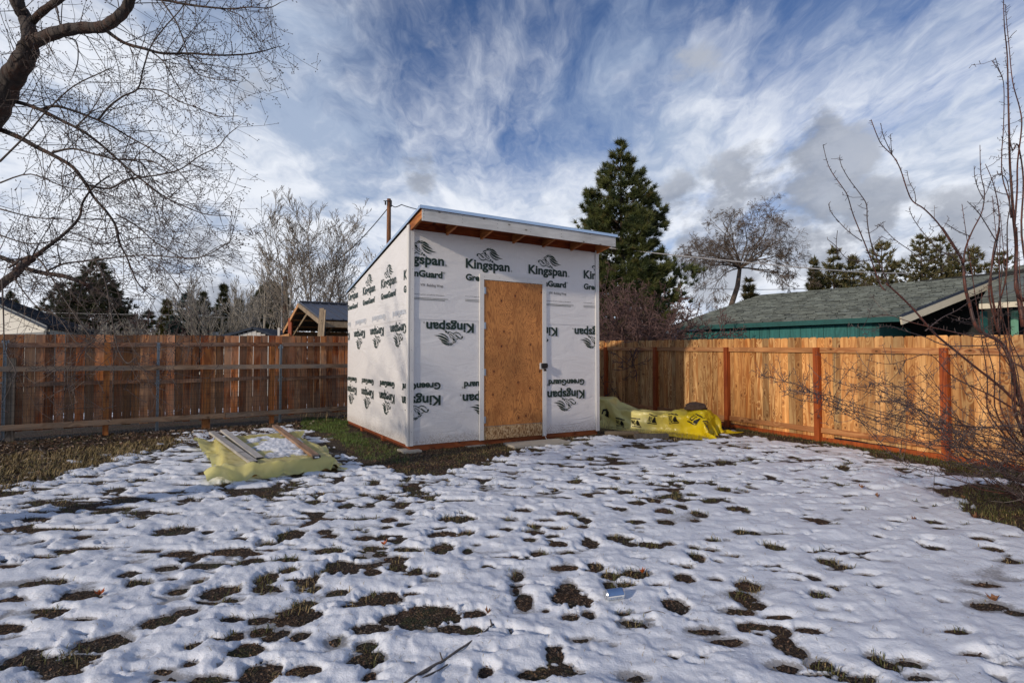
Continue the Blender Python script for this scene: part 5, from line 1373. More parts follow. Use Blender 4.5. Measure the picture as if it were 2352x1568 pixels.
# thicket left
for i, (u, v, yy, n_) in enumerate([(235, 700, 26, 9), (265, 695, 27, 9), (300, 702, 28, 8), (335, 712, 30, 7), (365, 690, 34, 6), (210, 725, 27, 6)]):
    bare('bare_shrub', base(u, yy), topz(v, yy), ['pale branched shrub right of the slate roof', 'tallest pale shrub in the left thicket', 'third pale shrub of the left thicket', 'reddish shrub at the right of the left thicket', 'thin upright shrub left of the yellowish conifer', 'low shrub against the slate roof'][i]+', behind the left fence',
         M_BARKW if i < 4 else M_BARKR, dict(OA, wob=0.16, ang=(25, 60), kids=[7, 5, 3], rmin=0.012), stems=n_, seed=220+i, r0=0.05, splay=0.7, group='bare shrubs behind the left fence', cat='shrub')
for i, (u, v, yy) in enumerate([(700, 742, 40), (760, 742, 42), (330, 745, 45), (280, 742, 44)]):
    bare('bare_shrub', base(u, yy), topz(v, yy), ['reddish shrub seen through the left of the carport', 'reddish shrub seen through the right of the carport', 'low red brown shrub under the wires, right one', 'low red brown shrub under the wires, left one'][i],
         M_BARKR, dict(OA, wob=0.2, ang=(25, 70), kids=[7, 6, 4], rmin=0.016), stems=9, seed=250+i, r0=0.05, splay=0.9, group='bare shrubs behind the left fence', cat='shrub')
# round bare tree right
OW = dict(seg=6, wob=0.15, up=[-0.03, -0.02, -0.03, -0.07, -0.08], rmin=0.0065, taper=0.25, sides=[7, 5, 4, 3, 3], depth=4, kids=[6, 6, 5, 5], ang=(22, 52), len=(0.55, 0.85), rk=0.56)
OW['from'] = 0.30
yy = 34; p_ = PD(1688, 822, yy); zf = topz(612, yy)
root = empty('round_bare_tree', (p_.x, p_.y, 0), 'leafless tree with a wide rounded crown against grey cloud, right of the pine', 'tree')
rr = random.Random(77); mb = MB()
fk = PD(1700, 615, yy)-root.location
for (u, v, dy_, r_) in [(1605, 530, -0.6, 0.13), (1655, 505, 1.0, 0.11), (1748, 512, 0.6, 0.13), (1800, 550, -0.8, 0.12), (1712, 520, -1.5, 0.10), (1575, 568, 0.8, 0.10), (1640, 550, 2.0, .09), (1775, 510, 2.0, .09), (1550, 612, -1, .08), (1850, 595, 1, .08), (1600, 590, -2, .08), (1812, 530, -2, .09), (1690, 500, 2, .09), (1580, 540, 2, .09), (1835, 560, 1.5, .09), (1560, 590, .5, .08), (1590, 632, -1.5, .07), (1822, 632, -1, .07), (1645, 585, -2.5, .07), (1760, 575, -2.5, .07)]:
    tgt = PD(u, v, yy+dy_)-root.location
    grow(mb, fk, tgt-fk, (tgt-fk).length*0.86, r_*0.62, 0, OW, rr)
mb.build('branches', M_BARKG, root)
mb = MB(); lo = PD(1680, 700, yy)-root.location; mb.tube([(lo.x-0.3, 0, 0), (lo.x, lo.y, lo.z), (lo.x*.4+fk.x*.6+0.05, fk.y, (lo.z+fk.z)/2), (fk.x, fk.y, fk.z+0.1)], [0.24, 0.17, 0.15, 0.11], 10); mb.build('trunk', M_BARKG, root)
# reddish shrub before the pine
for i, (u, v, yy) in enumerate([(1400, 570, 17), (1450, 575, 16.5), (1500, 600, 16.5), (1545, 640, 17)]):
    bare('red_shrub', base(u, yy), topz(v, yy), ['reddish bare shrub against the shed corner', 'reddish bare shrub before the pine trunk', 'reddish bare shrub below the low pine limb', 'reddish bare shrub nearest the grey distant roof'][i],
         M_BARKR, dict(OA, wob=0.20, ang=(30, 75), kids=[9, 7, 4], rmin=0.008, up=[0.02, 0.05, 0.03]), stems=8, seed=300+i, r0=0.035, splay=0.55, group='reddish bare shrubs before the pine', cat='shrub')

# ---- the big maple at the left, limbs followed from the photograph at their own distances
M_MAPLE = wood('maple_bark', (0.070, 0.058, 0.052), (0.024, 0.020, 0.019), objvar=0, rough=0.9, stain=(0.35, (0.12, 0.045, 0.02)), relief=0.02)
M_TWIG = plain('maple_twigs', (0.075, 0.058, 0.050), 0.75, var=0.35, vscale=5)
M_BUD = plain('buds', (0.055, 0.028, 0.022), 0.6)
mp = PD(-300, 822, 4.2)
maple = empty('maple_tree', (mp.x, mp.y, 0), 'big leafless maple with budding twigs, reaching in from the left edge', 'tree')
Lm = lambda p: Vector(p)-maple.location
def c1(*pts): return [(x_/2.4, y_/2.4) for x_, y_ in pts]
MAIN = [  # (points in picture, distances start/end, radius start/end)
    (c1((-420, 900), (-90, 690), (0, 560), (60, 440), (130, 330), (165, 250)), 4.3, 4.0, 0.098, 0.064),
    (c1((165, 250), (160, 170), (140, 100), (100, 30), (80, -60)), 4.0, 3.9, 0.052, 0.042),
    (c1((165, 250), (220, 215), (330, 175), (450, 155), (560, 150), (640, 105), (700, 40), (730, -40)), 4.0, 3.6, 0.046, 0.030),
    (c1((165, 130), (240, 60), (340, -10), (420, -60)), 3.95, 3.8, 0.028, 0.020),
]
LIMB = [
    (c1((580, 165), (680, 235), (800, 270), (900, 295), (1050, 295), (1200, 305), (1350, 300), (1440, 285), (1520, 262)), 4.4, 3.9, 0.020, 0.004),
    (c1((700, -20), (900, 0), (1000, 20), (1100, 35), (1200, 45), (1270, 50), (1380, 40), (1480, 45), (1545, 15)), 4.3, 3.8, 0.017, 0.003),
    (c1((-40, 545), (100, 565), (220, 605), (350, 670), (450, 720), (560, 800), (660, 890), (780, 990), (900, 1080), (1000, 1130), (1130, 1180), (1250, 1190)), 5.1, 4.0, 0.024, 0.003),
    (c1((230, 605), (300, 585), (400, 610), (520, 655), (620, 700), (720, 760), (830, 820), (930, 890), (1000, 960), (1090, 1090)), 4.9, 4.1, 0.016, 0.003),
    (c1((-40, 700), (100, 755), (200, 810), (300, 860), (400, 920), (470, 1010), (520, 1090), (590, 1170), (640, 1250), (660, 1340), (700, 1420), (760, 1560), (850, 1640)), 5.0, 4.1, 0.028, 0.004),
    (c1((290, 840), (400, 820), (520, 850), (650, 880), (780, 880), (860, 900), (960, 950), (1060, 940)), 4.7, 4.1, 0.013, 0.003),
    (c1((540, 665), (600, 590), (680, 530), (760, 490), (790, 380), (830, 260), (900, 160), (990, 60), (1040, -20)), 4.5, 4.0, 0.011, 0.004),
    (c1((760, 490), (880, 500), (990, 560), (1100, 600), (1200, 640), (1310, 640)), 4.3, 3.9, 0.007, 0.003),
    (c1((480, 1020), (600, 1040), (700, 990), (800, 975), (900, 960), (1000, 930), (1100, 860), (1200, 810), (1250, 750), (1310, 700)), 4.5, 3.9, 0.012, 0.003),
    (c1((0, 890), (150, 740), (250, 620), (400, 480), (560, 400), (600, 380)), 4.3, 4.0, 0.010, 0.004),
    (c1((880, -10), (970, 120), (1020, 250), (1060, 380), (1150, 430), (1300, 445)), 4.2, 3.9, 0.009, 0.003),
    (c1((310, 30), (330, 130), (350, 200), (420, 230), (430, 330), (410, 400)), 4.6, 4.3, 0.008, 0.004),
    (c1((840, 290), (900, 340), (960, 440), (1020, 540), (1060, 650), (1120, 705)), 4.2, 3.9, 0.007, 0.002),
    (c1((680, 880), (780, 900), (850, 1000), (930, 1080), (1000, 1100), (1100, 1160), (1190, 1300), (1265, 1340)), 4.3, 3.9, 0.008, 0.002),
    (c1((640, 1180), (760, 1250), (850, 1330), (1000, 1420), (1100, 1420), (1200, 1360), (1270, 1340)), 4.3, 3.9, 0.008, 0.002),
    (c1((960, 300), (1080, 350), (1180, 360), (1280, 380)), 4.1, 3.9, 0.005, 0.002),
    (c1((1260, 60), (1330, 90), (1380, 160), (1430, 225), (1475, 225)), 3.9, 3.8, 0.005, 0.002),
    (c1((900, 1090), (900, 1200), (960, 1300), (900, 1400), (860, 1500)), 4.2, 4.0, 0.005, 0.002),
]
# lower limb, given in picture units directly
LOW = [
    ([(-90, 735), (0, 655), (33, 630), (55, 606), (73, 594)], 4.4, 4.2, 0.045, 0.032),
    ([(73, 594), (108, 568), (150, 535), (182, 500), (190, 465), (215, 430), (250, 405)], 4.2, 4.0, 0.022, 0.005),
    ([(-30, 583), (0, 590), (35, 604), (71, 620), (112, 629), (147, 634), (184, 647), (214, 663), (245, 680), (265, 692)], 4.3, 3.8, 0.022, 0.018),
    ([(20, 615), (60, 590), (90, 596), (120, 640), (150, 690), (205, 770), (222, 778)], 4.0, 3.6, 0.011, 0.003),
    ([(95, 630), (140, 608), (190, 600), (260, 592), (330, 586), (420, 592), (470, 588), (520, 560), (530, 552)], 4.1, 3.7, 0.010, 0.003),
    ([(33, 640), (80, 700), (130, 725), (170, 780), (190, 790), (225, 783)], 3.9, 3.6, 0.006, 0.002),
    ([(220, 600), (240, 640), (252, 700), (268, 790), (290, 833), (310, 822)], 3.9, 3.6, 0.007, 0.003),
    ([(5, 640), (8, 720), (12, 800), (35, 850), (30, 870)], 3.9, 3.6, 0.007, 0.003),
    ([(330, 590), (380, 620), (420, 680), (440, 740), (430, 760)], 3.9, 3.7, 0.005, 0.002),
    ([(0, 480), (80, 500), (160, 505), (230, 525), (300, 520), (360, 545)], 4.4, 4.0, 0.008, 0.002),
    ([(0, 420), (70, 400), (150, 430), (230, 440), (310, 470), (380, 480), (430, 520)], 4.5, 4.0, 0.008, 0.002),
    ([(0, 540), (70, 560), (150, 550), (240, 560), (330, 545), (420, 560), (470, 590)], 4.4, 3.9, 0.008, 0.002),
]
rr = random.Random(5)
def smooth_line(pts, y0, y1, n_per=4):
    P = [PD(u, v, y0+(y1-y0)*k/(len(pts)-1)+rr.uniform(-.06, .06)) for k, (u, v) in enumerate(pts)]
    out = []
    for i in range(len(P)-1):
        p0_, p1_, p2_, p3_ = P[max(0, i-1)], P[i], P[i+1], P[min(len(P)-1, i+2)]
        for k in range(n_per):
            t_ = k/n_per
            out.append(0.5*((2*p1_)+(p2_-p0_)*t_+(2*p0_-5*p1_+4*p2_-p3_)*t_*t_+(3*p1_-p0_-3*p2_+p3_)*t_**3))
    out.append(P[-1]); return out
buds_c = []
def twig(mb, p, d, L_, r, depth):
    """drooping twig that turns up at its end, with opposite buds"""
    n = max(3, int(L_/0.07)); pts = [p]; rad = [r]; q = p.copy(); dd = d.normalized()
    for k in range(n):
        f = k/n
        dd = (dd + Vector((rr.gauss(0, .085), rr.gauss(0, .085), rr.gauss(0, .06))) + Vector((0, 0, -0.035 if f < 0.6 else 0.14))).normalized()
        q = q+dd*(L_/n); pts.append(q.copy()); rad.append(max(0.0014, r*(1-0.65*(k+1)/n)))
        if depth < 2 and rr.random() < (0.52 if depth == 0 else 0.34):
            sd = dd.orthogonal(); sd.rotate(Matrix.Rotation(rr.random()*6.28, 3, dd))
            twig(mb, q.copy(), dd*0.6+sd*0.8, L_*rr.uniform(0.18, 0.45), max(0.0014, rad[-1]*0.65), depth+1)
        if f > 0.35 and rr.random() < 0.6:
            sd = dd.orthogonal(); sd.rotate(Matrix.Rotation(rr.random()*6.28, 3, dd)); buds_c.append((q+sd*0.012, (sd+dd).normalized()))
    buds_c.append((q, dd)); mb.tube(pts, rad, 3, cap=False)
mb = MB()
for pts, y0, y1, r0_, r1_ in MAIN:
    P = smooth_line(pts, y0, y1, 4); n = len(P); mb.tube([Lm(p) for p in P], [(r0_+(r1_-r0_)*k/(n-1))*(1+0.07*math.sin(k*2.1)) for k in range(n)], 12)
bz = Lm(PD(-420/2.4, 900/2.4, 4.3)); mb.tube([(0, 0, -0.05), (0.02, 0, bz.z*0.6), bz], [0.20, 0.14, 0.098], 14)
mb.build('trunk', M_MAPLE, maple, smooth=True)
tw = MB(); limbs_all = []
for pts, y0, y1, r0_, r1_ in LIMB+LOW:
    y0 = min(y0, 4.35); y1 = min(y1, 3.9); P = smooth_line(pts, y0, y1, 4); n = len(P); mb = MB(); rads = [(r0_+(r1_-r0_)*(k/(n-1))**0.6)*0.85 for k in range(n)]
    mb.tube([Lm(p) for p in P], rads, 7); mb.build('limb', M_MAPLE if r0_ > 0.015 else M_TWIG, maple, smooth=True)
    limbs_all.append((P, rads))
lb = Lm(PD(-90, 735, 4.4)); mb = MB(); mb.tube([(0, 0, 0.9), (lb*0.5)+Vector((0, 0, 0.45)), lb], [0.09, 0.07, 0.045], 9); mb.build('limb', M_MAPLE, maple, smooth=True)
# the part of the crown that stands left of the view, whose branches shade the shed wall
for k, (e_, m_, r_) in enumerate([((-7.6, 5.6, 3.6), (-6.2, 4.9, 3.0), 0.040), ((-6.4, 6.4, 3.3), (-5.7, 5.2, 3.0), 0.034), ((-7.2, 4.6, 4.6), (-6.1, 4.4, 3.6), 0.042), ((-6.8, 6.8, 2.5), (-6.0, 5.4, 2.4), 0.028),
                               ((-6.0, 5.9, 4.4), (-5.6, 5.0, 3.6), 0.030), ((-8.2, 5.2, 2.8), (-6.6, 4.8, 2.4), 0.032), ((-6.3, 5.3, 5.2), (-5.7, 4.7, 4.0), 0.034)]):
    a_, m_, e_ = Vector((mp.x+0.05, mp.y, 1.6+0.15*k)), Vector(m_), Vector(e_); P = []
    for i in range(17):
        f_ = i/16; P.append(a_*(1-f_)**2+m_*2*f_*(1-f_)+e_*f_*f_+Vector((rr.gauss(0, .03), rr.gauss(0, .03), rr.gauss(0, .03))))
    rads = [r_*(1-0.85*i/16) for i in range(17)]; mb = MB(); mb.tube([Lm(p) for p in P], rads, 7); mb.build('limb', M_MAPLE, maple, smooth=True); limbs_all.append((P, rads))
for P, rads in limbs_all+[(smooth_line(m_[0], m_[1], m_[2]), [0.02]*40) for m_ in MAIN[:3]]:
    L_tot = sum((P[i+1]-P[i]).length for i in range(len(P)-1)); cnt = int(L_tot/0.050)
    for k in range(cnt):
        i = rr.randrange(0, len(P)-1)
        if i < len(P)*0.06: continue
        b = P[i].lerp(P[i+1], rr.random()); ad = (P[i+1]-P[i]).normalized()
        sd = ad.orthogonal(); sd.rotate(Matrix.Rotation(rr.random()*6.28, 3, ad))
        d = ad*0.75+sd*0.85+Vector((0.15, 0, -0.10))
        uu = 1176+F*b.x/b.y
        if uu > 560 and d.x > 0: d.x *= 0.2
        twig(tw, Lm(b), d, rr.uniform(0.16, 0.62)*(1.0 if uu < 400 else 0.7), max(0.0016, min(0.004, rads[min(i, len(rads)-1)]*0.5)), 0)
    # tip
    twig(tw, Lm(P[-1]), (P[-1]-P[-2]), 0.10, 0.002, 1)
tag(tw.build('twigs', M_TWIG, maple), kind='stuff')
bc = np.array([tuple(c_) for c_, _ in buds_c]); bd = np.array([tuple(d_) for _, d_ in buds_c])
def diamonds(c_, d_, L_, w_):
    s = np.cross(d_, np.random.default_rng(1).normal(0, 1, d_.shape)); s /= np.linalg.norm(s, axis=1, keepdims=True)+1e-9; t_ = np.cross(d_, s)
    m_ = c_+d_*L_*0.5
    V = np.stack([c_, m_+s*w_, m_-s*0.5*w_+t_*0.87*w_, m_-s*0.5*w_-t_*0.87*w_, c_+d_*L_], 1).reshape(-1, 3); n = len(c_)
    base_ = np.array([[0, 1, 2], [0, 2, 3], [0, 3, 1], [4, 2, 1], [4, 3, 2], [4, 1, 3]])
    return V, (base_[None]+5*np.arange(n)[:, None, None]).reshape(-1, 3)
V, Fc = diamonds(bc, bd, 0.016, 0.0042)
tag(put('buds', np_mesh('buds', V, Fc, M_BUD), maple), kind='stuff')
print('maple buds', len(bc), 'twig verts', len(tw.v))

# ---- the bare shrub with red stems at the right edge
M_RSTEM = wood('red_stem', (0.115, 0.038, 0.024), (0.036, 0.026, 0.024), objvar=0, rough=0.5, gscale=3)
M_RTW = plain('purple_twigs', (0.055, 0.038, 0.036), 0.55, var=0.4, vscale=6)
bp = PD(2395, 822, 4.75)
bush = empty('red_stemmed_shrub', (bp.x, bp.y, 0), 'leafless many branched shrub with red brown stems before the cedar fence, right edge', 'shrub')
Lb = lambda p: Vector(p)-bush.location
def c5(*pts): return [((2200+x_/1.96)/1.2245, (y_/1.96)/1.2245) for x_, y_ in pts]
def c6(*pts): return [((2500+x_/2.24)/1.2245, (640+y_/2.24)/1.2245) for x_, y_ in pts]
ST = [
    (c6((900, 1560), (851, 1180), (800, 1000), (770, 850), (700, 720), (560, 640), (510, 490), (480, 370), (465, 220), (430, 150), (380, 70), (335, 0)), 4.75, 4.5, 0.032, 0.012),
    (c5((1000, 1440), (985, 1420), (950, 1370), (900, 1290), (850, 1220), (780, 1150), (720, 1110), (690, 1050), (650, 930), (610, 860), (550, 800), (520, 740), (490, 660)), 4.5, 4.3, 0.012, 0.004),
    (c5((610, 860), (580, 800), (555, 740), (543, 680)), 4.35, 4.3, 0.005, 0.003), (c5((605, 850), (600, 800), (597, 740)), 4.35, 4.3, 0.004, 0.003),
    (c5((735, 1120), (730, 1060), (700, 1000), (688, 940)), 4.4, 4.35, 0.004, 0.003),
    (c5((1000, 1450), (1010, 1370), (1050, 1270), (1100, 1170), (1115, 1060), (1095, 960), (1090, 800)), 4.5, 4.3, 0.012, 0.003),
    (c5((1110, 1100), (1080, 1040), (1062, 980), (1058, 915)), 4.4, 4.35, 0.005, 0.003),
    (c5((1330, 1800), (1290, 1540), (1290, 1350), (1275, 1200), (1265, 1050), (1255, 900), (1250, 700), (1245, 500), (1240, 300), (1225, 150), (1220, 0)), 4.7, 4.5, 0.026, 0.004),
    (c5((1280, 1250), (1295, 1050), (1297, 900), (1320, 700), (1310, 600), (1270, 450), (1250, 250), (1235, 100), (1230, 25)), 4.7, 4.4, 0.012, 0.003),
    (c5((1262, 1200), (1250, 1100), (1215, 980), (1210, 850), (1220, 700), (1222, 480), (1200, 400), (1155, 335)), 4.6, 4.4, 0.009, 0.003),
    (c5((1215, 430), (1190, 370), (1175, 320)), 4.4, 4.4, 0.004, 0.003), (c5((1250, 215), (1270, 190), (1292, 170)), 4.4, 4.4, 0.004, 0.003),
    (c5((1180, 1750), (1150, 1568), (1165, 1380), (1195, 1250), (1190, 1130), (1160, 1000), (1120, 905)), 4.6, 4.3, 0.014, 0.003),
    (c5((1380, 1650), (1320, 1300), (1330, 1000), (1300, 800), (1270, 830), (1250, 740)), 4.8, 4.5, 0.014, 0.005),
    (c5((1245, 1450), (1240, 1250), (1255, 1130), (1240, 1000), (1200, 960), (1160, 980), (1135, 1040), (1110, 1090)), 4.5, 4.3, 0.007, 0.003),
    (c6((820, 1120), (700, 1000), (560, 890), (400, 760), (280, 660), (160, 520), (60, 420), (-20, 350)), 4.7, 4.3, 0.017, 0.009),
    (c5((590, 1568), (500, 1370), (470, 1230), (465, 1130), (430, 1070), (370, 990), (330, 920), (315, 870)), 4.3, 4.1, 0.008, 0.003),
    (c5((570, 1600), (540, 1568), (490, 1430), (430, 1280), (390, 1180), (360, 1080), (330, 1030), (280, 960), (250, 900), (225, 800)), 4.3, 4.1, 0.009, 0.003),
    (c5((440, 1330), (370, 1280), (310, 1220), (270, 1170), (255, 1125)), 4.15, 4.1, 0.005, 0.003),
    (c5((500, 1430), (430, 1440), (350, 1420), (300, 1360), (250, 1320)), 4.2, 4.1, 0.005, 0.003),
    (c5((490, 1360), (550, 1300)), 4.2, 4.15, 0.004, 0.003), (c5((310, 1420), (298, 1350), (305, 1270)), 4.15, 4.1, 0.004, 0.003),
    (c5((980, 1450), (900, 1400), (800, 1440), (690, 1370), (620, 1320), (560, 1260), (528, 1235)), 4.5, 4.3, 0.006, 0.003),
    (c5((1000, 1400), (880, 1390), (820, 1330), (760, 1260), (720, 1200), (700, 1150)), 4.5, 4.3, 0.006, 0.003),
    (c5((900, 1230), (960, 1270), (1030, 1300)), 4.4, 4.5, 0.003, 0.005), (c5((1020, 1110), (1080, 1170), (1120, 1230), (1180, 1330)), 4.3, 4.5, 0.003, 0.006),
    (c6((720, 760), (660, 690), (560, 690), (420, 660), (280, 630), (120, 590), (0, 550), (-100, 560)), 4.6, 4.3, 0.010, 0.003),
    (c6((700, 740), (500, 745), (350, 740), (230, 690), (100, 650), (0, 620), (-140, 640), (-260, 610)), 4.6, 4.2, 0.008, 0.002),
    (c6((230, 650), (330, 570), (430, 520), (540, 450), (640, 430)), 4.4, 4.6, 0.008, 0.004),
    (c6((851, 1180), (650, 1060), (500, 990), (380, 920), (260, 800), (120, 830), (0, 860), (-150, 830)), 4.7, 4.2, 0.012, 0.002),
    (c6((690, 660), (660, 560), (630, 400), (650, 250), (700, 0)), 4.6, 4.5, 0.014, 0.006), (c6((690, 640), (690, 500), (740, 300), (745, 0)), 4.65, 4.5, 0.011, 0.006),
    (c6((851, 460), (800, 380), (805, 150), (800, 0)), 4.7, 4.6, 0.020, 0.014),
]
for i in range(23):      # the low fan reaching left over the fence
    v_end = 850+i*5.6+rr.uniform(-14, 14); u_end = 1800+i*7+rr.uniform(-70, 200)
    v0 = 1010+rr.uniform(-60, 120)
    mid = ((2352+u_end)/2+rr.uniform(-40, 60), (v0+v_end)/2+rr.uniform(10, 60))
    ST.append(([(2420, v0+60), (2340, v0+20), mid, (u_end+70, v_end+18+rr.uniform(-10, 10)), (u_end, v_end)], 4.7, rr.uniform(4.0, 4.7), 0.0075, 0.0022))
for i in range(24):
    u_end = 2060+rr.uniform(0, 260); v_end = rr.uniform(780, 1060); v0 = 1050+rr.uniform(-20, 130)
    ST.append(([(2410, v0), ((2390+u_end)/2, (v0+v_end)/2+30), (u_end, v_end)], 4.75, rr.uniform(4.2, 5.2), 0.009, 0.0025))
for i in range(14):
    u_ = 2225+rr.uniform(0, 150); vt = rr.uniform(420, 800); u_b = u_+rr.uniform(-10, 60)
    ST.append(([(2400, 1090), (u_b+10, 960), (u_b, 860), (u_+rr.uniform(-12, 12), (860+vt)/2), (u_+rr.uniform(-25, 10), vt)], 4.75, rr.uniform(4.3, 4.9), 0.012, 0.003))
sp_mb = MB()
for pts, y0, y1, r0_, r1_ in ST:
    P = smooth_line(pts, y0, y1, 4); n = len(P); rads = [(r0_+(r1_-r0_)*(k/(n-1))**0.6)*0.72 for k in range(n)]
    mb = MB(); mb.tube([Lb(p) for p in P], rads, 7); mb.build('stem', M_RSTEM if r0_ > 0.0085 else M_RTW, bush, smooth=True)
    L_tot = sum((P[i+1]-P[i]).length for i in range(len(P)-1)); low = P[-1].z < 1.5
    for k in range(int(L_tot/(0.032 if low else 0.030))):
        i = rr.randrange(0, len(P)-1); b = Lb(P[i].lerp(P[i+1], rr.random())); ad = (P[i+1]-P[i]).normalized()
        sd = ad.orthogonal(); sd.rotate(Matrix.Rotation(rr.random()*6.28, 3, ad)); d = (ad*0.45+sd).normalized()
        L_ = rr.uniform(0.012, 0.035) if rr.random() < (0.72 if low else 0.93) else rr.uniform(0.05, 0.24)
        q1 = b+d*L_*0.5; q2 = b+d*L_+Vector((0, 0, L_*0.15))
        sp_mb.tube([b, q1, q2], [0.0024, 0.0020, 0.0016], 3, cap=False)
        if L_ > 0.08:
            for _ in range(int(L_/0.035)):
                f = rr.random(); bb = q1.lerp(q2, f); s2_ = d.orthogonal(); s2_.rotate(Matrix.Rotation(rr.random()*6.28, 3, d))
                sp_mb.tube([bb, bb+(d*0.4+s2_)*rr.uniform(0.012, 0.03)], [0.0018, 0.0022], 3, cap=False)
tag(sp_mb.build('spurs', M_RTW, bush), kind='stuff')
mb = MB(); mb.tube([(0.1, 0.0, -0.05), (0.06, 0, 0.3), (0.02, -0.02, 0.8)], [0.06, 0.05, 0.04], 10); mb.build('trunk', M_RSTEM, bush, smooth=True)
# ================================================================== THINGS ON THE GROUND
def grid_faces(nx, ny):
    i = np.arange(ny)[:, None]*(nx+1)+np.arange(nx)[None]
    return np.stack([i, i+1, i+nx+2, i+nx+1], -1).reshape(-1, 4)
def sheet_mesh(name, Gd, th, m):
    """grid with a second skin th below, so the film has thickness"""
    ny, nx = Gd.shape[0]-1, Gd.shape[1]-1
    du = np.gradient(Gd, axis=1); dv = np.gradient(Gd, axis=0); N = np.cross(du, dv); N /= np.linalg.norm(N, axis=2, keepdims=True)+1e-9
    top_ = Gd.reshape(-1, 3); n = len(top_); F0 = grid_faces(nx, ny)
    return np_mesh(name, top_, F0, m, True), N
def film(name, a, b, trans, attr=None, rough=0.25):
    t = mat(name)
    tcn = t.new('ShaderNodeTexCoord').outputs['Object']
    n = t.noise(tcn, 2.4, 4, 0.6).outputs[0]
    if attr: 
        sx_ = t.new('ShaderNodeSeparateXYZ', inp={0: tcn}).outputs[0]
        n = t.smooth(t.math('ADD', sx_, t.math('MULTIPLY', t.math('SUBTRACT', n, 0.5), 1.0)), attr[0], attr[1])
    c = t.mix(n, a, b)
    setp(t, color=c, rough=rough, spec=0.5, normal=bump(t, t.noise(tcn, 7, 4, 0.6, 1.0).outputs[0], 0.35, 0.03))
    tl = t.new('ShaderNodeBsdfTranslucent', inp={'Color': c})
    mx = t.new('ShaderNodeMixShader', inp={0: trans}); t.l.new(t.b.outputs[0], mx.inputs[1]); t.l.new(tl.outputs[0], mx.inputs[2])
    t.l.new(mx.outputs[0], t.o.inputs[0]); return t.mat
M_FILM = film('pale_yellow_film', (0.84, 0.76, 0.22), (0.88, 0.84, 0.46), 0.45)
M_TARP = film('yellow_tarp', (0.84, 0.76, 0.30), (0.84, 0.64, 0.012), 0.32, attr=(-1.5, -0.35))
M_PLYS = wood('plywood_edges', (0.42, 0.27, 0.12), (0.25, 0.13, 0.05), axis='Y', objvar=0.1)
M_PLANK = wood('grey_plank', (0.46, 0.44, 0.41), (0.31, 0.29, 0.27), axis='X', knots=0.5, objvar=0.12, weather=(0.5, (0.42, 0.41, 0.40)))
M_PLANKB = wood('brown_plank', (0.33, 0.20, 0.12), (0.19, 0.10, 0.055), axis='X', knots=0.8, objvar=0.1, weather=(0.4, (0.30, 0.24, 0.2)))
# ---- covered pile on the left
PYAW = 0.545; PO = Vector((-2.27, 6.86, 0)); pc, ps_ = math.cos(PYAW), math.sin(PYAW)
def pl2w(x_, y_, z_=0): return Vector((PO.x+pc*x_-ps_*y_, PO.y+ps_*x_+pc*y_, z_))
stk = empty('plywood_stack', PO, 'low stack of boards wrapped under the pale yellow plastic sheet', 'board stack', rot=PYAW)
for k in range(7):
    b = MB(); b.box(-1.16+jit(.008), -0.02+jit(.008), 0.02, 2.73, k*0.0178, k*0.0178+0.0165); b.build('plywood_sheet', M_PLYS, stk)
Gd = PILE_G
me, Ns = sheet_mesh('sheet', Gd, 0.002, M_FILM)
sh = put('plastic_sheet', me, loc=PO, rot=(0, 0, PYAW)); tag(sh, 'pale yellow translucent plastic sheet draped over the low pile, left of the shed', 'plastic sheet')
md = sh.modifiers.new('sub', 'SUBSURF'); md.levels = md.render_levels = 1
def cloth_at(G_, N_, u_, v_, e):
    ny, nx = G_.shape[0]-1, G_.shape[1]-1
    a = min(max(u_, 0), 0.9999)*nx; b = min(max(v_, 0), 0.9999)*ny; i, j = int(a), int(b); fa_, fb_2 = a-i, b-j
    P = (G_[j, i]*(1-fa_)+G_[j, i+1]*fa_)*(1-fb_2)+(G_[j+1, i]*(1-fa_)+G_[j+1, i+1]*fa_)*fb_2
    n_ = N_[j, i]; return Vector(P+n_*e)
# rotten snow lying on the sheet
n_u, n_v = 60, 90; U_, V_ = np.meshgrid(np.linspace(0.36, 0.84, n_u+1), np.linspace(0.18, 0.90, n_v+1))
V = np.array([tuple(cloth_at(Gd, Ns, u_, v_, 0.0)) for u_, v_ in zip(U_.ravel(), V_.ravel())])
cx_, cy_ = (U_.ravel()-0.60)/0.20, (V_.ravel()-0.52)/0.31
qq = 1.05-np.sqrt(cx_**2+cy_**2)+(fbm(U_.ravel()*9, V_.ravel()*14, 5, 4)-.5)*1.7
V[:, 2] += np.where(qq > 0, sstep(0, 0.5, qq)*0.022*(0.6+fbm(U_.ravel()*60, V_.ravel()*90, 9, 3)), -0.02)
me = np_mesh('snow_on_sheet', V, grid_faces(n_u, n_v), M_SNOW, True)
at = me.attributes.new('thick', 'FLOAT', 'POINT'); at.data.foreach_set('value', (0.003+0.016*np.clip(qq, 0, 1)).astype(np.float32))
o = put('snow_patch', me, loc=PO, rot=(0, 0, PYAW)); tag(o, kind='structure')
def plank(p, q, wd_, th, m, label, endm=None):
    L_ = (q-p).length; root = empty('plank', p, label, 'plank'); d = (q-p).normalized()
    root.rotation_mode = 'QUATERNION'; root.rotation_quaternion = d.to_track_quat('X', 'Z')
    b = MB(); b.box(0, L_, -wd_/2, wd_/2, 0, th); b.build('board', m, root)
    b = MB(); b.box(-0.0025, -0.0005, -wd_/2+.002, wd_/2-.002, 0.002, th-.002); b.build('end_paint', endm or M_BLACK, root)
    return root
def GZ(u, v, z): return G(u, v, z)
p1, q1 = GZ(582.8, 1065.5, 0.155), GZ(486.5, 995, 0.195)
p1b, q1b = GZ(597, 1056.5, 0.155), GZ(513, 991, 0.195)
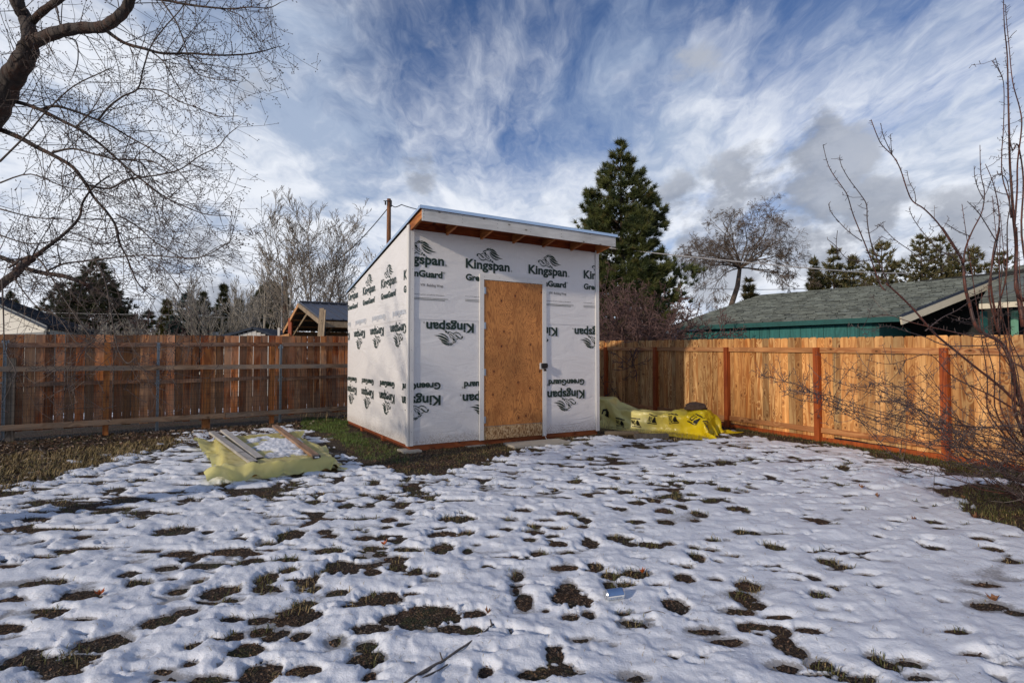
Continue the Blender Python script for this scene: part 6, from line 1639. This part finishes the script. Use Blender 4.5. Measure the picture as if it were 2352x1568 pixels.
pa = plank(p1, q1, 0.088, 0.038, M_PLANK, 'left grey two by four lying along the plastic covered pile', M_BLACK)
pb = plank(p1b, q1b, 0.088, 0.038, M_PLANK, 'grey two by four tight against the right side of the left one', M_BLACK)
p3, q3 = GZ(728, 1053, 0.165), GZ(631, 980, 0.20)
pc3 = plank(p3, q3, 0.088, 0.040, M_PLANKB, 'brown two by four lying along the right side of the plastic covered pile', M_BLACK)
b = MB(); b.add([(-0.0035, y_, z_) for y_, z_ in ((-.028, .010), (.026, .012), (.030, .031), (-.024, .027))], [(0, 3, 2, 1)]); b.build('label', M_WHITE, pc3)
def slab(u, v, sx_, sy_, sz_, yaw, label, m=M_CONC, z=0.0, name='concrete_block'):
    p = G(u, v, 0); b = MB(); b.box(-sx_/2, sx_/2, -sy_/2, sy_/2, 0, sz_); o = b.build(name, m, loc=(p.x, p.y, z), rot=(0, 0, yaw)); tag(o, label, 'block')
    mo = o.modifiers.new('bev', 'BEVEL'); mo.width = 0.006; mo.segments = 2; return o
M_BRICKB = plain('brown_block', (0.13, 0.10, 0.065), 0.9, var=0.3, vscale=25, bstr=0.6)
slab(606, 1083, 0.30, 0.16, 0.065, 0.35, 'brown brick at the front edge of the plastic covered pile', M_BRICKB, 0.0, 'brick')
slab(762, 1048, 0.22, 0.14, 0.035, 0.6, 'flat dark wood offcut right of the plastic covered pile', M_BRICKB, 0.0, 'wood_offcut')

# ---- covered heap on the right
TYAW = math.atan2(9.62-11.25, 3.72-1.85)
TO = Vector((3.62, 9.72, 0))
TG2 = TARP_G
hp2 = empty('lumber_heap', TO, 'heap of lumber hidden under the yellow tarp right of the shed', 'lumber heap', rot=TYAW)
for k, (xa, xb, ya, yb, za, zb) in enumerate([(-3.0, -0.2, 0.03, 0.27, 0, 0.14), (-2.9, -0.3, 0.28, 0.52, 0, 0.14), (-2.9, -0.25, 0.06, 0.50, 0.142, 0.28), (-0.7, -0.25, 0.12, 0.46, 0.282, 0.38), (-2.95, -2.35, 0.08, 0.45, 0.282, 0.47)]):
    b = MB(); b.box(xa, xb, ya, yb, za, zb); b.build('timber', M_BEAMG, hp2)
me, Nt = sheet_mesh('tarp', TG2, 0.002, M_TARP)
tp = put('yellow_tarp', me, loc=TO, rot=(0, 0, TYAW)); tag(tp, 'crumpled yellow plastic tarp with black printed logos, between shed and cedar fence', 'tarp')
md = tp.modifiers.new('sub', 'SUBSURF'); md.levels = md.render_levels = 1
BEAR = [(0.50, 0.16), (0.54, 0.16), (0.56, 0.34), (0.60, 0.40), (0.66, 0.38), (0.70, 0.16), (0.74, 0.16), (0.74, 0.36), (0.78, 0.36), (0.80, 0.16), (0.86, 0.14), (0.96, 0.14), (0.96, 0.22), (0.90, 0.26), (0.88, 0.52), (0.82, 0.74), (0.72, 0.84), (0.64, 0.74), (0.58, 0.62), (0.50, 0.50), (0.46, 0.34), (0.50, 0.30)]
TW = norm_text('PALS', 0.03, 0.03, 0.20, 0.38, 0.60)
def decal(u0, v0, du_, dv_, k_, ang=0.0):
    b = MB(); ca, sa = math.cos(ang), math.sin(ang)
    def P(x_, y_):
        a_, c_ = (x_-0.5)*du_, (y_-0.5)*dv_
        return cloth_at(TG2, Nt, u0+(a_*ca-c_*sa), v0+(a_*sa+c_*ca), 0.007)
    def strip(y0_, y1_, n=10):
        for i in range(n): b.add([P(i/n, y0_), P((i+1)/n, y0_), P((i+1)/n, y1_), P(i/n, y1_)], [(0, 1, 2, 3)])
    strip(0.0, 0.10); strip(0.93, 1.05)
    bm = bmesh.new(); vv = [bm.verts.new((x_, y_, 0)) for x_, y_ in BEAR]; bm.faces.new(vv)
    n0 = [bm.verts.new((x_, y_, 0)) for x_, y_ in TW[0]]
    for f_ in TW[1]:
        try: bm.faces.new([n0[i] for i in f_])
        except ValueError: pass
    bmesh.ops.triangulate(bm, faces=bm.faces[:]); bm.verts.index_update()
    b.add([P(v.co.x, v.co.y) for v in bm.verts], [tuple(v.index for v in f_.verts) for f_ in bm.faces]); bm.free()
    b.build('logo', M_BLACK, tp)
# v runs from the yard side (0) over the heap
for (u0, v0, an) in [(0.405, 0.200, 0.05), (0.50, 0.245, 0.12), (0.595, 0.31, -0.05), (0.714, 0.34, 0.1), (0.833, 0.35, -0.4), (0.925, 0.30, 0.5)]:
    decal(u0, v0, 0.056, 0.088, 1, an)
# black patch over the film, painting the dark of an opening by the shed
b = MB()
for i in range(6):
    u0, u1 = 0.265+i*0.009, 0.265+(i+1)*0.009
    b.add([cloth_at(TG2, Nt, u0, 0.215, .008), cloth_at(TG2, Nt, u1, 0.215, .008), cloth_at(TG2, Nt, u1, 0.30-0.008*abs(i-3), .008), cloth_at(TG2, Nt, u0, 0.30-0.008*abs(i-3.5), .008)], [(0, 1, 2, 3)])
b.build('dark_patch', M_BLACK, tp)
# rock on the tarp
M_ROCK = plain('lava_rock', (0.115, 0.075, 0.055), 0.95, var=0.6, vscale=30, bstr=1.0, bdist=0.02)
def rock(name, loc, sx_, sy_, sz_, seed, m, label):
    bm = bmesh.new(); bmesh.ops.create_icosphere(bm, subdivisions=4, radius=1); r_ = random.Random(seed); o3 = [r_.uniform(0, 9) for _ in range(3)]
    from mathutils import noise as mn
    for v in bm.verts:
        k = 1+0.35*mn.noise(v.co*1.1+Vector(o3))+0.16*mn.noise(v.co*3+Vector(o3))+0.07*mn.noise(v.co*9+Vector(o3))
        v.co = Vector((v.co.x*sx_*k, v.co.y*sy_*k, max(v.co.z*sz_*k, -sz_*0.6)))
    me = bpy.data.meshes.new(name); bm.to_mesh(me); bm.free(); me.polygons.foreach_set('use_smooth', [True]*len(me.polygons))
    o = put(name, me, mat=m, loc=loc); tag(o, label, 'rock'); return o
_q = cloth_at(TG2, Nt, 0.80, 0.50, 0.03); rp_ = Vector((TO.x+math.cos(TYAW)*_q.x-math.sin(TYAW)*_q.y, TO.y+math.sin(TYAW)*_q.x+math.cos(TYAW)*_q.y, _q.z)); rock('rock', (rp_.x, rp_.y, rp_.z+0.035), 0.215, 0.13, 0.085, 3, M_ROCK, 'rough brown lava rock holding down the yellow tarp')
lp = G(1428, 1001, 0); b = MB(); b.tube([(-0.30, 0.02, 0.045), (0.30, -0.02, 0.05)], 0.045, 12); o = b.build('log', M_BRICKB, loc=lp, rot=(0, 0, 0.05)); tag(o, 'short dark round log on the soil before the yellow tarp', 'log')
p = G(1496, 1008, 0); b = MB(); b.box(-0.30, 0.30, -0.05, 0.05, 0, 0.09); o = b.build('timber_offcut', M_GREYPOST, loc=p, rot=(0, 0, 0.12)); tag(o, 'squared dark timber offcut on the ground before the yellow tarp', 'timber')

# ---- drink can
M_CANS = plain('aluminium', (0.62, 0.64, 0.66), 0.28, 0.9, 0.05, 8, 0.02)
M_CANB = plain('can_blue', (0.10, 0.18, 0.36), 0.35, 0.3, 0.2, 30, 0.02)
M_CANW = plain('can_white', (0.52, 0.56, 0.60), 0.4, 0.3, 0.1, 30, 0.02)
pcn = G(1411, 1372, 0.035); hzc = float(surf(pcn.x, pcn.y)[0])
can = empty('drink_can', (pcn.x, pcn.y, max(hzc, 0)+0.031), 'blue and silver drink can lying on its side in the snow', 'can'); can.rotation_euler = (R(8), R(-3), R(10)); can.scale = (0.92, 0.92, 0.92)
prof = [(-0.061, 0.0), (-0.0605, 0.020), (-0.0590, 0.0255), (-0.0615, 0.0262), (-0.0585, 0.0275), (-0.049, 0.0330)]
def lathe(mb, prof, n, a0=0, a1=2*math.pi):
    vs_ = []; k = len(prof)
    for i in range(n+1):
        a = a0+(a1-a0)*i/n
        for x_, r_ in prof: vs_.append((x_, r_*math.cos(a), r_*math.sin(a)))
    mb.add(vs_, [(i*k+j, i*k+j+1, (i+1)*k+j+1, (i+1)*k+j) for i in range(n) for j in range(k-1)])
b = MB(); lathe(b, prof, 32); b.build('lid_end', M_CANS, can, smooth=True)
b = MB(); lathe(b, [(0.0535, 0.0330), (0.060, 0.0275), (0.0615, 0.0235), (0.058, 0.018), (0.054, 0.0)], 32); b.build('base_end', M_CANS, can, smooth=True)
b = MB(); lathe(b, [(-0.049, 0.0331), (0.0535, 0.0331)], 22, R(55), R(172)); b.build('blue_print', M_CANB, can, smooth=True)
b = MB(); lathe(b, [(-0.049, 0.0331), (0.0535, 0.0331)], 22, R(172), R(415)); b.build('white_print', M_CANW, can, smooth=True)
b = MB(); lathe(b, [(-0.048, 0.0334), (0.0525, 0.0334)], 1, R(169), R(175)); b.build('stripe', M_WHITE, can)
b = MB()
for i in range(9): lathe(b, [(-0.040+i*0.009, 0.0335), (-0.040+i*0.009+(0.004 if i % 3 else 0.002), 0.0335)], 3, R(182), R(182+(26 if i % 2 else 16)))
tag(b.build('small_print', M_CANB, can), kind='stuff')

# ---- fallen stick half sunk in the snow
def cs_(*pts): return [((1100+x_/5.2275)/1.2245, (1620+y_/5.2275)/1.2245) for x_, y_ in pts]
M_STICK = wood('grey_stick', (0.13, 0.115, 0.105), (0.05, 0.04, 0.034), objvar=0, rough=0.85, gscale=4)
def stick(pts, r0_, r1_, name, label, cat='stick', lift=0.25):
    P = [G(u, v, 0.03) for u, v in pts]; hs = surf([p.x for p in P], [p.y for p in P]); n = len(P)
    hs = np.convolve(np.pad(hs, 2, mode='edge'), np.ones(5)/5, 'valid')
    P = [Vector((p.x, p.y, float(h_)+lift*(r0_+(r1_-r0_)*k/(n-1)))) for k, (p, h_) in enumerate(zip(P, hs))]
    o0 = P[0].copy(); root = empty(name, o0, label, cat)
    mb = MB(); mb.tube([p-o0 for p in P], [(r0_+(r1_-r0_)*k/(n-1))*(1+0.18*math.sin(k*2.3)) for k in range(n)], 9); mb.build('main_stem', M_STICK, root, smooth=True)
    return root, P, o0
sroot, SP, so0 = stick(cs_((150, 1650), (300, 1530), (400, 1460), (520, 1390), (640, 1310), (760, 1240), (850, 1180), (980, 1080), (1100, 1010), (1200, 940), (1300, 860), (1400, 780), (1480, 700), (1600, 620), (1720, 560)),
      0.0085, 0.0036, 'fallen_branch', 'long thin grey fallen branch lying half sunk in the foreground snow')
mb = MB()
for k, (dx, dy) in ((5, (-.02, .05)), (9, (.03, .03)), (12, (-.01, .04))):
    p = SP[k]-so0; mb = MB(); mb.tube([p, p+Vector((dx, dy, 0.012))], [0.005, 0.003], 6); mb.build('side_twig', M_STICK, sroot)
for i, (pts, lab) in enumerate([(cs_((360, 1600), (520, 1480), (700, 1370), (830, 1270)), 'second dark twig pressed beside the long fallen branch'),
                  ([(1255, 1565), (1290, 1550), (1320, 1548), (1345, 1540)], 'small forked twig in the snow near the lower middle edge'),
                  ([(1480, 1405), (1500, 1400), (1520, 1404), (1528, 1408)], 'tiny curved twig on the snow right of the can')]):
    stick(pts, 0.006 if i == 0 else 0.0028, 0.003 if i == 0 else 0.0018, 'twig', lab, 'twig', 0.4)

# ---- fallen leaves
M_LEAFO = plain('orange_leaf', (0.42, 0.09, 0.015), 0.6, var=0.4, vscale=40)
M_LEAFB = plain('brown_leaf', (0.17, 0.075, 0.035), 0.7, var=0.4, vscale=40)
def leaf_mesh(name, m, s_, seed):
    r_ = random.Random(seed); mb = MB(); n = 12; pts = []
    for k in range(n):
        a = 6.283*k/n; r0_ = s_*(0.75+0.45*(k % 2)+r_.uniform(-.15, .15)); x_, y_ = r0_*math.cos(a)*1.25, r0_*math.sin(a)*0.8
        pts.append((x_, y_, 0.25*s_+0.9*(x_*x_+y_*y_*2.2)/s_*r_.uniform(.5, 1.1)))
    mb.add([(0, 0, 0.12*s_)]+pts, [(0, k+1, (k+1) % n+1) for k in range(n)]); return mb.mesh(name, [m])
lms = [leaf_mesh('leaf', M_LEAFO, 0.020, 1), leaf_mesh('leaf', M_LEAFB, 0.024, 2), leaf_mesh('leaf', M_LEAFB, 0.018, 3)]
LV = [(1476, 1318, 0, 'bright orange curled leaf in a melted hole above the drink can'), (2286, 1383, 1, 'brown curled leaf in a melted hole near the right edge'), (1980, 1132, 1, 'reddish brown leaf at the far snow, left of the other red leaf'), (2016, 1147, 1, 'reddish brown leaf at the far snow, right of the other red leaf'),
      (883, 1255, 0, 'small orange leaf in a melted hole in the left middle'), (2210, 1145, 2, 'brown leaf on soil at the foot of the shrub'), (1120, 1415, 2, 'dark leaf beside the tip of the long fallen branch'), (2240, 1192, 1, 'brown leaf below the bare patch by the shrub'), (228, 1368, 0, 'red leaf in the melted patch at the lower left'), (2100, 1196, 2, 'brown leaf on snow left of the bare patch by the shrub')]
hh_ = surf([G(u, v).x for u, v, _, _ in LV], [G(u, v).y for u, v, _, _ in LV])
for (u, v, k, lab), h_ in zip(LV, hh_):
    p = G(u, v); o = put('fallen_leaf', lms[k], loc=(p.x, p.y, max(0.0, float(h_))+0.004), rot=(jit(.3), jit(.3), random.uniform(0, 6))); tag(o, lab, 'leaf', 'fallen leaves on the lawn')

# ================================================================== GRASS, LITTER (nobody could count them)
def blades(px_, py_, h_, lean, wd_, mt_, name, label, seed, z=None, cat='grass'):
    r_ = np.random.default_rng(seed); n = len(px_); z = ground_z(px_, py_)-0.004 if z is None else z
    az = r_.uniform(0, 6.283, n); la = lean*r_.uniform(0.3, 1.3, n); hh = h_*r_.uniform(0.55, 1.3, n)
    dx, dy = np.cos(az), np.sin(az); sx_, sy_ = -dy*wd_/2, dx*wd_/2
    b = np.stack([px_, py_, z], 1); m1 = b+np.stack([dx*la*hh*0.35, dy*la*hh*0.35, hh*0.62], 1); tp_ = b+np.stack([dx*la*hh, dy*la*hh, hh*(1.0-0.25*la)], 1)
    S = np.stack([sx_, sy_, np.zeros(n)], 1)
    V = np.stack([b-S, b+S, m1+S*0.8, m1-S*0.8, tp_], 1).reshape(-1, 3); i = np.arange(n)[:, None]*5
    Ft = np.concatenate([i+np.array([[0, 1, 2]]), i+np.array([[0, 2, 3]]), i+np.array([[3, 2, 4]])], 0)
    o = put(name, np_mesh(name, V, Ft, mt_)); tag(o, label, cat, kind='stuff'); return o
M_GREENG = leafmat('green_grass', (0.060, 0.110, 0.020), (0.115, 0.165, 0.035), (0.14, 0.13, 0.05), 5)
M_DRYG = leafmat('dry_grass', (0.36, 0.27, 0.12), (0.22, 0.155, 0.07), (0.13, 0.12, 0.04), 7)
M_OLIVE = leafmat('olive_grass', (0.060, 0.075, 0.020), (0.12, 0.11, 0.035), (0.17, 0.125, 0.06), 8)
def scatter(n, a0, a1, r0_, r1_, seed, power=1.0):
    r_ = np.random.default_rng(seed); a = r_.uniform(R(a0), R(a1), n); r = r0_*(r1_/r0_)**(r_.uniform(0, 1, n)**power)
    return r*np.sin(a), r*np.cos(a)
# tufts in the melted spots of the lawn
tx, ty = scatter(60000, -52, 52, 2.4, 13, 11, 0.75)
q = snow_field(tx, ty); tf = fbm(tx*3.1, ty*3.1, 501, 3); far = sstep(3.0, 5.6, ty)
k = (q < 0.012) & (tf > 0.60-0.22*far) ; tx, ty = tx[k], ty[k]
shx, shy = _ca*(tx-SX)+_sa*(ty-SY), -_sa*(tx-SX)+_ca*(ty-SY)
k = ~((shx > -0.05) & (shx < W_+0.05) & (shy > -0.03) & (shy < D_)); tx, ty = tx[k], ty[k]
pk = poly_sd(tx, ty, [tuple(pl2w(a_, b_))[:2] for a_, b_ in ((-1.2, -.05), (0.05, -.05), (.05, 2.8), (-1.2, 2.8))]); tx, ty = tx[pk > 0], ty[pk > 0]
def clump(tx, ty, m_, s_, seed):
    r_ = np.random.default_rng(seed); return np.repeat(tx, m_)+r_.normal(0, s_, len(tx)*m_), np.repeat(ty, m_)+r_.normal(0, s_, len(ty)*m_)
r_ = np.random.default_rng(4); sel = r_.uniform(0, 1, len(tx))
bx, by = clump(tx[sel < 0.16], ty[sel < 0.16], 6, 0.02, 21); blades(bx, by, 0.042, 0.9, 0.0042, M_OLIVE, 'lawn_tufts', 'olive grass tufts in the melted spots of the lawn', 22)
bx, by = clump(tx[(sel > .16) & (sel < 0.24)], ty[(sel > .16) & (sel < 0.24)], 5, 0.025, 23); blades(bx, by, 0.040, 1.2, 0.0042, M_DRYG, 'dry_lawn_tufts', 'straw coloured grass lying in the melted spots', 24)
print('tufts', len(tx))
def poly_scatter(poly, n, seed, soft=0.1):
    r_ = np.random.default_rng(seed); P = np.array(poly); lo, hi = P.min(0)-soft, P.max(0)+soft
    x_ = r_.uniform(lo[0], hi[0], n); y_ = r_.uniform(lo[1], hi[1], n)
    k = poly_sd(x_, y_, poly) + (fbm(x_*2.5, y_*2.5, seed+7, 3)-.5)*soft*4 < 0
    x_, y_ = x_[k], y_[k]
    shx, shy = _ca*(x_-SX)+_sa*(y_-SY), -_sa*(x_-SX)+_ca*(y_-SY)
    k = ~((shx > -0.02) & (shx < W_) & (shy > 0.0) & (shy < D_)); return x_[k], y_[k]
# vivid grass between pile and shed
x_, y_ = poly_scatter(gp((690, 985), (760, 1000), (800, 1010), (850, 1028), (800, 985), (795, 960), (700, 960)), 24000, 31, 0.15)
blades(x_, y_, 0.055, 0.8, 0.006, M_GREENG, 'green_grass', 'vivid green grass between the covered pile and the shed', 32)
x_, y_ = poly_scatter(gp((760, 1005), (830, 1050), (930, 1070), (925, 1035), (830, 1005)), 5000, 33, 0.1)
blades(x_, y_, 0.05, 0.9, 0.005, M_GREENG, 'sparse_green_grass', 'sparse green grass on the soil at the shed corner', 34)
# straw before the shed and at the tarp
x_, y_ = poly_scatter(gp((940, 1050), (1000, 1062), (1100, 1050), (1180, 1032), (1300, 1010), (1370, 1000), (1200, 1005), (1050, 1030)), 5000, 35, 0.1)
blades(x_, y_, 0.035, 1.6, 0.004, M_DRYG, 'straw', 'short straw on the bare soil before the shed', 36)
x_, y_ = poly_scatter(gp((1370, 995), (1480, 1006), (1600, 1015), (1660, 1002), (1500, 990), (1380, 980)), 5000, 37, 0.08)
blades(x_, y_, 0.055, 1.3, 0.005, M_DRYG, 'straw_by_tarp', 'matted straw at the foot of the yellow tarp', 38)
# strip of dry grass at the left
x_, y_ = poly_scatter([(-10, 4.5), *gp((0, 1128), (120, 1100), (260, 1062), (380, 1030), (440, 1012), (380, 1008), (200, 1030), (0, 1050))], 16000, 39, 0.12)
blades(x_, y_, 0.085, 1.2, 0.006, M_DRYG, 'dry_grass_strip', 'tangled dry grass along the shaded strip by the left fence', 40)
x_, y_ = poly_scatter([(-10, 4.3), *gp((0, 1150), (150, 1110), (300, 1062), (440, 1015), (440, 1000), (200, 1040), (0, 1070))], 9000, 41, 0.2)
blades(x_, y_, 0.05, 1.0, 0.005, M_OLIVE, 'olive_grass_strip', 'low olive grass in front of the leaf litter on the left', 42)
# foot of the right fence
x_, y_ = poly_scatter(gp((1690, 990), (1800, 1004), (1880, 1018), (2000, 1040), (2170, 1075), (2300, 1100), (2352, 1112), (2352, 1085), (2170, 1056), (1876, 1012), (1700, 985)), 14000, 43, 0.05)
blades(x_, y_, 0.05, 1.1, 0.005, M_OLIVE, 'fence_grass', 'olive and brown grass along the foot of the cedar fence', 44)
x_, y_ = poly_scatter(gp((2170, 1130), (2352, 1110), (2352, 1235), (2270, 1205), (2190, 1165)), 3500, 45, 0.1)
blades(x_, y_, 0.06, 1.2, 0.004, M_OLIVE, 'shrub_grass', 'grass on the bare soil under the shrub at the right edge', 46)
# tall dead weeds
for i, (u0, u1, v, n_, lab) in enumerate([(690, 795, 962, 60, 'thin dead weeds against the left fence beside the shed'), (1360, 1400, 985, 25, 'dead weed stalks at the right corner of the shed')]):
    r_ = np.random.default_rng(60+i); pts = [G(u0+(u1-u0)*r_.uniform(), v+r_.uniform(-6, 6)) for _ in range(n_)]
    blades(np.array([p.x for p in pts]), np.array([p.y for p in pts]), 0.32, 0.5, 0.006, M_DRYG, 'dead_weeds', lab, 70+i)
# leaf litter chips under the left fence and elsewhere
t = mat('leaf_litter')
at_ = t.new('ShaderNodeAttribute', attribute_name='tone').outputs['Fac']
c = t.ramp(at_, [(0, (0.018, 0.012, 0.009)), (0.5, (0.07, 0.042, 0.028)), (0.78, (0.15, 0.085, 0.05)), (0.9, (0.27, 0.19, 0.13)), (1, (0.42, 0.36, 0.30))])
setp(t, color=c, rough=0.7, spec=0.3); M_LIT = t.mat
def chips(x_, y_, s_, name, label, seed, z0=0.0, tone=1.0):
    r_ = np.random.default_rng(seed); n = len(x_); a = r_.uniform(0, 6.283, n); L_ = s_*r_.uniform(0.5, 1.5, n); w_ = L_*r_.uniform(0.25, 0.7, n)
    ca, sa = np.cos(a), np.sin(a); c_ = np.stack([x_, y_, ground_z(x_, y_)+z0+0.002+r_.uniform(0, 0.012, n)], 1)
    U1 = np.stack([ca*L_/2, sa*L_/2, r_.normal(0, 0.25, n)*L_], 1); V1 = np.stack([-sa*w_/2, ca*w_/2, r_.normal(0, 0.35, n)*w_], 1)
    V = np.stack([c_-U1, c_-V1*1.0, c_+U1, c_+V1], 1).reshape(-1, 3); me = np_mesh(name, V, np.arange(4*n).reshape(-1, 4), M_LIT)
    at = me.attributes.new('tone', 'FLOAT', 'POINT'); at.data.foreach_set('value', np.repeat(r_.uniform(0, 1, n)**1.0*tone, 4).astype(np.float32))
    o = put(name, me); tag(o, label, 'leaf litter', kind='stuff'); return o
x_, y_ = poly_scatter([(-12, 3.5), *gp((0, 1140), (200, 1060), (440, 1015), (700, 985), (795, 960), (795, 945)), (-3.0, 13.3), (-9.5, 8.6)], 60000, 47, 0.1)
chips(x_, y_, 0.045, 'leaf_litter', 'dark leaf litter lying under the left fence', 48)
x_, y_ = poly_scatter(gp((800, 985), (800, 1040), (930, 1090), (1100, 1065), (1300, 1012), (1500, 1012), (1660, 1005), (1700, 1000), (1900, 1025), (2352, 1118), (2352, 1080), (1880, 1008), (1660, 975), (1380, 975), (1300, 985), (940, 1035)), 42000, 49, 0.05)
chips(x_, y_, 0.022, 'soil_crumbs', 'dark crumbs and bits on the bare soil round shed and fence', 50, tone=0.85)
tx, ty = scatter(90000, -48, 48, 2.2, 7.5, 12, 0.8)
k = snow_field(tx, ty) < 0.0; chips(tx[k], ty[k], 0.011, 'soil_grit', 'fine bark grit on the soil in the melted holes', 51, tone=0.80)
# pine needles and bits lying on the snow
tx, ty = scatter(2600, -48, 48, 2.2, 8, 13, 0.9); h_ = surf(tx, ty); r_ = np.random.default_rng(9); kk = r_.uniform(0, 1, len(tx)) < 0.75
o = blades(tx, ty, 0.014, 3.5, 0.0022, M_DRYG, 'needle_litter', 'scattered brown needles and grass bits on the snow', 52, z=h_+0.001)
